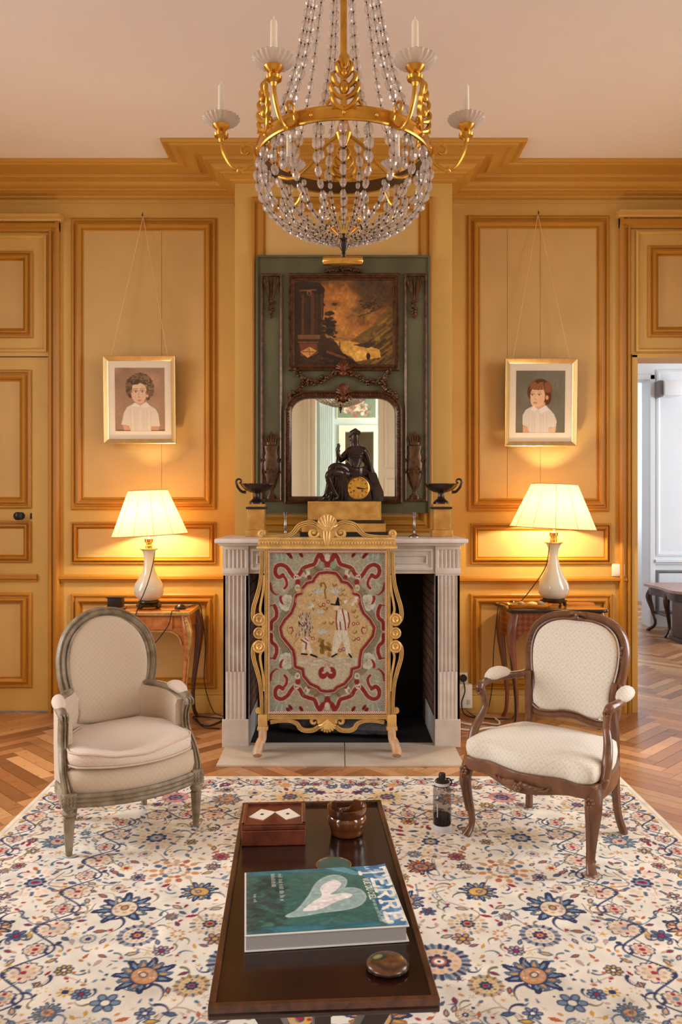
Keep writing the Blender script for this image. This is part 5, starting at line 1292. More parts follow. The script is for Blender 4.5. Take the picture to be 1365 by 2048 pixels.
# right table: serpentine dark table with lattice marquetry
def lattice_wood():
    m, nt, b = nodes_of('lattice_marquetry'); N, L = nt.nodes, nt.links
    tc = N.new('ShaderNodeTexCoord'); mp = N.new('ShaderNodeMapping'); mp.inputs['Rotation'].default_value = (0, PI / 4, 0); mp.inputs['Scale'].default_value = (42, 1, 42)
    L.new(tc.outputs['Object'], mp.inputs['Vector']); sp = N.new('ShaderNodeSeparateXYZ'); L.new(mp.outputs[0], sp.inputs[0]); cb = N.new('ShaderNodeCombineXYZ'); L.new(sp.outputs['X'], cb.inputs['X']); L.new(sp.outputs['Z'], cb.inputs['Y'])
    ck_ = N.new('ShaderNodeTexChecker'); ck_.inputs['Scale'].default_value = 1; ck_.inputs['Color1'].default_value = lin4((124, 66, 38)); ck_.inputs['Color2'].default_value = lin4((92, 44, 26)); L.new(cb.outputs[0], ck_.inputs['Vector'])
    L.new(ck_.outputs['Color'], b.inputs['Base Color']); b.inputs['Roughness'].default_value = .3; b.inputs['Coat Weight'].default_value = .4; return m
t = thing('side_table', 'dark serpentine side table with lattice marquetry behind the cream open armchair, under the right lamp', 'side table', (1.29, 4.86, 0))
x0, x1, y0, y1, z = 1.005, 1.585, 4.69, 5.05, .715
o_ = spline([(x0, y0 + .02), (x0 + .06, y0 - .004), ((x0 + x1) / 2, y0 + .012), (x1 - .06, y0 - .004), (x1, y0 + .02), (x1 - .01, (y0 + y1) / 2), (x1, y1), ((x0 + x1) / 2, y1), (x0, y1), (x0 + .01, (y0 + y1) / 2)] if False else [(x0, y0 + .02, 0), (x0 + .06, y0 - .004, 0), ((x0 + x1) / 2, y0 + .012, 0), (x1 - .06, y0 - .004, 0), (x1, y0 + .02, 0), (x1 - .01, (y0 + y1) / 2, 0), (x1, y1, 0), ((x0 + x1) / 2, y1, 0), (x0, y1, 0), (x0 + .01, (y0 + y1) / 2, 0)], 5, True)
cx_, cy_ = (x0 + x1) / 2, (y0 + y1) / 2
tp_ = MB().slab([p[:2] for p in o_], z - .010, z).build('tabletop', wood('walnut_top', (150, 86, 40), (186, 118, 58), .15, (3, 12, 3), 1.5, .6), t, ang=30, world=True)
m = MB(); m.tube([(p[0], p[1], z - .010) for p in o_], .010, 8, closed=True); m.build('dark_rim', M_BLACK, tp_, world=True)
sc_o = [(cx_ + (p[0] - cx_) * .93, cy_ + (p[1] - cy_) * .90) for p in o_]
m = MB(); n_ = len(sc_o); bot = [z - .118 - .07 * min(1, (abs(p[0] - cx_) / .24) ** 6) for p in sc_o]
m.add([(p[0], p[1], z - .012) for p in sc_o] + [(p[0], p[1], b) for p, b in zip(sc_o, bot)], [(i, (i + 1) % n_, n_ + (i + 1) % n_, n_ + i) for i in range(n_)])
m.build('apron', lattice_wood(), t, world=True)
for sx in (-1, 1):
    for sy in (-1, 1):
        lx = (x0 + .045) if sx < 0 else (x1 - .045); ly = (y0 + .045) if sy < 0 else (y1 - .04)
        lg = cabriole(MB(), lx, ly, z - .02, 0, sx, sy, 1.0).build('leg', M_WAL, t, world=True)
        if sy < 0: MB().tube(spline([(lx + sx * .020, ly - .022, z - .03), (lx + sx * .042, ly - .034, z - .12), (lx + sx * .040, ly - .03, z - .22), (lx + sx * .016, ly - .016, z - .42), (lx, ly - .012, .10), (lx + sx * .012, ly - .016, .0)], 5), .0045, 6).build('ebony_edge', M_BLACK, lg, world=True)

# ---- table lamps
def shade_mat(name, col):
    m = bpy.data.materials.new(name); m.use_nodes = True; nt = m.node_tree; N, L = nt.nodes, nt.links; N.clear()
    out = N.new('ShaderNodeOutputMaterial'); df = N.new('ShaderNodeBsdfDiffuse'); tl = N.new('ShaderNodeBsdfTranslucent'); mx = N.new('ShaderNodeMixShader'); mx.inputs[0].default_value = .40
    tc = N.new('ShaderNodeTexCoord'); nz = N.new('ShaderNodeTexNoise'); nz.inputs['Scale'].default_value = 60; L.new(tc.outputs['Object'], nz.inputs['Vector'])
    rp = N.new('ShaderNodeValToRGB'); rp.color_ramp.elements[0].color = lin4([q * .97 for q in col]); rp.color_ramp.elements[1].color = lin4(col); L.new(nz.outputs['Fac'], rp.inputs['Fac'])
    L.new(rp.outputs['Color'], df.inputs['Color']); L.new(rp.outputs['Color'], tl.inputs['Color'])
    L.new(df.outputs[0], mx.inputs[1]); L.new(tl.outputs[0], mx.inputs[2]); L.new(mx.outputs[0], out.inputs['Surface']); return m
M_SHADE = shade_mat('cream_silk_shade', (222, 190, 146))
M_SEAM = mat('shade_seam', (206, 150, 96), .8)
M_CEL = mat('celadon_porcelain', (206, 208, 196), .12, var=.02, coat=.6)
M_LBASE = mat('aged_bronze_mount', (74, 56, 30), .35, .8, var=.3, scale=40)
M_BULB = bpy.data.materials.new('warm_bulb')
def lamp(name_lab, c, zt, vase, shade, stand_dark, cord, power, tilt):
    t = thing('table_lamp', name_lab, 'table lamp', (c[0], c[1], zt), group='celadon table lamps')
    # vase: list (radius, height above table)
    st = MB()
    if stand_dark:
        st.lathe([(.062, .020), (.080, .026), (.082, .034), (.066, .038), (.066, .044), (.05, .046)], n=24)
        for k in range(4):
            a = PI / 4 + k * PI / 2; ca, sa = math.cos(a), math.sin(a); st.tube(spline([(.064 * ca, .064 * sa, .028), (.078 * ca, .078 * sa, .020), (.070 * ca, .070 * sa, .014), (.084 * ca, .084 * sa, .0095)], 4), [.010, .009, .007, .008], 8)
            st.ell((.08 * ca, .08 * sa, .0085), (.011, .011, .008), 8, 5)
    else:
        st.lathe([(.055, .012), (.074, .014), (.078, .022), (.070, .026), (.060, .034), (.064, .040), (.062, .048), (.05, .050)], n=28)
        for k in range(4):
            a = PI / 4 + k * PI / 2 + .3; ca, sa = math.cos(a), math.sin(a); st.tube([(.06 * ca, .06 * sa, .018), (.084 * ca, .084 * sa, .014), (.088 * ca, .088 * sa, .010)], [.012, .011, .008], 8)
    st.build('lamp_stand', M_LBASE, t)
    MB().lathe(vase, n=40).build('porcelain_body', M_CEL, t, ang=60)
    zn = vase[-1][1]; rn = vase[-1][0]
    cl = MB().lathe([(rn + .004, zn - .004), (rn + .006, zn), (rn + .004, zn + .004), (.02, zn + .006), (.020, zn + .016), (.026, zn + .02), (.024, zn + .026), (.018, zn + .03), (.018, zn + .036), (.026, zn + .042), (.027, zn + .062), (.020, zn + .066), (.012, zn + .075), (.010, zn + .12), (0, zn + .12)], n=24).build('burner_collar', M_BRASS, t)
    r0, r1, zs0, zs1 = shade
    M_ = Matrix.Translation((0, 0, (zs0 + zs1) / 2)) @ Matrix.Rotation(tilt, 4, 'Y') @ Matrix.Translation((0, 0, -(zs0 + zs1) / 2))
    sh = MB(); n = 64
    vs = [(r * math.cos(2 * PI * k / n), r * math.sin(2 * PI * k / n), zz_) for r, zz_ in ((r0, zs0), (r0 * .75 + r1 * .25, zs0 * .75 + zs1 * .25), ((r0 + r1) / 2, (zs0 + zs1) / 2), (r0 * .25 + r1 * .75, zs0 * .25 + zs1 * .75), (r1, zs1)) for k in range(n)]
    sh.add(vs, [(i * n + k, i * n + (k + 1) % n, (i + 1) * n + (k + 1) % n, (i + 1) * n + k) for i in range(4) for k in range(n)]); sh.xform(M_)
    so = sh.build('lamp_shade', M_SHADE, t, ang=60)
    sm = MB()
    for k in range(12):
        a = 2 * PI * k / 12 + .33; sm.tube([(r0 * math.cos(a) * 1.002, r0 * math.sin(a) * 1.002, zs0), (r1 * math.cos(a) * 1.004, r1 * math.sin(a) * 1.004, zs1)], .0013, 5)
    sm.torus(r0, .0030, cz=zs0, n=60, m=6); sm.torus(r1, .0028, cz=zs1, n=50, m=6); sm.xform(M_)
    sm.build('shade_trim', M_SEAM, so)
    cr = MB(); cr.tube(spline([(-.0, 0, zn + .07), (0, 0, zs1 - .05)], 4), .003, 6)
    for k in range(3): a = k * 2 * PI / 3; cr.tube([(0, 0, zs1 - .03), (r1 * math.cos(a), r1 * math.sin(a), zs1 - .004)], .002, 5)
    cr.xform(M_); cr.build('shade_carrier', M_BRASS, t)
    cd = MB().tube(spline([(p[0] - c[0], p[1] - c[1], p[2] - zt) for p in cord], 7), .0030, 7).build('cord', M_CABLE, t)
    ld = bpy.data.lights.new('lamp_bulb', 'POINT'); ld.energy = power; ld.color = (1.0, .77, .46); ld.shadow_soft_size = .03
    lo = bpy.data.objects.new('lamp_bulb', ld); COL.objects.link(lo); lo.parent = t; lo.location = (0, 0, zn + .17)
    return t, cd
Lc = (wx(298, 4.86), 4.86); zt = .70
q = lambda py: wz(py, 4.86) - zt
vL = [(.045, .048), (.060, .054), (.086, .084), (.092, .116), (.084, .150), (.060, .186), (.040, .222), (.031, .260), (.029, .300), (.032, .330), (.042, .352), (.049, .362)]
YLc = 4.86
cordL = [(Lc[0] + .03, 4.83, 1.10), (Lc[0] + .055, 4.77, 1.03), (Lc[0] + .035, 4.70, .88), (Lc[0] - .01, 4.648, .74), (Lc[0] - .03, 4.643, .67), (Lc[0] - .06, 4.64, .55), (Lc[0] + .05, 4.645, .50), (Lc[0] + .16, 4.64, .62), (Lc[0] + .18, 4.645, .69), (Lc[0] + .187, 4.655, .711), (Lc[0] + .20, 4.672, .708), (Lc[0] + .22, 4.70, .706), (wx(352, 4.80), 4.80, .706), (wx(372, 4.86), 4.86, .705), (-.905, 4.97, .706), (-.882, 4.985, .710), (-.868, 4.99, .700), (-.862, 5.00, .66), (-.84, 5.02, .45), (-.85, 5.03, .22), (-.80, 5.03, .04), (-.74, 5.0, .008), (-.66, 4.98, .006)]
tl, cd = lamp('celadon table lamp with a tilted cream shade on the inlaid table left of the fireplace', Lc, zt, vL, (.228, .118, wz(1070, 4.86) - zt, wz(981, 4.86) - zt), False, cordL, 23, math.radians(-3.0))
sp_ = (wx(361, 4.83) - Lc[0], 4.83 - Lc[1], 0)
MB().lathe([(.034, .0), (.036, .008), (.030, .018), (.014, .028), (.010, .030), (0, .031)], sp_[0], sp_[1], 20, cz=.001).build('cord_switch', M_BLACK, cd)
Rc = (wx(1108, 4.87), 4.87); zt = .715
vR = [(.055, .044), (.070, .050), (.090, .078), (.095, .105), (.088, .138), (.066, .178), (.046, .220), (.032, .265), (.026, .305), (.030, .345), (.044, .375), (.050, .384)]
cordR = [(Rc[0] - .03, 4.83, 1.13), (Rc[0] - .05, 4.78, 1.08), (Rc[0] - .075, 4.77, .96), (Rc[0] - .12, 4.87, .84), (Rc[0] - .20, 4.89, .735), (Rc[0] - .25, 4.90, .7195), (Rc[0] - .285, 4.90, .7195), (1.000, 4.90, .728), (.978, 4.885, .70), (.955, 4.9, .45), (.96, 4.98, .2), (.93, 5.0, .03), (.86, 4.98, .008), (.80, 5.0, .04)]
tr2, cd2 = lamp('celadon table lamp with a wide cream shade on the lattice-marquetry table right of the fireplace', Rc, zt, vR, (.257, .138, wz(1056, 4.87) - zt, wz(969, 4.87) - zt), True, cordR, 26, math.radians(2.6))
MB().lathe([(.026, .0), (.028, .008), (.020, .022), (.010, .030), (0, .032)], wx(1026, 4.88) - Rc[0], 4.88 - Rc[1], 18, cz=.001).build('cord_switch', M_BLACK, cd2)

# ---- on the tables
bx = thing('writing_box', 'small black box on a flat tray at the left end of the inlaid side table', 'box', (wx(232, 4.83), 4.83, .7015))
cxb = 0
MB().box(-.058, .058, -.05, .05, 0, .010, .003).build('tray_base', mat('grey_metal_tray', (118, 92, 70), .35, .5), bx)
MB().box(-.043, .043, -.035, .035, .010, .066, .002).build('body', M_BLACK, bx)
MB().box(-.050, .050, -.042, .042, .066, .074, .002).build('lid', M_BLACK, bx)
ty = thing('tray', 'small shallow brass tray at the left front of the lattice-marquetry side table', 'tray', (wx(1058, 4.755), 4.755, .7165))
ot = spline([(-.120, -.052, 0), (0, -.056, 0), (.120, -.052, 0), (.126, 0, 0), (.120, .045, 0), (0, .048, 0), (-.120, .045, 0), (-.126, 0, 0)], 5, True)
m = MB(); n_ = len(ot)
lv = [(.80, .002), (.84, .004), (1.0, .026), (1.01, .025), (.85, 0)]
vs = [(p[0] * s, p[1] * s, h) for s, h in lv for p in ot]
m.add(vs, [(i * n_ + k, i * n_ + (k + 1) % n_, (i + 1) * n_ + (k + 1) % n_, (i + 1) * n_ + k) for i in range(4) for k in range(n_)] + [tuple(range(n_)), tuple(4 * n_ + k for k in range(n_))])
m.build('dish', M_BRASS, ty)
for i, (dx_, dy_, r, c, lab) in enumerate(((-.045, -.005, (.022, .020, .018), (150, 112, 70), 'round brown pebble at the left in the brass tray'), (.018, -.012, (.034, .026, .018), (206, 164, 92), 'large yellow pebble in the middle of the brass tray'), (.072, .0, (.024, .020, .018), (120, 112, 104), 'grey pebble at the right in the brass tray'))):
    o = MB().ell((0, 0, 0), r, 16, 10).build('pebble', mat('pebble_%d' % i, c, .5, var=.25, scale=60)); o.location = (wx(1058, 4.755) + dx_, 4.755 + dy_, .7165 + .003 + r[2])
    tag(o, lab, 'pebble', 'pebbles in the brass tray')

# ---- portraits hung on cords
M_FRG = mat('silver_gilt_frame', (222, 192, 132), .30, .8, var=.12, scale=20, stretch=(1, 1, .2))
M_MAT = mat('ivory_mount', (232, 214, 190), .8, var=.02)
M_PGL = pane_glass('picture_glass')
def portrait(px0, px1, py0, py1, apex, lab, draw, mount, inner, zo, skew):
    # leans forward from the wall, hung from one nail
    YT_, YB_ = 5.048, 5.072
    xa, xb = wx(px0, 5.03), wx(px1, 5.03); za, zb = wz(py1, 5.06), wz(py0, 5.045)
    cx, cz = (xa + xb) / 2, (za + zb) / 2
    t = thing('portrait_picture', lab, 'picture', (cx, 5.03, cz), group='child portraits on cords')
    w_, h_ = xb - xa, zb - za
    t.rotation_euler = (math.atan2(YB_ - YT_, h_), 0, 0)
    fr = MB().frame(-w_ / 2, w_ / 2, -h_ / 2, h_ / 2, [(0, -.008), (0, .020), (.003, .022), (.026, .008), (.030, .004), (.030, -.008)], 0, True)
    fr.build('frame', M_FRG, t, ang=20)
    e = .028
    MB().box(-w_ / 2 + e, w_ / 2 - e, -.002, .006, -h_ / 2 + e, h_ / 2 - e).build('mount', M_MAT, t, ang=0)
    sx = lambda x: -w_ / 2 + (x - zo[0]) / (zo[2] - zo[0]) * w_
    sz = lambda y: h_ / 2 - (y - zo[1]) / (zo[3] - zo[1]) * h_
    pd = Pad(inner[0], inner[2], inner[1], inner[3], 130, 164, (164, 128, 100)); pd.aa = 10
    draw(pd); pd.build('drawing', paint_mat(lab.split()[0] + '_pastel', .9, .1, .05, 400), lambda x, y: (sx(x), np.full_like(x, -.0035), sz(y)), t)
    MB().box(-w_ / 2 + e, w_ / 2 - e, -.0062, -.0052, -h_ / 2 + e, h_ / 2 - e).build('glass', M_PGL, t, ang=0)
    M_i = (Matrix.Translation(t.location) @ t.rotation_euler.to_matrix().to_4x4()).inverted()
    ap = Vector((wx(apex[0], 5.07), 5.075, wz(apex[1], 5.07)))
    A = M_i @ ap
    c = MB()
    for s in (-.40, .40): c.tube([tuple(A), (s * w_, -.004, h_ / 2 - .02)], .0022, 6)
    c.build('hanging_cord', mat('gold_cord', (224, 186, 126), .7), t)
    n = MB(); n.tube([(0, -.022, .004), (0, .024, -.004)], .0022, 6); n.ell((0, -.022, .004), (.005, .003, .005), 8, 5); n.tube([(0, -.012, .0), (0, -.012, .022)], .003, 5); n.v = [tuple(M_i @ (Vector(v) + ap)) for v in n.v]
    n.build('nail', M_BLACK, t)
def kid1(p):
    X_, Y_ = np.meshgrid(p.xs, p.ys); p.img[:] = (166, 130, 104); p.mottle(.05, 160, 3)
    for k in range(160): p.ell(rng.uniform(310, 1050), rng.uniform(360, 1310), 60, 12, [(176, 138, 110), (152, 118, 92), (160, 124, 98)][k % 3], rng.uniform(0, 3), .35)
    SK = (222, 182, 150); HR = (98, 76, 56)
    p.poly([(330, 1310), (352, 1285), (1050, 1285), (1055, 1310)], (134, 98, 74))
    for k in range(60):
        a = rng.uniform(PI * .95, PI * 2.05); p.ell(682 + 165 * math.cos(a), 640 + 160 * math.sin(a), rng.uniform(30, 55), rng.uniform(26, 44), [(104, 82, 62), (84, 64, 48), (128, 102, 78)][k % 3], rng.uniform(0, 3))
    p.ell(530, 680, 56, 110, HR); p.ell(838, 690, 58, 110, (120, 92, 66)); p.ell(545, 770, 34, 44, (92, 66, 48)); p.ell(806, 800, 30, 50, (104, 74, 52))
    p.poly([(620, 860), (750, 860), (760, 960), (610, 960)], (208, 164, 132)); p.ell(670, 735, 118, 160, SK); p.ell(798, 775, 18, 34, (224, 170, 134)); p.ell(640, 640, 70, 40, (228, 192, 160))
    for k in range(16): p.ell(rng.uniform(560, 790), rng.uniform(545, 590), 44, 26, [(104, 82, 62), (86, 66, 50)][k % 2], rng.uniform(-.5, .5))
    for k in range(90):
        a = rng.uniform(PI * .80, PI * 2.2); q = rng.uniform(.80, 1.12); cx_, cy_ = 682 + 175 * q * math.cos(a), 650 + 175 * q * math.sin(a)
        p.line([(cx_ + 24 * math.cos(b), cy_ + 24 * math.sin(b)) for b in np.linspace(a, a + 3.4, 7)], 11, [(142, 114, 86), (78, 58, 44), (112, 88, 66), (156, 128, 100)][k % 4], al=.75)
    for ex in (622, 722): p.ell(ex, 720, 24, 9, (226, 202, 180)); p.ell(ex, 719, 12, 10, (78, 56, 42)); p.line([(ex - 30, 704), (ex, 698), (ex + 30, 706)], 7, (92, 66, 50)); p.line([(ex - 30, 676), (ex + 26, 672)], 8, (150, 112, 84))
    p.line([(672, 720), (662, 780), (676, 800)], 7, (196, 150, 118)); p.ell(672, 802, 20, 8, (200, 150, 120)); p.ell(676, 846, 34, 9, (196, 124, 104)); p.ell(676, 858, 26, 7, (206, 140, 118)); p.ell(600, 800, 30, 26, (226, 170, 140), 0, .6)
    SH_ = (222, 204, 184)
    p.poly([(600, 890), (490, 950), (440, 1040), (400, 1210), (520, 1230), (540, 1310), (850, 1310), (850, 1240), (985, 1240), (960, 1060), (920, 980), (790, 900), (690, 930)], SH_)
    p.poly([(600, 880), (560, 930), (640, 950), (690, 930)], (232, 218, 200)); p.poly([(780, 870), (840, 940), (740, 965), (690, 930)], (230, 214, 196))
    for x in (540, 600, 640, 740, 790, 850): p.line([(x, 1000), (x + rng.uniform(-10, 10), 1290)], 9, (206, 184, 162), al=.7)
    for x in (570, 690, 820): p.line([(x, 990), (x, 1300)], 14, (232, 216, 198), al=.6)
    p.poly([(420, 1215), (520, 1230), (530, 1296), (440, 1300)], (208, 158, 124)); p.poly([(850, 1240), (975, 1240), (960, 1300), (856, 1300)], (204, 150, 116)); p.line([(440, 1050), (410, 1215)], 8, (204, 184, 164))
def kid2(p):
    p.img[:] = (118, 112, 96); p.mottle(.05, 160, 5)
    for k in range(160): p.ell(rng.uniform(325, 1060), rng.uniform(410, 1335), 70, 14, [(126, 118, 100), (108, 100, 84), (118, 108, 96)][k % 3], rng.uniform(1.2, 1.9), .35)
    SK = (228, 184, 148); HR = (126, 76, 48)
    p.ell(685, 690, 180, 160, HR); p.ell(790, 800, 66, 120, (98, 58, 38)); p.ell(530, 730, 40, 90, (92, 56, 38)); p.ell(690, 570, 80, 40, (84, 54, 38)); p.ell(800, 660, 58, 80, (140, 92, 60)); p.ell(590, 630, 60, 50, (148, 92, 60))
    p.poly([(610, 900), (760, 880), (770, 990), (620, 1000)], (214, 162, 124)); p.ell(648, 790, 112, 162, SK); p.ell(606, 860, 64, 92, (230, 188, 150)); p.ell(790, 810, 22, 36, (222, 164, 126))
    for k in range(14): p.line([(690 + k * 3, 590), (540 + k * 17, 690 - abs(k - 7) * 2)], 22, [(148, 92, 58), (120, 74, 48), (164, 106, 68)][k % 3])
    for ex in (570, 676): p.ell(ex, 770, 23, 9, (230, 208, 186)); p.ell(ex - 4, 769, 12, 10, (78, 62, 46)); p.line([(ex - 28, 756), (ex, 750), (ex + 28, 758)], 7, (104, 70, 48)); p.line([(ex - 26, 726), (ex + 26, 724)], 7, (168, 118, 84))
    p.line([(616, 760), (600, 822), (618, 836)], 7, (204, 152, 116)); p.ell(616, 840, 18, 7, (206, 154, 120)); p.ell(612, 886, 36, 9, (198, 118, 96)); p.ell(612, 898, 28, 7, (212, 140, 116)); p.ell(700, 850, 34, 30, (232, 172, 138), 0, .6)
    SH_ = (216, 202, 190)
    p.poly([(590, 930), (470, 990), (420, 1080), (420, 1220), (500, 1260), (520, 1335), (830, 1335), (810, 1260), (930, 1250), (940, 1160), (900, 1060), (780, 930), (660, 990)], SH_)
    p.poly([(590, 930), (540, 990), (600, 1020), (650, 990)], (232, 220, 210)); p.poly([(770, 930), (820, 1000), (700, 1050), (660, 990)], (230, 220, 212))
    for x in (520, 560, 600, 690, 740, 780): p.line([(x, 1050), (x + 6, 1330)], 8, (198, 182, 170), al=.7)
    for x in (540, 640, 660, 760): p.line([(x, 1040), (x, 1330)], 9, (230, 218, 208), al=.6)
    p.poly([(430, 1230), (505, 1262), (516, 1335), (430, 1335)], (216, 162, 118)); p.poly([(815, 1262), (930, 1252), (920, 1335), (832, 1335)], (220, 176, 144)); p.line([(900, 1070), (926, 1250)], 8, (200, 184, 172)); p.line([(425, 1210), (500, 1250)], 9, (198, 182, 170))
portrait(208, 352, 714, 888, (286, 433), 'framed pastel portrait of a curly-haired child in white, left of the chimney', kid1, None, (310, 360, 1055, 1312), (140, 185, 1224, 1502), .5)
portrait(1010, 1154, 719, 893, (1077, 429), 'framed pastel portrait of a straight-haired child on grey, right of the chimney', kid2, None, (322, 408, 1062, 1337), (150, 229, 1240, 1540), .2)
# ---- switch, sockets, cables
o = thing('light_switch', 'white plastic switch plate on the panelling right of the right lamp', 'switch', (wx(1237, 5.09), 5.09, wz(1140, 5.09)))
MB().box(-.040, .040, -.012, .009, -.040, .040, .005).build('plate', M_WHITEPL, o); MB().box(-.030, .030, -.0145, -.011, -.030, .030, .002).build('rocker', M_WHITEPL, o)
o = thing('wall_socket', 'white wall socket low on the panelling just right of the fireplace', 'socket', (wx(925, 5.08), 5.095, wz(1359, 5.09)))
MB().box(-.036, .036, -.008, .006, -.044, .044, .004).build('plate', M_WHITEPL, o); MB().lathe([(.024, 0), (.024, .010), (.020, .020), (.012, .03), (0, .03)], n=18).xform(Matrix.Translation((.008, -.008, .01)) @ Matrix.Rotation(PI / 2, 4, 'X')).build('black_plug', M_BLACK, o)
o = thing('wall_box', 'white rectangular junction box under the wall socket, right of the fireplace', 'junction box', (wx(929, 5.08), 5.06, wz(1390, 5.08)))
MB().box(-.040, .046, -.02, .02, -.075, .075, .005).build('cover', M_WHITEPL, o); MB().box(.012, .034, -.0225, -.019, -.05, -.02, .001).build('vent_patch', mat('grey_patch', (190, 184, 172), .5), o)
o = MB().tube(spline([(wx(927, 5.05), 5.075, wz(1356, 5.05)), (wx(930, 5.03), 5.02, .16), (wx(924, 5.02), 5.02, .08), (wx(932, 5.0), 5.0, .012), (.90, 4.95, .006), (1.06, 4.93, .006), (1.1, 5.0, .006)], 8), .004, 7).build('power_cable', M_CABLE); tag(o, 'black cable running from the wall socket along the baseboard, right of the fireplace', 'cable', 'cables by the right side table')
o = MB().tube(spline([(.72, 4.86, .006), (.80, 4.80, .006), (.88, 4.84, .006), (.955, 4.80, .0062), (.98, 4.86, .0062), (.97, 4.95, .0062)], 8), .006, 7).build('power_cable', M_WCABLE); tag(o, 'white cable snaking on the parquet right of the fireplace, farther one', 'cable', 'cables by the right side table')
o = MB().tube(spline([(.72, 4.70, .006), (.80, 4.68, .006), (.86, 4.72, .0062), (.93, 4.745, .0062), (.98, 4.70, .0062)], 8), .006, 7).build('power_cable', M_WCABLE); tag(o, 'white cable snaking on the parquet right of the fireplace, nearer one', 'cable', 'cables by the right side table')
o = MB().tube(spline([(wx(392, 4.95), 4.95, .005), (wx(400, 4.8), 4.82, .005), (wx(418, 4.78), 4.78, .005), (wx(436, 4.85), 4.85, .005), (wx(445, 4.93), 4.93, .005), (wx(420, 4.97), 4.97, .005), (wx(395, 4.98), 4.995, .005), (wx(388, 4.96), 4.93, .012), (wx(410, 4.75), 4.73, .012), (wx(440, 4.72), 4.72, .005)], 8), .0045, 7).build('power_cable', M_CABLE); tag(o, 'tangled black cable on the parquet left of the fireplace', 'cable')
# ================================================================ left armchair: oval-back upholstered bergere
M_TAUPE = lattice_fabric('taupe_fabric', (198, 178, 156), (184, 162, 140), 150, dots=False)
M_CUSH = lattice_fabric('pale_cushion_fabric', (214, 198, 182), (198, 172, 150), 120)
M_GREYP = mat('worn_grey_green_paint', (152, 136, 112), .5, scale=22, col2=(104, 88, 66), bump=.2)
M_PIPE = mat('piping_cord', (204, 178, 156), .8, var=.05)
t = thing('armchair', 'low oval-back armchair with grey-painted frame and beige upholstery, loose seat cushion', 'armchair', (-.80, 3.13, .0135), math.radians(33))
def yb(x, z): return .375 + .16 * (z - .45) - 1.0 * x * x
arch_ = spline([(-.150, 0, .46), (-.172, 0, .52), (-.190, 0, .60), (-.190, 0, .68), (-.168, 0, .75), (-.125, 0, .80), (-.065, 0, .835), (0, 0, .845), (.065, 0, .835), (.125, 0, .80), (.168, 0, .75), (.190, 0, .68), (.190, 0, .60), (.172, 0, .52), (.150, 0, .46)], 5)
bx_ = .005
path = [(p[0] + bx_, yb(p[0], p[2]), p[2]) for p in arch_]
tb = MB().sweep(path, [(-.026, .018), (-.026, -.006), (-.022, -.016), (-.014, -.018), (-.010, -.010), (-.004, -.016), (.006, -.020), (.012, -.012), (.018, -.016), (.024, -.006), (.024, .018)], nrm=(0, .99, -.12))
tb.build('back_frame', M_GREYP, t, ang=50)
inner_ = [(p[0] * .90 + bx_, p[2] - .012 if p[2] > .5 else p[2] - .02) for p in arch_] + [(.135, .40), (0, .38), (-.135, .40)]
def fr_y(x, y, z): return (x, yb(x - bx_, y) - .004 - z, y)
m = MB(); m.pillow(inner_, -.014, .034, 8, 2.6, ax=fr_y); m.build('backrest', M_TAUPE, t, ang=60)
# upholstered wrap joining back and arms
U = spline([(-.232, .115, .50), (-.240, .18, .505), (-.228, .265, .52), (-.170, .340, .54), (-.085, .368, .50), (0, .376, .47), (.085, .368, .50), (.170, .340, .54), (.228, .265, .52), (.240, .18, .505), (.232, .115, .50)], 6)
m = MB(); n_ = len(U); vs = []
for i, p in enumerate(U):
    a = Vector(U[max(i - 1, 0)]); b = Vector(U[min(i + 1, n_ - 1)]); d = (b - a); d.z = 0; d.normalize(); nr = Vector((d.y, -d.x, 0))
    for off, z in ((-.016, .22), (-.018, .35), (-.018, p[2] - .02), (-.010, p[2]), (.012, p[2]), (.020, p[2] - .02), (.022, .35), (.018, .22)):
        vs.append((p[0] + nr.x * off, p[1] + nr.y * off, z))
k = 8
m.add(vs, [(i * k + j, i * k + (j + 1) % k, (i + 1) * k + (j + 1) % k, (i + 1) * k + j) for i in range(n_ - 1) for j in range(k)] + [tuple(range(k - 1, -1, -1)), tuple((n_ - 1) * k + j for j in range(k))])
m.build('side_upholstery', M_TAUPE, t, ang=60)
for s in (-1, 1):
    m = MB()
    m.tube(spline([(s * .162, .345, .535), (s * .215, .285, .530), (s * .250, .19, .522), (s * .256, .105, .512), (s * .254, .078, .494)], 5), [.017, .016, .017, .020, .018], 10)
    for q in (-.012, 0, .012): m.ell((s * .255 + q, .072, .497), (.0065, .020, .018), 8, 6)
    post = spline([(s * .254, .084, .496), (s * .250, .104, .45), (s * .252, .10, .39), (s * .262, .05, .32), (s * .262, .012, .265), (s * .258, .004, .235)], 6)
    m.sweep(post, [(-.016, .014), (-.016, -.012), (-.010, -.017), (-.006, -.009), (-.002, -.016), (.003, -.016), (.007, -.009), (.011, -.017), (.016, -.012), (.016, .014)], nrm=(0, 1, 0) if False else (s * .25, .95, .2))
    ar = m.build('arm', M_GREYP, t, ang=50)
    m = MB(); pd_ = spline([(s * .232, .250, .538), (s * .250, .185, .538), (s * .256, .112, .524)], 6); m.tube(pd_, [.010, .021, .025, .026, .022, .010], 12); m.build('arm_pad', M_CUSH, ar)
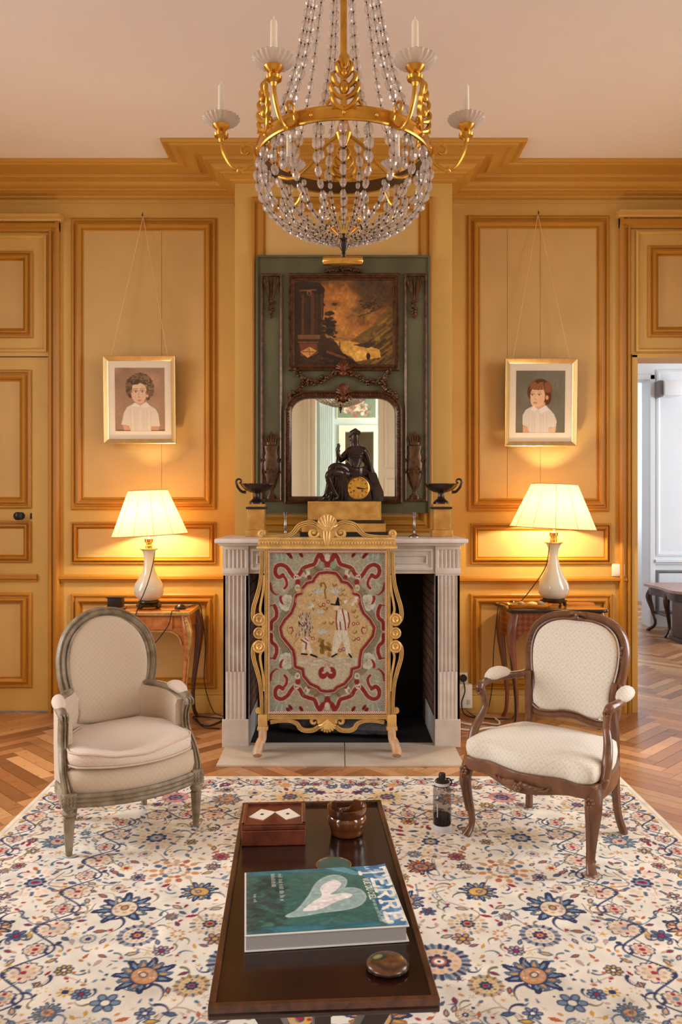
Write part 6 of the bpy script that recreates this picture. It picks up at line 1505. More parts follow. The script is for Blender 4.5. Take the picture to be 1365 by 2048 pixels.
# seat: bowed rail, tight deck, loose cushion
def seat_outline(g=0.0, bow=.075):
    fr = [(x, -bow * (1 - (x / .255) ** 2) - g, 0) for x in np.linspace(-.240 - g, .240 + g, 15)]
    return [p[:2] for p in fr] + [(.262 + g, .03), (.250 + g, .18), (.215 + g, .28), (.14, .345 + g), (0, .36 + g), (-.14, .345 + g), (-.215 - g, .28), (-.250 - g, .18), (-.262 - g, .03)]
so_ = seat_outline(.004)
m = MB(); m.sweep([(p[0], p[1], .207) for p in so_], [(-.014, -.026), (.006, -.026), (.011, -.018), (.006, -.010), (.012, -.002), (.006, .006), (.010, .014), (.004, .024), (-.014, .024)], nrm=(0, 0, 1), closed=True)
m.build('seat_rail', M_GREYP, t, ang=50)
m = MB(); m.pillow(seat_outline(.002), .205, .318, 6, 6.0); m.build('seat_deck', M_TAUPE, t, ang=60)
co_ = [(x, y) for x, y in [(p[0] * .90, p[1] + .006 if p[1] < .2 else p[1] - .035) for p in seat_outline(.014, .085)]]
def dent(x, y, s): return .014 * max(0, min(1, (.10 - y) / .14)) - .062 * math.exp(-((x + .03) / .12) ** 2 - ((y - .07) / .11) ** 2) - .020 * math.exp(-((x - .01) / .07) ** 2 - ((y + .07) / .05) ** 2) + .016 * math.exp(-((x - .12) / .14) ** 2 - ((y - .24) / .12) ** 2) - .012 * math.exp(-((x + .10) / .05) ** 2 - ((y + .06) / .05) ** 2)
cu = MB().pillow(co_, .308, .392, 10, 3.4, top=lambda x, y, s: dent(x, y, s) * (1 if s < .99 else .6) + .014 * (y / .3)).build('seat_cushion', M_CUSH, t, ang=70)
m = MB()
cxm = sum(p[0] for p in co_) / len(co_); cym = sum(p[1] for p in co_) / len(co_)
for zz_, k_ in ((.372, .985), (.326, .99)): 
    pp = [(cxm + (p[0] - cxm) * k_, cym + (p[1] - cym) * k_) for p in co_]
    m.tube([(p[0], p[1], zz_ + (dent(p[0], p[1], 1) * .6 + .014 * (p[1] / .3) if zz_ > .34 else 0)) for p in pp], .0042, 6, closed=True)
m.build('piping', M_PIPE, cu)
def fleg(x, y):
    m = MB(); m.box(x - .025, x + .025, y - .025, y + .025, .178, .236, .004)
    for i in (-1, 0, 1):
        for j in (-1, 0, 1): m.ell((x + i * .013, y - .026, .207 + j * .014), (.0055, .004, .0055), 7, 5)
        for j in (-1, 0, 1): m.ell((x + (-.026 if x < 0 else .026), y + i * .013, .207 + j * .014), (.004, .0055, .0055), 7, 5)
    fl = lambda a, i: 1 - (.10 * (.5 + .5 * math.cos(a * 8)) if 4 <= i <= 9 else 0)
    m.lathe([(.010, 0), (.013, .004), (.012, .012), (.014, .018), (.0135, .024), (.0165, .06), (.0185, .09), (.020, .115), (.022, .135), (.0225, .142), (.016, .146), (.024, .152), (.025, .160), (.018, .166), (.017, .178)], x, y, 48, mod=fl)
    return m
for x in (-.255, .255): fleg(x, .0).build('leg', M_GREYP, t, ang=40)
for x in (-.14, .145):
    MB().tube([(x, .325, .20), (x * 1.02, .33, .12), (x * 1.08, .345, 0)], [.020, .018, .013], 8).floor().build('leg', M_GREYP, t)

# ================================================================ right armchair: open-arm walnut fauteuil
M_IVORY = lattice_fabric('ivory_figured_fabric', (226, 218, 204), (204, 190, 170), 78)
M_WALC = wood('waxed_walnut', (92, 58, 38), (130, 88, 60), .3, (6, 6, 3), 2.4, .25)
t = thing('armchair', 'open-arm carved walnut armchair with ivory patterned upholstery on the right', 'armchair', (.7115, 3.0125, .0135), math.radians(-42))
bc = -.02
def yb2(x, z): return .405 + .20 * (z - .42) - .25 * x * x
half = [(0, .843), (.07, .842), (.135, .825), (.185, .785), (.207, .725), (.207, .655), (.196, .590), (.186, .535), (.190, .490), (.180, .452), (.140, .428), (.085, .430), (.035, .440), (0, .442)]
outl = [(x, 0, z) for x, z in half] + [(-x, 0, z) for x, z in reversed(half[1:-1])]
outs = spline(outl, 5, True)
path = [(p[0] + bc, yb2(p[0], p[2]), p[2]) for p in outs]
bf = MB().sweep(path, [(-.022, .018), (-.022, -.004), (-.017, -.014), (-.011, -.015), (-.008, -.007), (-.002, -.012), (.006, -.017), (.013, -.014), (.020, -.004), (.020, .018)], nrm=(0, .98, -.18), closed=True).build('back_frame', M_WALC, t, ang=50)
m = MB()
for s in (-1, 1):
    m.tube(spline([(bc, yb2(0, .85) - .018, .852), (bc + s * .02, yb2(0, .85) - .024, .858), (bc + s * .042, yb2(.04, .85) - .018, .846)], 4), [.007, .008, .003], 7)
    m.tube(spline([(bc, yb2(0, .85) - .022, .844), (bc + s * .012, yb2(0, .85) - .026, .838), (bc + s * .03, yb2(0, .85) - .018, .836)], 4), [.006, .006, .003], 7)
    for q in range(4): m.ell((bc + s * .203, yb2(.2, .72) - .014, .735 - q * .018), (.007, .007, .010), 8, 5)
m.ell((bc, yb2(0, .85) - .024, .850), (.011, .009, .012), 10, 6)
m.build('carved_crest', M_WALC, bf)
inn = [(p[0] * .90 + bc, .645 + (p[2] - .645) * .91) for p in outs]
MB().pillow(inn, -.012, .030, 8, 2.6, ax=lambda x, y, z: (x, yb2(x - bc, y) - .004 - z, y)).build('backrest', M_IVORY, t, ang=60)
# seat
def so2(g=0.0):
    fr = [(-.275 - g, .02), (-.265 - g, -.018 - g), (-.225, -.030 - g), (-.16, -.020 - g), (-.08, -.046 - g), (0, -.062 - g), (.08, -.046 - g), (.16, -.020 - g), (.225, -.030 - g), (.265 + g, -.018 - g), (.275 + g, .02)]
    bk = [(.272 + g, .12), (.250 + g, .24), (.205 + g, .36), (.17, .385 + g), (0, .39 + g), (-.19, .385 + g), (-.235 - g, .36), (-.265 - g, .24), (-.278 - g, .12)]
    return [p[:2] for p in spline([(x, y, 0) for x, y in fr + bk], 3, True)]
def crown(x, y, s): return .018 * math.exp(-(x / .2) ** 2 - ((y - .17) / .16) ** 2)
MB().pillow(so2(-.004), .300, .402, 9, 4.0, top=crown).build('seat', M_IVORY, t, ang=70)
sp2 = so2(0.0); m = MB(); n_ = len(sp2)
vs = []; 
for p in sp2:
    dip = (-.014 * math.cos(p[0] / .26 * PI) - .004) if p[1] < .03 else -.006
    cx__, cy__ = p[0] * .93, .17 + (p[1] - .17) * .93
    vs += [(p[0], p[1], .318), (p[0] * 1.012, .17 + (p[1] - .17) * 1.012, .308), (p[0], p[1], .298), (p[0] * 1.01, .17 + (p[1] - .17) * 1.01, .276 + dip), (p[0] * .995, .17 + (p[1] - .17) * .995, .262 + dip), (cx__, cy__, .264 + dip), (cx__, cy__, .318)]
m.add(vs, [(i * 7 + j, i * 7 + (j + 1) % 7, ((i + 1) % n_) * 7 + (j + 1) % 7, ((i + 1) % n_) * 7 + j) for i in range(n_) for j in range(7)])
rl = m.build('seat_rail', M_WALC, t, ang=50)
m = MB(); yc = -.068
for s in (-1, 1):
    for q in range(5): m.tube(spline([(s * .006, yc, .276), (s * (.02 + .018 * q), yc - .008 + .006 * q, .288 - .005 * q), (s * (.035 + .02 * q), yc + .004 + .006 * q, .270 + .003 * q)], 4), [.006, .0075, .003], 7)
for a in range(6): m.ell((.012 * math.cos(a * 1.047), yc - .004, .268 + .012 * math.sin(a * 1.047)), (.008, .007, .008), 8, 5)
m.ell((0, yc - .008, .268), (.008, .008, .008), 8, 5); m.build('carved_flower', M_WALC, rl)
for s in (-1, 1):
    x = s * .258
    lg = MB(); pts = spline([(x * .98, .02, .312), (x * 1.01, .004, .28), (x * 1.03, -.012, .225), (x * 1.0, -.004, .15), (x * .965, .008, .075), (x * .965, .004, .035), (x * 1.02, -.014, .0)], 6)
    lg.sweep(pts, [(-.020, .020), (-.020, -.012), (-.012, -.020), (-.006, -.013), (.006, -.013), (.012, -.020), (.020, -.012), (.020, .020)], nrm=(s * .5, .86, 0), scale=[1.1, 1.25, 1.15, .85, .65, .62, .80])
    lo = lg.floor().build('leg', M_WALC, t, ang=50)
    m = MB()
    for a in range(7): m.ell((x * 1.02 + .012 * math.cos(a * .9), -.030, .262 + .014 * math.sin(a * .9)), (.007, .006, .007), 8, 5)
    m.ell((x * 1.02, -.034, .262), (.006, .005, .006), 8, 5); m.tube([(x * 1.02, -.036, .235), (x * 1.02, -.034, .17), (x * .99, -.020, .10)], [.005, .004, .003], 6); m.build('leg_carving', M_WALC, lo)
    xr = (-.203 if s < 0 else .183)
    m = MB(); m.tube(spline([(bc + s * .195, .40, .60), (bc + s * .188, .395, .50), (xr * .98, .385, .40), (xr, .378, .28), (xr, .385, .18), (xr + s * .004, .40, .08), (xr + s * .018, .425, 0)], 6), [.016, .017, .019, .020, .018, .016, .017], 8); m.floor().build('leg', M_WALC, t)
    # arm: rail, knuckle and swept support
    m = MB()
    rail = spline([(bc + s * .200, .425, .590), (s * .235, .36, .588), (s * .272, .26, .586), (s * .283, .17, .580), (s * .276, .115, .572), (s * .270, .098, .560)], 6)
    m.tube(rail, [.016, .015, .016, .016, .019, .014], 10)
    sup = spline([(s * .272, .112, .570), (s * .262, .120, .53), (s * .258, .125, .49), (s * .272, .105, .44), (s * .282, .075, .39), (s * .282, .055, .33), (s * .274, .045, .30)], 6)
    m.tube(sup, [.016, .014, .014, .017, .019, .018, .017], 10); m.ell((s * .286, .050, .325), (.014, .016, .016), 10, 6)
    m.tube(spiral((s * .270, .100, .552), .014, .004, 1.6, 6.5, 12, 'xz'), .006, 6)
    ar = m.build('arm', M_WALC, t, ang=50)
    pth = spline([(s * .262, .325, .598), (s * .279, .25, .604), (s * .284, .175, .592)], 8)
    MB().tube(pth, [.012, .024, .028, .030, .030, .028, .022, .010], 14, flat=.9).build('arm_pad', M_IVORY, ar)
# ================================================================ coffee table and what lies on it
M_MAH = wood('dark_mahogany_polish', (30, 15, 11), (50, 25, 17), .2, (9, 1.2, 9), 1.6, .3)
M_MAHE = wood('worn_mahogany_edge', (48, 25, 15), (92, 52, 29), .35, (9, 3, 9), 4, .2)
TC = Vector((-.052, 1.88, 0)); TR = math.radians(3.3); TZ = .452; TW, TLn = .205, .478
R3 = Matrix.Rotation(TR, 3, 'Z')
t = thing('coffee_table', 'narrow dark mahogany coffee table with a raised rim standing on the rug', 'coffee table', (TC.x, TC.y, .0135), TR)
zo = -.0135
top = MB().box(-TW, TW, -TLn, TLn, TZ - .024 + zo, TZ - .008 + zo, .003).build('tabletop', M_MAH, t, ang=0)
m = MB()
for a, b, c, d in ((-TW, TW, -TLn, -TLn + .012), (-TW, TW, TLn - .012, TLn), (-TW, -TW + .012, -TLn + .012, TLn - .012), (TW - .012, TW, -TLn + .012, TLn - .012)): m.box(a, b, c, d, TZ - .018 + zo, TZ + .002 + zo, .002)
m.build('rim', M_MAHE, top, ang=0)
for sy in (-1, 1):
    y = sy * .36
    for s in (-1, 1):
        m = MB(); m.sweep(spline([(s * .150, y, TZ - .03 + zo), (s * .115, y, TZ - .07 + zo), (s * .075, y, TZ - .14 + zo), (s * .045, y, .22), (s * .06, y, .12), (s * .12, y, .05), (s * .17, y, .012)], 6), rect_prof(.020, .018), nrm=(0, 1, 0)); m.box(s * .17 - .024, s * .17 + .024, y - .022, y + .022, 0, .022, .004)
        m.floor().build('leg', M_MAH, t)
    MB().box(-.16, .16, y - .022, y + .022, TZ - .045 + zo, TZ - .028 + zo, .003).build('cross_bearer', M_MAH, t, ang=0)
MB().tube([(0, -.36, .215), (0, .36, .215)], .016, 10).build('stretcher', M_MAH, t)
MB().box(-.016, .016, -.376, -.344, .10, TZ - .04 + zo, .004).build('centre_upright', M_MAH, t, ang=0)
MB().box(-.016, .016, .344, .376, .10, TZ - .04 + zo, .004).build('centre_upright', M_MAH, t, ang=0)
zs = TZ - .0075
# card box
t = thing('wooden_box', 'reddish wooden box with two card inlays on its lid, on the coffee table', 'box', (-.1735, 2.145, zs), math.radians(3.0))
M_BOXW = wood('red_mahogany_box', (84, 34, 20), (122, 58, 34), .25, (12, 3, 12), 2, .4)
w_, d_, h_ = .083, .076, .058
MB().box(-w_, w_, -d_, d_, 0, h_ - .018, .002).build('body', M_BOXW, t, ang=0)
m = MB(); m.box(-w_ - .001, w_ + .001, -d_ - .001, d_ + .001, h_ - .0165, h_ - .006, .0015)
for a, b, c, d in ((-w_, w_, -d_, -d_ + .009), (-w_, w_, d_ - .009, d_), (-w_, -w_ + .009, -d_, d_), (w_ - .009, w_, -d_, d_)): m.box(a, b, c, d, h_ - .008, h_, .0012)
ld = m.build('lid', M_BOXW, t, ang=0)
M_CARD = mat('ivory_card', (232, 222, 206), .5, var=.03); M_PIP = mat('card_pip', (60, 40, 34), .5)
for k, (cx, an) in enumerate(((-.033, -.52), (.036, .52))):
    c = MB().box(-.022, .022, -.031, .031, h_ - .0062, h_ - .0046).xform(Matrix.Translation((cx, .0, 0)) @ Matrix.Rotation(an + (PI / 2 if False else 0), 4, 'Z')).build('card_inlay', M_CARD, ld, ang=0)
    m = MB()
    for a in range(3): m.ell((cx + .003 * math.cos(a * 2.09 + 1.57), .003 * math.sin(a * 2.09 + 1.57), h_ - .0045), (.0032, .0032, .0006), 10, 4)
    m.box(cx - .001, cx + .001, -.006, 0, h_ - .005, h_ - .0042); m.build('pip', M_PIP, c)
# glazed pot with a broken-looking cut rim
t = thing('ceramic_pot', 'glossy brown ceramic pot with a notched rim at the far right of the coffee table', 'pot', (.022, 2.150, zs))
M_GLZ = mat('brown_glaze', (126, 70, 34), .08, scale=9, col2=(34, 24, 20), coat=1.0)
prof = [(.040, 0), (.044, .003), (.046, .012), (.047, .020), (.049, .023), (.051, .030), (.0525, .040), (.0515, .048), (.0495, .052), (.0515, .056), (.053, .066), (.0535, .074)]
inner = [(.0475, .074), (.046, .060), (.044, .03), (.040, .010), (0, .008)]
n = 72; m = MB(); vs = []
full = prof + inner
def cut(a):
    d = (a - 1.75 + PI) % (2 * PI) - PI
    return max(0, .026 * (1 - (d / .55) ** 4)) if abs(d) < .55 else 0
for r, z in full:
    for k in range(n):
        a = 2 * PI * k / n; zz_ = z if z < .045 else .045 + (z - .045) * (1 - cut(a) / .030); vs.append((r * math.cos(a), r * math.sin(a), zz_))
L = len(full); m.add(vs, [(i * n + k, i * n + (k + 1) % n, (i + 1) * n + (k + 1) % n, (i + 1) * n + k) for i in range(L - 1) for k in range(n)] + [tuple(range(n - 1, -1, -1))])
m.build('pot_body', M_GLZ, t, ang=50)
# green coaster
t = thing('coaster', 'round green coaster with a gilt rim, half under the book', 'coaster', (wx(668, 1.955), 1.955, zs))
MB().lathe([(.041, 0), (.041, .003), (0, .003)], n=48).build('disc', mat('green_leather', (66, 92, 84), .45, var=.15, scale=30), t)
MB().lathe([(.0405, 0), (.0435, .0005), (.044, .0035), (.041, .004), (.0405, 0)], n=56).build('gilt_rim', M_BRASS, t)
# domed stone dish
t = thing('stone_dish', 'small brown domed agate dish near the front right corner of the coffee table', 'dish', (wx(775, 1.522), 1.522, zs))
ag = Pad(-.042, .042, -.042, .042, 70, 70, (96, 60, 34)); ag.aa = .003
for r, c in ((.040, (50, 32, 22)), (.034, (84, 54, 32)), (.028, (104, 70, 40)), (.02, (96, 62, 36))): ag.ell(.006, 0, r, r * .9, c, 0, .8, .006)
ag.ell(-.018, .006, .017, .015, (44, 58, 44), .3, 1, .004); ag.ell(-.019, .007, .010, .009, (120, 122, 78), .3, 1, .003); ag.ell(-.019, .007, .005, .004, (150, 140, 84), 0, 1, .003); ag.mottle(.08, .006, 4)
R_ = .040
ag.build('agate_top', paint_mat('polished_agate', .28, .4, .03, coat=.2), lambda x, y: (lambda a, b: (R_ * a * np.sqrt(1 - b * b / 2), R_ * b * np.sqrt(1 - a * a / 2), .008 + .013 * np.sqrt(np.clip(1 - (a * a * (1 - b * b / 2) + b * b * (1 - a * a / 2)), 0, 1))))(x / .042, y / .042), t)
MB().lathe([(.026, .0012), (.037, .003), (.0415, .006), (.0415, .0085), (.0400, .0095), (.036, .007), (0, .007)], n=40).build('metal_mount', M_BRONZE, t)
m = MB()
for k in range(4): a = PI / 4 + k * PI / 2; m.ell((.033 * math.cos(a), .033 * math.sin(a), .003), (.005, .005, .0026), 8, 6)
m.build('feet', M_BRONZE, t)
# the big book
t = thing('book', 'large thick book with a teal cover and pale heart shape lying on the coffee table', 'book', (-.0376, 1.730, zs + .0002 + .0), math.radians(6.7))
bw, bd, bh = .166, .137, .0335
M_PAGE = stripes('page_edges', (180, 176, 174), (150, 147, 146), 5200, (0, 0, 1), .8); M_COV = mat('white_cover_board', (228, 226, 222), .35, var=.02, coat=.2)
MB().box(-bw + .003, bw - .006, -bd + .003, bd - .002, .003, bh - .003).build('pages', M_PAGE, t, ang=0)
m = MB(); m.box(-bw, bw, -bd, bd, 0, .003, .001); m.box(-bw, bw, bd - .003, bd, 0, bh, .001); m.box(-bw, bw, -bd, bd, bh - .003, bh, .001); cv_ = m.build('cover', M_COV, t, ang=0)
cp = Pad(0, 1365, 0, 812, 340, 282, (52, 100, 96)); cp.aa = 5
# cover drawn flat: u along the long side 0..1000, v from the spine (far) to the fore edge 0..830
cp = Pad(0, 1000, 0, 830, 340, 282, (58, 106, 100)); cp.aa = 3.2
for k in range(420):
    x, y = rng.uniform(0, 1000), rng.uniform(0, 830); c = [(44, 92, 88), (66, 118, 108), (40, 84, 84), (74, 122, 116), (52, 104, 92)][k % 5]
    cp.ell(x, y, rng.uniform(20, 80), rng.uniform(8, 26), c, rng.uniform(-.5, .5), .4)
for k in range(140):
    x, y = rng.uniform(0, 260), rng.uniform(80, 830); cp.ell(x, y, 50, 18, [(38, 62, 66), (56, 74, 78), (34, 58, 56)][k % 3], rng.uniform(-1, 1), .45)
for k in range(50): cp.ell(rng.uniform(0, 1000), rng.choice([rng.uniform(0, 60), rng.uniform(760, 830)]), 90, 16, [(40, 104, 124), (60, 128, 146)][k % 2], 0, .5)
cp.poly([(560, 0), (700, 0), (820, 120), (760, 130)], (106, 168, 196), .7)
cp.poly([(770, 0), (1000, 0), (1000, 830), (940, 830), (900, 600), (860, 300)], (70, 130, 176), .85)
for k in range(60): cp.ell(rng.uniform(870, 1000), rng.uniform(0, 830), rng.uniform(10, 40), rng.uniform(20, 60), [(150, 194, 220), (64, 124, 180), (206, 224, 234), (40, 96, 150)][k % 4], rng.uniform(-1, 1), .6)
for k in range(24): cp.ell(rng.uniform(880, 1000), rng.uniform(600, 830), rng.uniform(20, 50), rng.uniform(10, 40), [(226, 232, 236), (180, 200, 216), (90, 140, 180)][k % 3], rng.uniform(-1, 1), .7)
hp = spline([(250, 640, 0), (330, 560, 0), (420, 380, 0), (480, 220, 0), (560, 130, 0), (640, 120, 0), (690, 190, 0), (670, 290, 0), (630, 330, 0), (700, 310, 0), (770, 350, 0), (790, 450, 0), (740, 550, 0), (640, 600, 0), (480, 620, 0), (340, 650, 0)], 6, True)
cp.poly([p[:2] for p in hp], (150, 178, 176)); cp.line([p[:2] for p in hp], 14, (176, 196, 192), True, .8)
hq = spline([(360, 580, 0), (440, 470, 0), (500, 400, 0), (500, 290, 0), (560, 210, 0), (620, 190, 0), (650, 250, 0), (600, 340, 0), (560, 390, 0), (640, 380, 0), (700, 400, 0), (690, 440, 0), (600, 480, 0), (500, 560, 0), (420, 590, 0)], 6, True)
cp.poly([p[:2] for p in hq], (236, 232, 232)); cp.ell(560, 490, 60, 20, (216, 196, 196), -.3, .5, 20)
# title, turned a quarter: letters run from the far edge to the near edge
WHT = (240, 236, 222)
STR = {'T': [[(0, 1), (1, 1)], [(.5, 1), (.5, 0)], [(0, 1), (0, .86)], [(1, 1), (1, .86)], [(.32, 0), (.68, 0)]], 'E': [[(.15, 0), (.15, 1)], [(0, 1), (.92, 1), (.92, .82)], [(.15, .52), (.7, .52)], [(0, 0), (1, 0), (1, .2)]],
       'R': [[(.15, 0), (.15, 1)], [(0, 1), (.6, 1), (.85, .88), (.85, .66), (.6, .52), (.15, .52)], [(.5, .52), (.95, 0)], [(0, 0), (.32, 0)]],
       'L': [[(.1, 1), (.1, 0), (.9, 0)]], 'A': [[(0, 0), (.5, 1), (1, 0)], [(.2, .35), (.8, .35)]], 'V': [[(0, 1), (.5, 0), (1, 1)]], 'U': [[(0, 1), (0, .25), (.25, 0), (.75, 0), (1, .25), (1, 1)]],
       'D': [[(0, 0), (0, 1), (.5, 1), (.95, .75), (.95, .25), (.5, 0), (0, 0)]], 'C': [[(.95, .85), (.6, 1), (.2, .9), (0, .5), (.2, .1), (.6, 0), (.95, .15)]], 'I': [[(.5, 0), (.5, 1)]], ' ': []}
def write(txt, u0, v0, hgt, wid, gap, wd, slant=0):
    v = v0
    for ch_ in txt:
        w_ = wid * (.35 if ch_ in 'I ' else 1)
        for st in STR[ch_]:
            q = [(u0 + b * hgt + (v + a * w_ - v0) * slant, v + a * w_) for a, b in st]
            if len(q) > 1: cp.line(q, wd, WHT)
        v += w_ + gap
write('T', 800, 46, 184, 120, 0, 24, .04); write('ERRE', 872, 196, 112, 118, 38, 25, .02)
write('LA', 848, 4, 30, 20, 6, 5); write('VUE DU CIEL', 808, 186, 40, 25, 8, 7, .03)
for k in range(30):
    v = 480 + k * 10; cp.line([(824 + (v - 430) * .03, v), (840 + (v - 430) * .03, v + rng.uniform(0, 5))], 5, (214, 224, 220), al=.8 if k % 5 else 0)
for u, v0, v1 in ((238, 50, 440), (188, 50, 245), (58, 330, 430)):
    v = v0
    while v < v1:
        l = rng.uniform(4, 9); cp.line([(u - 14 * (1 if u > 100 else .6), v), (u + rng.uniform(2, 16) * (1 if u > 100 else .6), v)], 5, WHT, al=.9); v += l + rng.uniform(4, 12) + (14 if rng.random() < .12 else 0)
cp.mottle(.05, 22, 6)
cp.build('cover_picture', paint_mat('printed_cover', .32, .5, .02, coat=.25), lambda u, v: (-bw + .004 + u / 1000 * (2 * bw - .006), bd - .002 - v / 830 * (2 * bd - .005), np.full_like(u, bh + .0006) + .004 * np.clip((u - 900) / 100, 0, 1) ** 2 * np.clip(1 - v / 500, 0, 1)), cv_)
# water bottle on the rug
t = thing('water_bottle', 'smoky grey water bottle with black cap standing on the rug beside the walnut armchair', 'bottle', (.420, 3.235, .0125))
M_SMOKE = pane_glass('smoky_plastic', (204, 198, 196))
M_WATER = clear_glass('water', (160, 158, 164), .0, 1.33, trans=.9, body=.3, body_col=(40, 40, 50))
M_LIL = mat('pale_lilac_plastic', (204, 200, 210), .45, var=.02)
MB().lathe([(.0375, 0), (.0385, .002), (.0385, .020), (.0372, .024), (0, .024)], n=32).build('base_cup', M_LIL, t)
MB().lathe([(.0355, .024), (.0368, .028), (.0368, .155), (.0350, .168), (.0305, .176), (.0290, .180)], n=36, open_=True).build('body', M_SMOKE, t)
MB().lathe([(0, .0245), (.0345, .0245), (.0345, .062), (0, .062)], n=32).build('water', M_WATER, t)
MB().lathe([(.0300, .181), (.0315, .183), (.0315, .191), (.0300, .193), (.026, .193), (.026, .181)], n=32).build('collar', M_LIL, t)
MB().lathe([(.0290, .177), (.0295, .181), (.027, .181), (.0270, .193), (.0295, .1935), (.0300, .197), (.024, .204), (.0145, .208), (.0138, .226), (.0120, .229), (0, .229)], n=32).build('cap', M_BLACK, t)
MB().tube(spline([(.012, 0, .206), (.026, -.002, .208), (.036, -.003, .200), (.0385, -.003, .188), (.034, -.002, .182), (.030, 0, .184)], 5), .0026, 8).build('cap_loop', M_BLACK, t)
m = MB(); A_ = math.radians(-128)
for rz, rr in ((.140, .0048),): m.add(*(lambda q: (q.v, q.f))(MB().ell((0, 0, 0), (.0008, .004, .0055), 10, 6).xform(Matrix.Rotation(A_, 4, 'Z') @ Matrix.Translation((.0372, 0, rz)))))
for k in range(12): m.add(*(lambda q: (q.v, q.f))(MB().box(-.0006, .0006, -.0016, .0016, -.0018, .0018).xform(Matrix.Rotation(A_, 4, 'Z') @ Matrix.Translation((.0372, 0, .062 + k * .0045)))))
m.build('measure_marks', M_LIL, t, ang=0)
# ================================================================ rug: drawn in metres on its own surface, mirrored about x = 0
RX = 1.365; RY0, RY1 = -.55, 3.87
xs = np.linspace(-RX, RX, 821)
ys = np.concatenate([np.arange(RY0, .8, .016), np.arange(.8, 1.95, .007), np.arange(1.95, RY1 + .0005, .0036)])
IV = (226, 218, 204); NAVY = (58, 64, 94); BLUE = (118, 140, 160); TAN = (196, 164, 128); ORG = (198, 142, 94); RUST = (180, 104, 72); GOLD = (206, 160, 76); BEIG = (208, 190, 164); CRIM = (160, 48, 66); OLIV = (122, 116, 90); MAUV = (186, 160, 152); SLT = (84, 104, 128)
rg = Pad(0, 1, 0, 1, 2, 2, IV, xs, ys); rg.aa = .0034; rg.mir = 0.0
rr = np.random.default_rng(21)
def rot(pts, cx, cy, a, s=1.0): c, n = math.cos(a) * s, math.sin(a) * s; return [(cx + x * c - y * n, cy + x * n + y * c) for x, y in pts]
def leaf(x, y, a, l, w, col, edge=NAVY):
    pts = rot([(0, 0), (l * .3, w * .5), (l * .65, w * .45), (l, 0), (l * .65, -w * .4), (l * .3, -w * .5)], x, y, a)
    rg.poly(pts, col); 
    if edge: rg.line(pts, .0035, edge, True)
def saz(x, y, a, l, col=NAVY):
    pts = [(x + l * t * math.cos(a + 1.1 * t), y + l * t * math.sin(a + 1.1 * t)) for t in np.linspace(0, 1, 7)]; rg.line(pts, min(.012, l * .22), col, taper=True)
def flower(x, y, r, n, petal, core, edge=NAVY, a0=None):
    a0 = rr.uniform(0, 6) if a0 is None else a0
    for k in range(n):
        a = a0 + 2 * PI * k / n; px, py = x + r * .62 * math.cos(a), y + r * .62 * math.sin(a)
        if edge: rg.ell(px, py, r * .40, r * .30, edge, a)
        rg.ell(px, py, r * .40 - .004, r * .30 - .004, petal, a)
    rg.ell(x, y, r * .38, r * .38, edge or core); rg.ell(x, y, r * .38 - .004, r * .38 - .004, core)
def rosette(x, y, r, rings):
    # fringe of short dashes, then rings with small dots, then a small lobed eye
    cd = rings[0][1]; ci = rings[1][1] if len(rings) > 1 else BEIG; ce = rings[-1][1]; cn = rings[-2][1] if len(rings) > 2 else NAVY
    n = max(14, int(r * 260)); a0 = rr.uniform(0, 1)
    rg.ell(x, y, r * .98, r * .98, [v * .45 + w * .55 for v, w in zip(cd, IV)])
    for k in range(n):
        a = a0 + 2 * PI * k / n; rg.line([(x + r * .72 * math.cos(a), y + r * .72 * math.sin(a)), (x + r * .98 * math.cos(a), y + r * .98 * math.sin(a))], r * .13, cd if k % 3 else SLT)
    rg.ell(x, y, r * .72, r * .72, [v * .5 + w * .5 for v, w in zip(ci, IV)])
    for k in range(12): a = a0 + k * .5236; rg.ell(x + r * .54 * math.cos(a), y + r * .54 * math.sin(a), r * .09, r * .07, [MAUV, TAN, SLT, TAN][k % 4], a)
    for k in range(8): a = a0 + k * .785; rg.ell(x + r * .28 * math.cos(a), y + r * .28 * math.sin(a), r * .13, r * .11, NAVY, a)
    rg.ell(x, y, r * .30, r * .30, NAVY); rg.ell(x, y, r * .30 - .005, r * .30 - .005, cn if cn != NAVY else BLUE); rg.ell(x, y, r * .17, r * .15, ce); rg.ell(x, y, r * .07, r * .06, NAVY)
def palmette(x, y, r, a, cols):
    # serrated flame leaves fanned round an oval heart
    o, i, c, e = cols
    for k in range(-6, 7):
        t = a + k * .42; l = r * (.80 - .02 * abs(k)) * rr.uniform(.9, 1.06) * (1 if k % 2 == 0 else .78); w = r * .27
        px, py = x + r * .34 * math.cos(t), y + r * .34 * math.sin(t)
        pts = rot([(0, -w * .5), (l * .30, -w * .62), (l * .55, -w * .45), (l * .74, -w * .42), (l * .82, -w * .1), (l * .70, w * .3), (l * .45, w * .42), (l * .2, w * .62), (0, w * .5)], px, py, t)
        rg.poly(pts, e if k % 2 == 0 else [v * .8 for v in o])
        rg.poly(rot([(l * .08, -w * .2), (l * .34, -w * .26), (l * .6, 0), (l * .3, w * .2)], px, py, t), o if k % 2 == 0 else i)
    rg.ell(x, y, r * .46, r * .40, e, a); rg.ell(x, y, r * .46 - .005, r * .40 - .005, i, a)
    for k in range(7): t = k * .9; rg.ell(x + r * .27 * math.cos(t), y + r * .22 * math.sin(t), r * .07, r * .06, [MAUV, c, TAN][k % 3])
    q = rot([(r * .06, 0)], x, y, a)[0]; rg.ell(q[0], q[1], r * .15, r * .12, e, a); rg.ell(q[0], q[1], r * .15 - .004, r * .12 - .004, c, a)
    for s in (-1, 1): saz(x - r * .5 * math.cos(a), y - r * .5 * math.sin(a), a + PI + s * .9, r * .8, e)
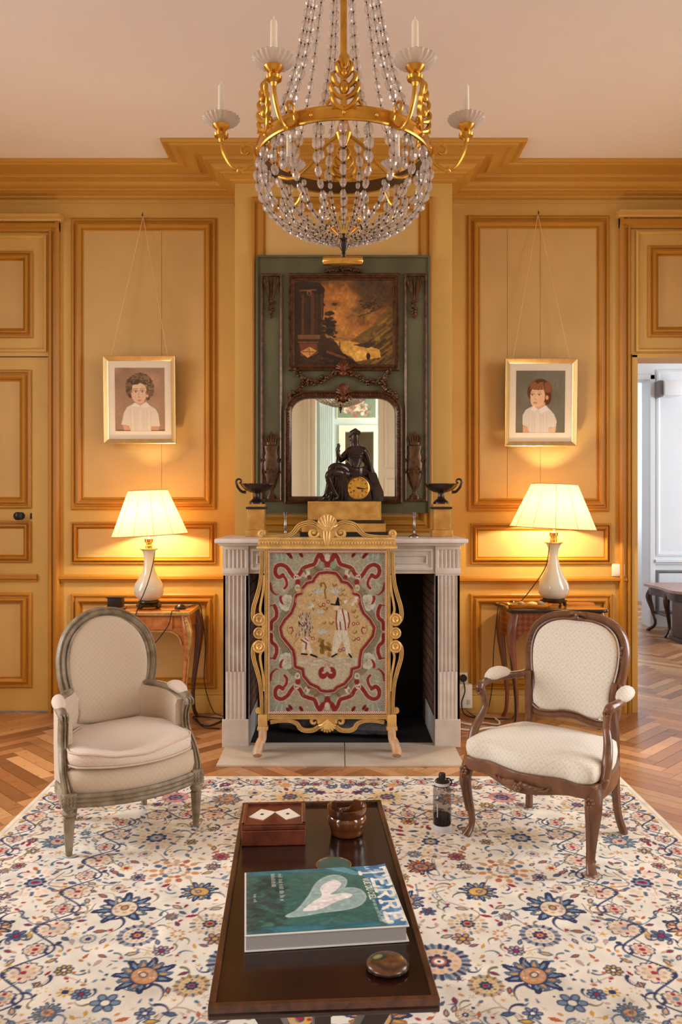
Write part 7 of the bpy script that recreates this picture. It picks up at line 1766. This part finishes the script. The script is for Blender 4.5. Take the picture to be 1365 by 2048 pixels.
def stem(pts, col=SLT, w=.0042):
    rg.line([p[:2] for p in spline([(q[0], q[1], 0) for q in pts], 6)], w, col)
# scattered ground filler, placed so nothing overlaps
taken = []
def free(x, y, r):
    return all((x - a) ** 2 + (y - b) ** 2 > (r + c) ** 2 for a, b, c in taken)
def put(x, y, r): taken.append((x, y, r))
BO0, BO1 = .89, 1.285        # border between the two vines
yF = RY1 - (RX - .89)         # inner vine on the far side
yO = RY1 - (RX - 1.285)
# far and side guards: two wavy navy vines with lobed cartouches
def vine(base, vert, lo, hi, amp, per, ph, cart):
    # a sine stem threading between cartouches that sit in its hollows
    n = int((hi - lo) / per); Q = lambda d, s: (base + d, s) if vert else (s, base + d)
    for sh, wd in ((0, .0064), (.5, .0036)):
        rg.line([Q((amp if sh == 0 else amp * .6) * math.sin(PI * (s_ - lo) / per + (PI if sh else 0)), s_) for s_ in np.arange(lo, hi, per / 9)], wd, NAVY if sh == 0 else SLT)
    for k in range(n):
        c = lo + (k + .5) * per; sg = 1 if k % 2 == 0 else -1
        big_ = (k % 2 == 0) if cart else (k % 4 == 0)
        ra, rb = (per * .40, amp * .98) if big_ else (per * .27, amp * .70)
        d0 = -sg * amp * .12; x, y = Q(d0, c); rx, ry = (rb, ra) if vert else (ra, rb)
        for j in range(10):
            t = j * .628; rg.ell(x + rx * .86 * math.cos(t), y + ry * .86 * math.sin(t), rx * .26, ry * .26, NAVY)
        for j in range(10):
            t = j * .628; rg.ell(x + rx * .86 * math.cos(t), y + ry * .86 * math.sin(t), rx * .26 - .0045, ry * .26 - .0045, (220, 202, 178))
        rg.ell(x, y, rx * .90, ry * .90, (220, 202, 178)); rg.ell(x, y, rx * .58, ry * .58, (208, 184, 162))
        for j in range(8): rg.ell(x + rx * .62 * math.cos(j * .785), y + ry * .62 * math.sin(j * .785), .0065, .0065, [MAUV, (196, 150, 130), CRIM, TAN][j % 4])
        rg.ell(x, y, .009, .009, CRIM if k % 3 else BLUE)
        for s_ in (-1, 1):
            e = Q(sg * amp * 1.05, c + s_ * per * .30); rg.ell(e[0], e[1], .010, .008, [NAVY, ORG, BLUE, GOLD][(k + s_) % 4])
            e = Q(-sg * amp * 1.0, c + s_ * per * .42); leaf(e[0], e[1], rr.uniform(0, 6), .034, .016, [SLT, ORG, TAN][k % 3])
            saz(*Q(sg * amp * .8, c + s_ * per * .2), (PI / 2 if vert else 0) + s_ * 1.2, .05)
rg.mir = 0.0
vine(.895, True, yF - .03 - .118 * 32, yF - .03, .050, .118, 0, True)
vine(1.285, True, yO - .03 - .112 * 36, yO - .03, .042, .112, 0, False)
rg.mir = None
vine(yF, False, -.826, .827, .046, .118, 0, True)
vine(yO, False, -1.232, 1.233, .040, .112, 0, False)
rg.mir = 0.0
rg.line([(1.345, RY0), (1.345, RY1 - .02)], .006, BEIG); rg.line([(0, RY1 - .020), (1.345, RY1 - .02)], .006, BEIG)
# principal motifs, where the photograph shows them
def big(x, y, r, f): put(x, y, r * 1.05); put(-x, y, r * 1.05); f()
RS1 = [(1, BEIG, 18), (.92, TAN, 18), (.74, (222, 208, 184), 16), (.58, BEIG, 14), (.44, NAVY, 0), (.39, BLUE, 0), (.30, IV, 0), (.24, NAVY, 8), (.18, TAN, 0)]
big(.722, 3.155, .105, lambda: rosette(.722, 3.155, .105, RS1))
big(.59, 2.87, .085, lambda: [[rg.ell(.59 + .078 * math.cos(k * .483) * q, 2.87 + .078 * math.sin(k * .483) * q, .0155 * q, .0115, [ORG, SLT, ORG, TAN, RUST][k % 5], k * .483) for k in range(13) for q in (1, .62)], flower(.59, 2.87, .030, 7, MAUV, IV, None)])
big(.474, 2.716, .075, lambda: palmette(.474, 2.716, .078, 0.3, (BLUE, GOLD, TAN, NAVY)))
big(.70, 2.60, .100, lambda: palmette(.70, 2.60, .112, 1.5, (BLUE, (222, 204, 176), ORG, NAVY)))
big(.617, 2.44, .062, lambda: [rosette(.617, 2.44, .062, [(1, NAVY, 0), (.95, (206, 184, 160), 14), (.6, BEIG, 10), (.3, CRIM, 0), (.15, ORG, 0)])])
big(.406, 2.507, .06, lambda: rosette(.406, 2.507, .062, [(1, TAN, 14), (.86, BEIG, 0), (.66, NAVY, 10), (.5, BLUE, 0), (.38, GOLD, 8), (.22, CRIM, 0)]))
big(.545, 2.23, .085, lambda: palmette(.545, 2.23, .10, .9, (BLUE, ORG, (222, 196, 166), NAVY)))
big(.404, 2.184, .05, lambda: rosette(.404, 2.184, .05, [(1, (140, 96, 52), 14), (.8, GOLD, 0), (.6, TAN, 0), (.36, NAVY, 0), (.2, CRIM, 0)]))
big(.619, 2.108, .04, lambda: flower(.619, 2.108, .042, 6, BLUE, IV))
big(.757, 2.067, .04, lambda: palmette(.757, 2.067, .05, .4, (BLUE, ORG, CRIM, SLT)))
big(1.06, 2.78, .09, lambda: rosette(1.06, 2.78, .095, [(1, (224, 196, 176), 16), (.78, IV, 0), (.66, GOLD, 0), (.46, IV, 8), (.36, NAVY, 8), (.26, BLUE, 0), (.14, CRIM, 0)]))
big(1.10, 3.12, .07, lambda: palmette(1.10, 3.12, .078, .8, (BLUE, (214, 180, 160), CRIM, SLT)))
big(1.09, 2.48, .08, lambda: palmette(1.09, 2.48, .09, -1.2, (ORG, (222, 196, 166), CRIM, NAVY)))
big(1.04, 2.22, .07, lambda: rosette(1.04, 2.22, .075, [(1, SLT, 12), (.85, IV, 0), (.62, ORG, 8), (.35, NAVY, 0), (.2, CRIM, 0)]))
big(.736, 3.59, .075, lambda: rosette(.736, 3.59, .085, [(1, (226, 206, 188), 14), (.7, CRIM, 0), (.56, IV, 0), (.38, NAVY, 8), (.2, CRIM, 0)]))
big(.50, 3.57, .075, lambda: palmette(.50, 3.57, .085, -.4, (TAN, ORG, BLUE, SLT)))
big(1.05, 3.50, .07, lambda: rosette(1.05, 3.50, .07, [(1, TAN, 14), (.7, BEIG, 0), (.45, BLUE, 8), (.2, CRIM, 0)]))
big(.22, 3.60, .08, lambda: rosette(.22, 3.60, .09, [(1, (222, 196, 150), 16), (.8, GOLD, 0), (.55, IV, 10), (.35, BLUE, 8), (.15, CRIM, 0)]))
big(.06, 3.40, .01, lambda: None)
big(.36, 3.12, .09, lambda: rosette(.36, 3.12, .09, [(1, BEIG, 14), (.8, IV, 0), (.6, TAN, 10), (.35, NAVY, 8), (.2, GOLD, 0)]))
big(.30, 2.90, .06, lambda: palmette(.30, 2.90, .07, 2.2, (ORG, RUST, BLUE, NAVY)))
big(.22, 2.65, .07, lambda: palmette(.22, 2.65, .08, 1.2, (BLUE, ORG, CRIM, NAVY)))
big(.29, 2.33, .085, lambda: rosette(.29, 2.30, .09, [(1, NAVY, 12), (.88, ORG, 12), (.7, (224, 190, 160), 0), (.45, RUST, 8), (.25, IV, 0)]))
big(.10, 2.05, .08, lambda: palmette(.10, 2.05, .1, -1.57, (ORG, GOLD, CRIM, NAVY)))
big(.0, 3.05, .10, lambda: rosette(.0, 3.05, .11, [(1, BLUE, 16), (.88, IV, 14), (.7, CRIM, 12), (.55, NAVY, 10), (.35, ORG, 0), (.18, IV, 0)]))
big(.0, 2.1, .10, lambda: None)
# stems, then small flowers and leaves
for k in range(190):
    y = rr.uniform(RY0, RY1 - .12); x = rr.uniform(.02, 1.24)
    a = rr.uniform(0, 6.28); l = rr.uniform(.08, .18)
    stem([(x, y), (x + l * .5 * math.cos(a), y + l * .5 * math.sin(a)), (x + l * math.cos(a + .9), y + l * math.sin(a + .9))], [SLT, OLIV, (150, 130, 112), MAUV][k % 4], .0036)
kinds = 0
for att in range(20000):
    y = rr.uniform(RY0, RY1 - .06) if att % 3 else rr.uniform(1.9, RY1 - .06); x = rr.uniform(.0, 1.25)
    r = rr.choice([.030, .024, .0175, .0125, .0085], p=[.09, .14, .25, .27, .25])
    if abs(x - .895) < .075 + r * .3 or (abs(y - yF) < .07 and x < .9): r = min(r, .012)
    if abs(x - .895) < .05 and y < yF or (abs(y - yF) < .045 and x < .9) or abs(y - yO) < .03: continue
    if not free(x, y, r * .82): continue
    put(x, y, r); kinds += 1; a = rr.uniform(0, 6.28)
    if y < 1.8 and r < .016: continue
    t_ = rr.random()
    pc = [ORG, BLUE, TAN, RUST, CRIM, MAUV, GOLD, SLT][rr.integers(8)]; cc = [IV, CRIM, GOLD, NAVY, BEIG][rr.integers(5)]
    if r >= .022:
        if t_ < .4: flower(x, y, r * 1.15, int(rr.choice([5, 6, 8])), pc, cc, NAVY if rr.random() < .7 else None)
        elif t_ < .7: palmette(x, y, r * 1.2, a, (pc, [BEIG, ORG, IV][rr.integers(3)], cc, [NAVY, SLT][rr.integers(2)]))
        else: rosette(x, y, r * 1.05, [(1, pc, 10), (.7, BEIG, 0), (.5, NAVY, 7), (.3, cc, 0)])
    elif r >= .012:
        if t_ < .35: flower(x, y, r * 1.15, 5, pc, cc, None)
        elif t_ < .8: leaf(x - r * math.cos(a), y - r * math.sin(a), a, r * 2.4, r * 1.0, pc, NAVY if rr.random() < .5 else None)
        else: saz(x - r * math.cos(a), y - r * math.sin(a), a, r * 3.2, [NAVY, SLT, OLIV][rr.integers(3)])
    else:
        if t_ < .5: rg.ell(x, y, r, r * .6, pc, a)
        elif t_ < .8: rg.line([(x - r * math.cos(a), y - r * math.sin(a)), (x + r * math.cos(a), y + r * math.sin(a))], .007, [NAVY, OLIV, SLT, TAN][rr.integers(4)], taper=True)
        else: flower(x, y, r * 1.1, 5, pc, cc, None)
rg.mir = None
rg.mottle(.035, .05, 3)
ro = rg.build('rug', paint_mat('wool_rug', .95, .08, .10, 260, bump=.25), lambda x, y: (x, y, np.full_like(x, .012)))
tag(ro, 'large ivory floral rug with navy vine borders under the armchairs and coffee table', 'rug')
m = MB(); m.box(-RX - .004, RX + .004, RY0 - .004, RY1 + .004, .001, .0108, .003); m.build('rug_edge', mat('ivory_selvedge', (226, 216, 200), .95, var=.04), ro, ang=0)
# ================================================================ daylight, lamps, camera
def area(name, loc, rot_, sx, sy, pw, col, spread=PI):
    l = bpy.data.lights.new(name, 'AREA'); l.shape = 'RECTANGLE'; l.size = sx; l.size_y = sy; l.energy = pw; l.color = col; l.spread = spread
    o = bpy.data.objects.new(name, l); COL.objects.link(o); o.location = loc; o.rotation_euler = rot_; return o
DAY = (.96, .98, 1.0)
TL_ = math.radians(24)
area('daylight_left', (-W - .55, 3.05, 1.9), (0, -PI / 2 + TL_, 0), 2.8, 1.5, 104, DAY, 2.4)
area('daylight_left_rear', (-W - .55, -.3, 1.9), (0, -PI / 2 + TL_, 0), 2.8, 1.5, 100, DAY, 2.4)
area('daylight_right', (W + .55, 3.05, 1.9), (0, PI / 2 - TL_, 0), 2.8, 1.5, 104, DAY, 2.4)
area('daylight_right_rear', (W + .55, -.3, 1.9), (0, PI / 2 - TL_, 0), 2.8, 1.5, 100, DAY, 2.4)
area('fill_light_blue_room', (2.3, -4.0, 1.9), (0, PI / 2, 0), 2.4, 1.8, 210, (1, .98, .95))  # area lamp added inside the closed blue room, whose walls have no window
area('daylight_white_room', (5.45, 7.15, 1.7), (0, PI / 2, 0), 2.5, 1.5, 90, (.92, .96, 1.0))
area('daylight_last_room', (4.6, 10.0, 2.0), (0, PI / 2, 0), 1.5, 1.5, 60, (.92, .96, 1.0))
w = bpy.data.worlds.new('sky'); sc.world = w; w.use_nodes = True
bg = w.node_tree.nodes['Background']; bg.inputs['Color'].default_value = (.85, .92, 1.0, 1); bg.inputs['Strength'].default_value = .6
cam = bpy.data.cameras.new('camera'); co = bpy.data.objects.new('camera', cam); COL.objects.link(co)
co.location = (0, 0, H); co.rotation_euler = (PI / 2, 0, 0)
cam.sensor_fit = 'VERTICAL'; cam.sensor_height = 36.0; cam.lens = F / 2048 * 36.0
cam.shift_x = (682.5 - VX) / 2048; cam.shift_y = -(1024 - VY) / 2048
cam.clip_start = .05; cam.clip_end = 60
sc.camera = co
sc.view_settings.view_transform = 'Standard'; sc.view_settings.look = 'None'; sc.view_settings.exposure = -0.10; sc.view_settings.gamma = 1.0; sc.view_settings.use_curve_mapping = False
cy = sc.cycles
cy.max_bounces = 8; cy.diffuse_bounces = 4; cy.glossy_bounces = 4; cy.transmission_bounces = 8; cy.transparent_max_bounces = 24
cy.caustics_reflective = False; cy.caustics_refractive = False; cy.sample_clamp_indirect = 6.0; cy.use_denoising = True
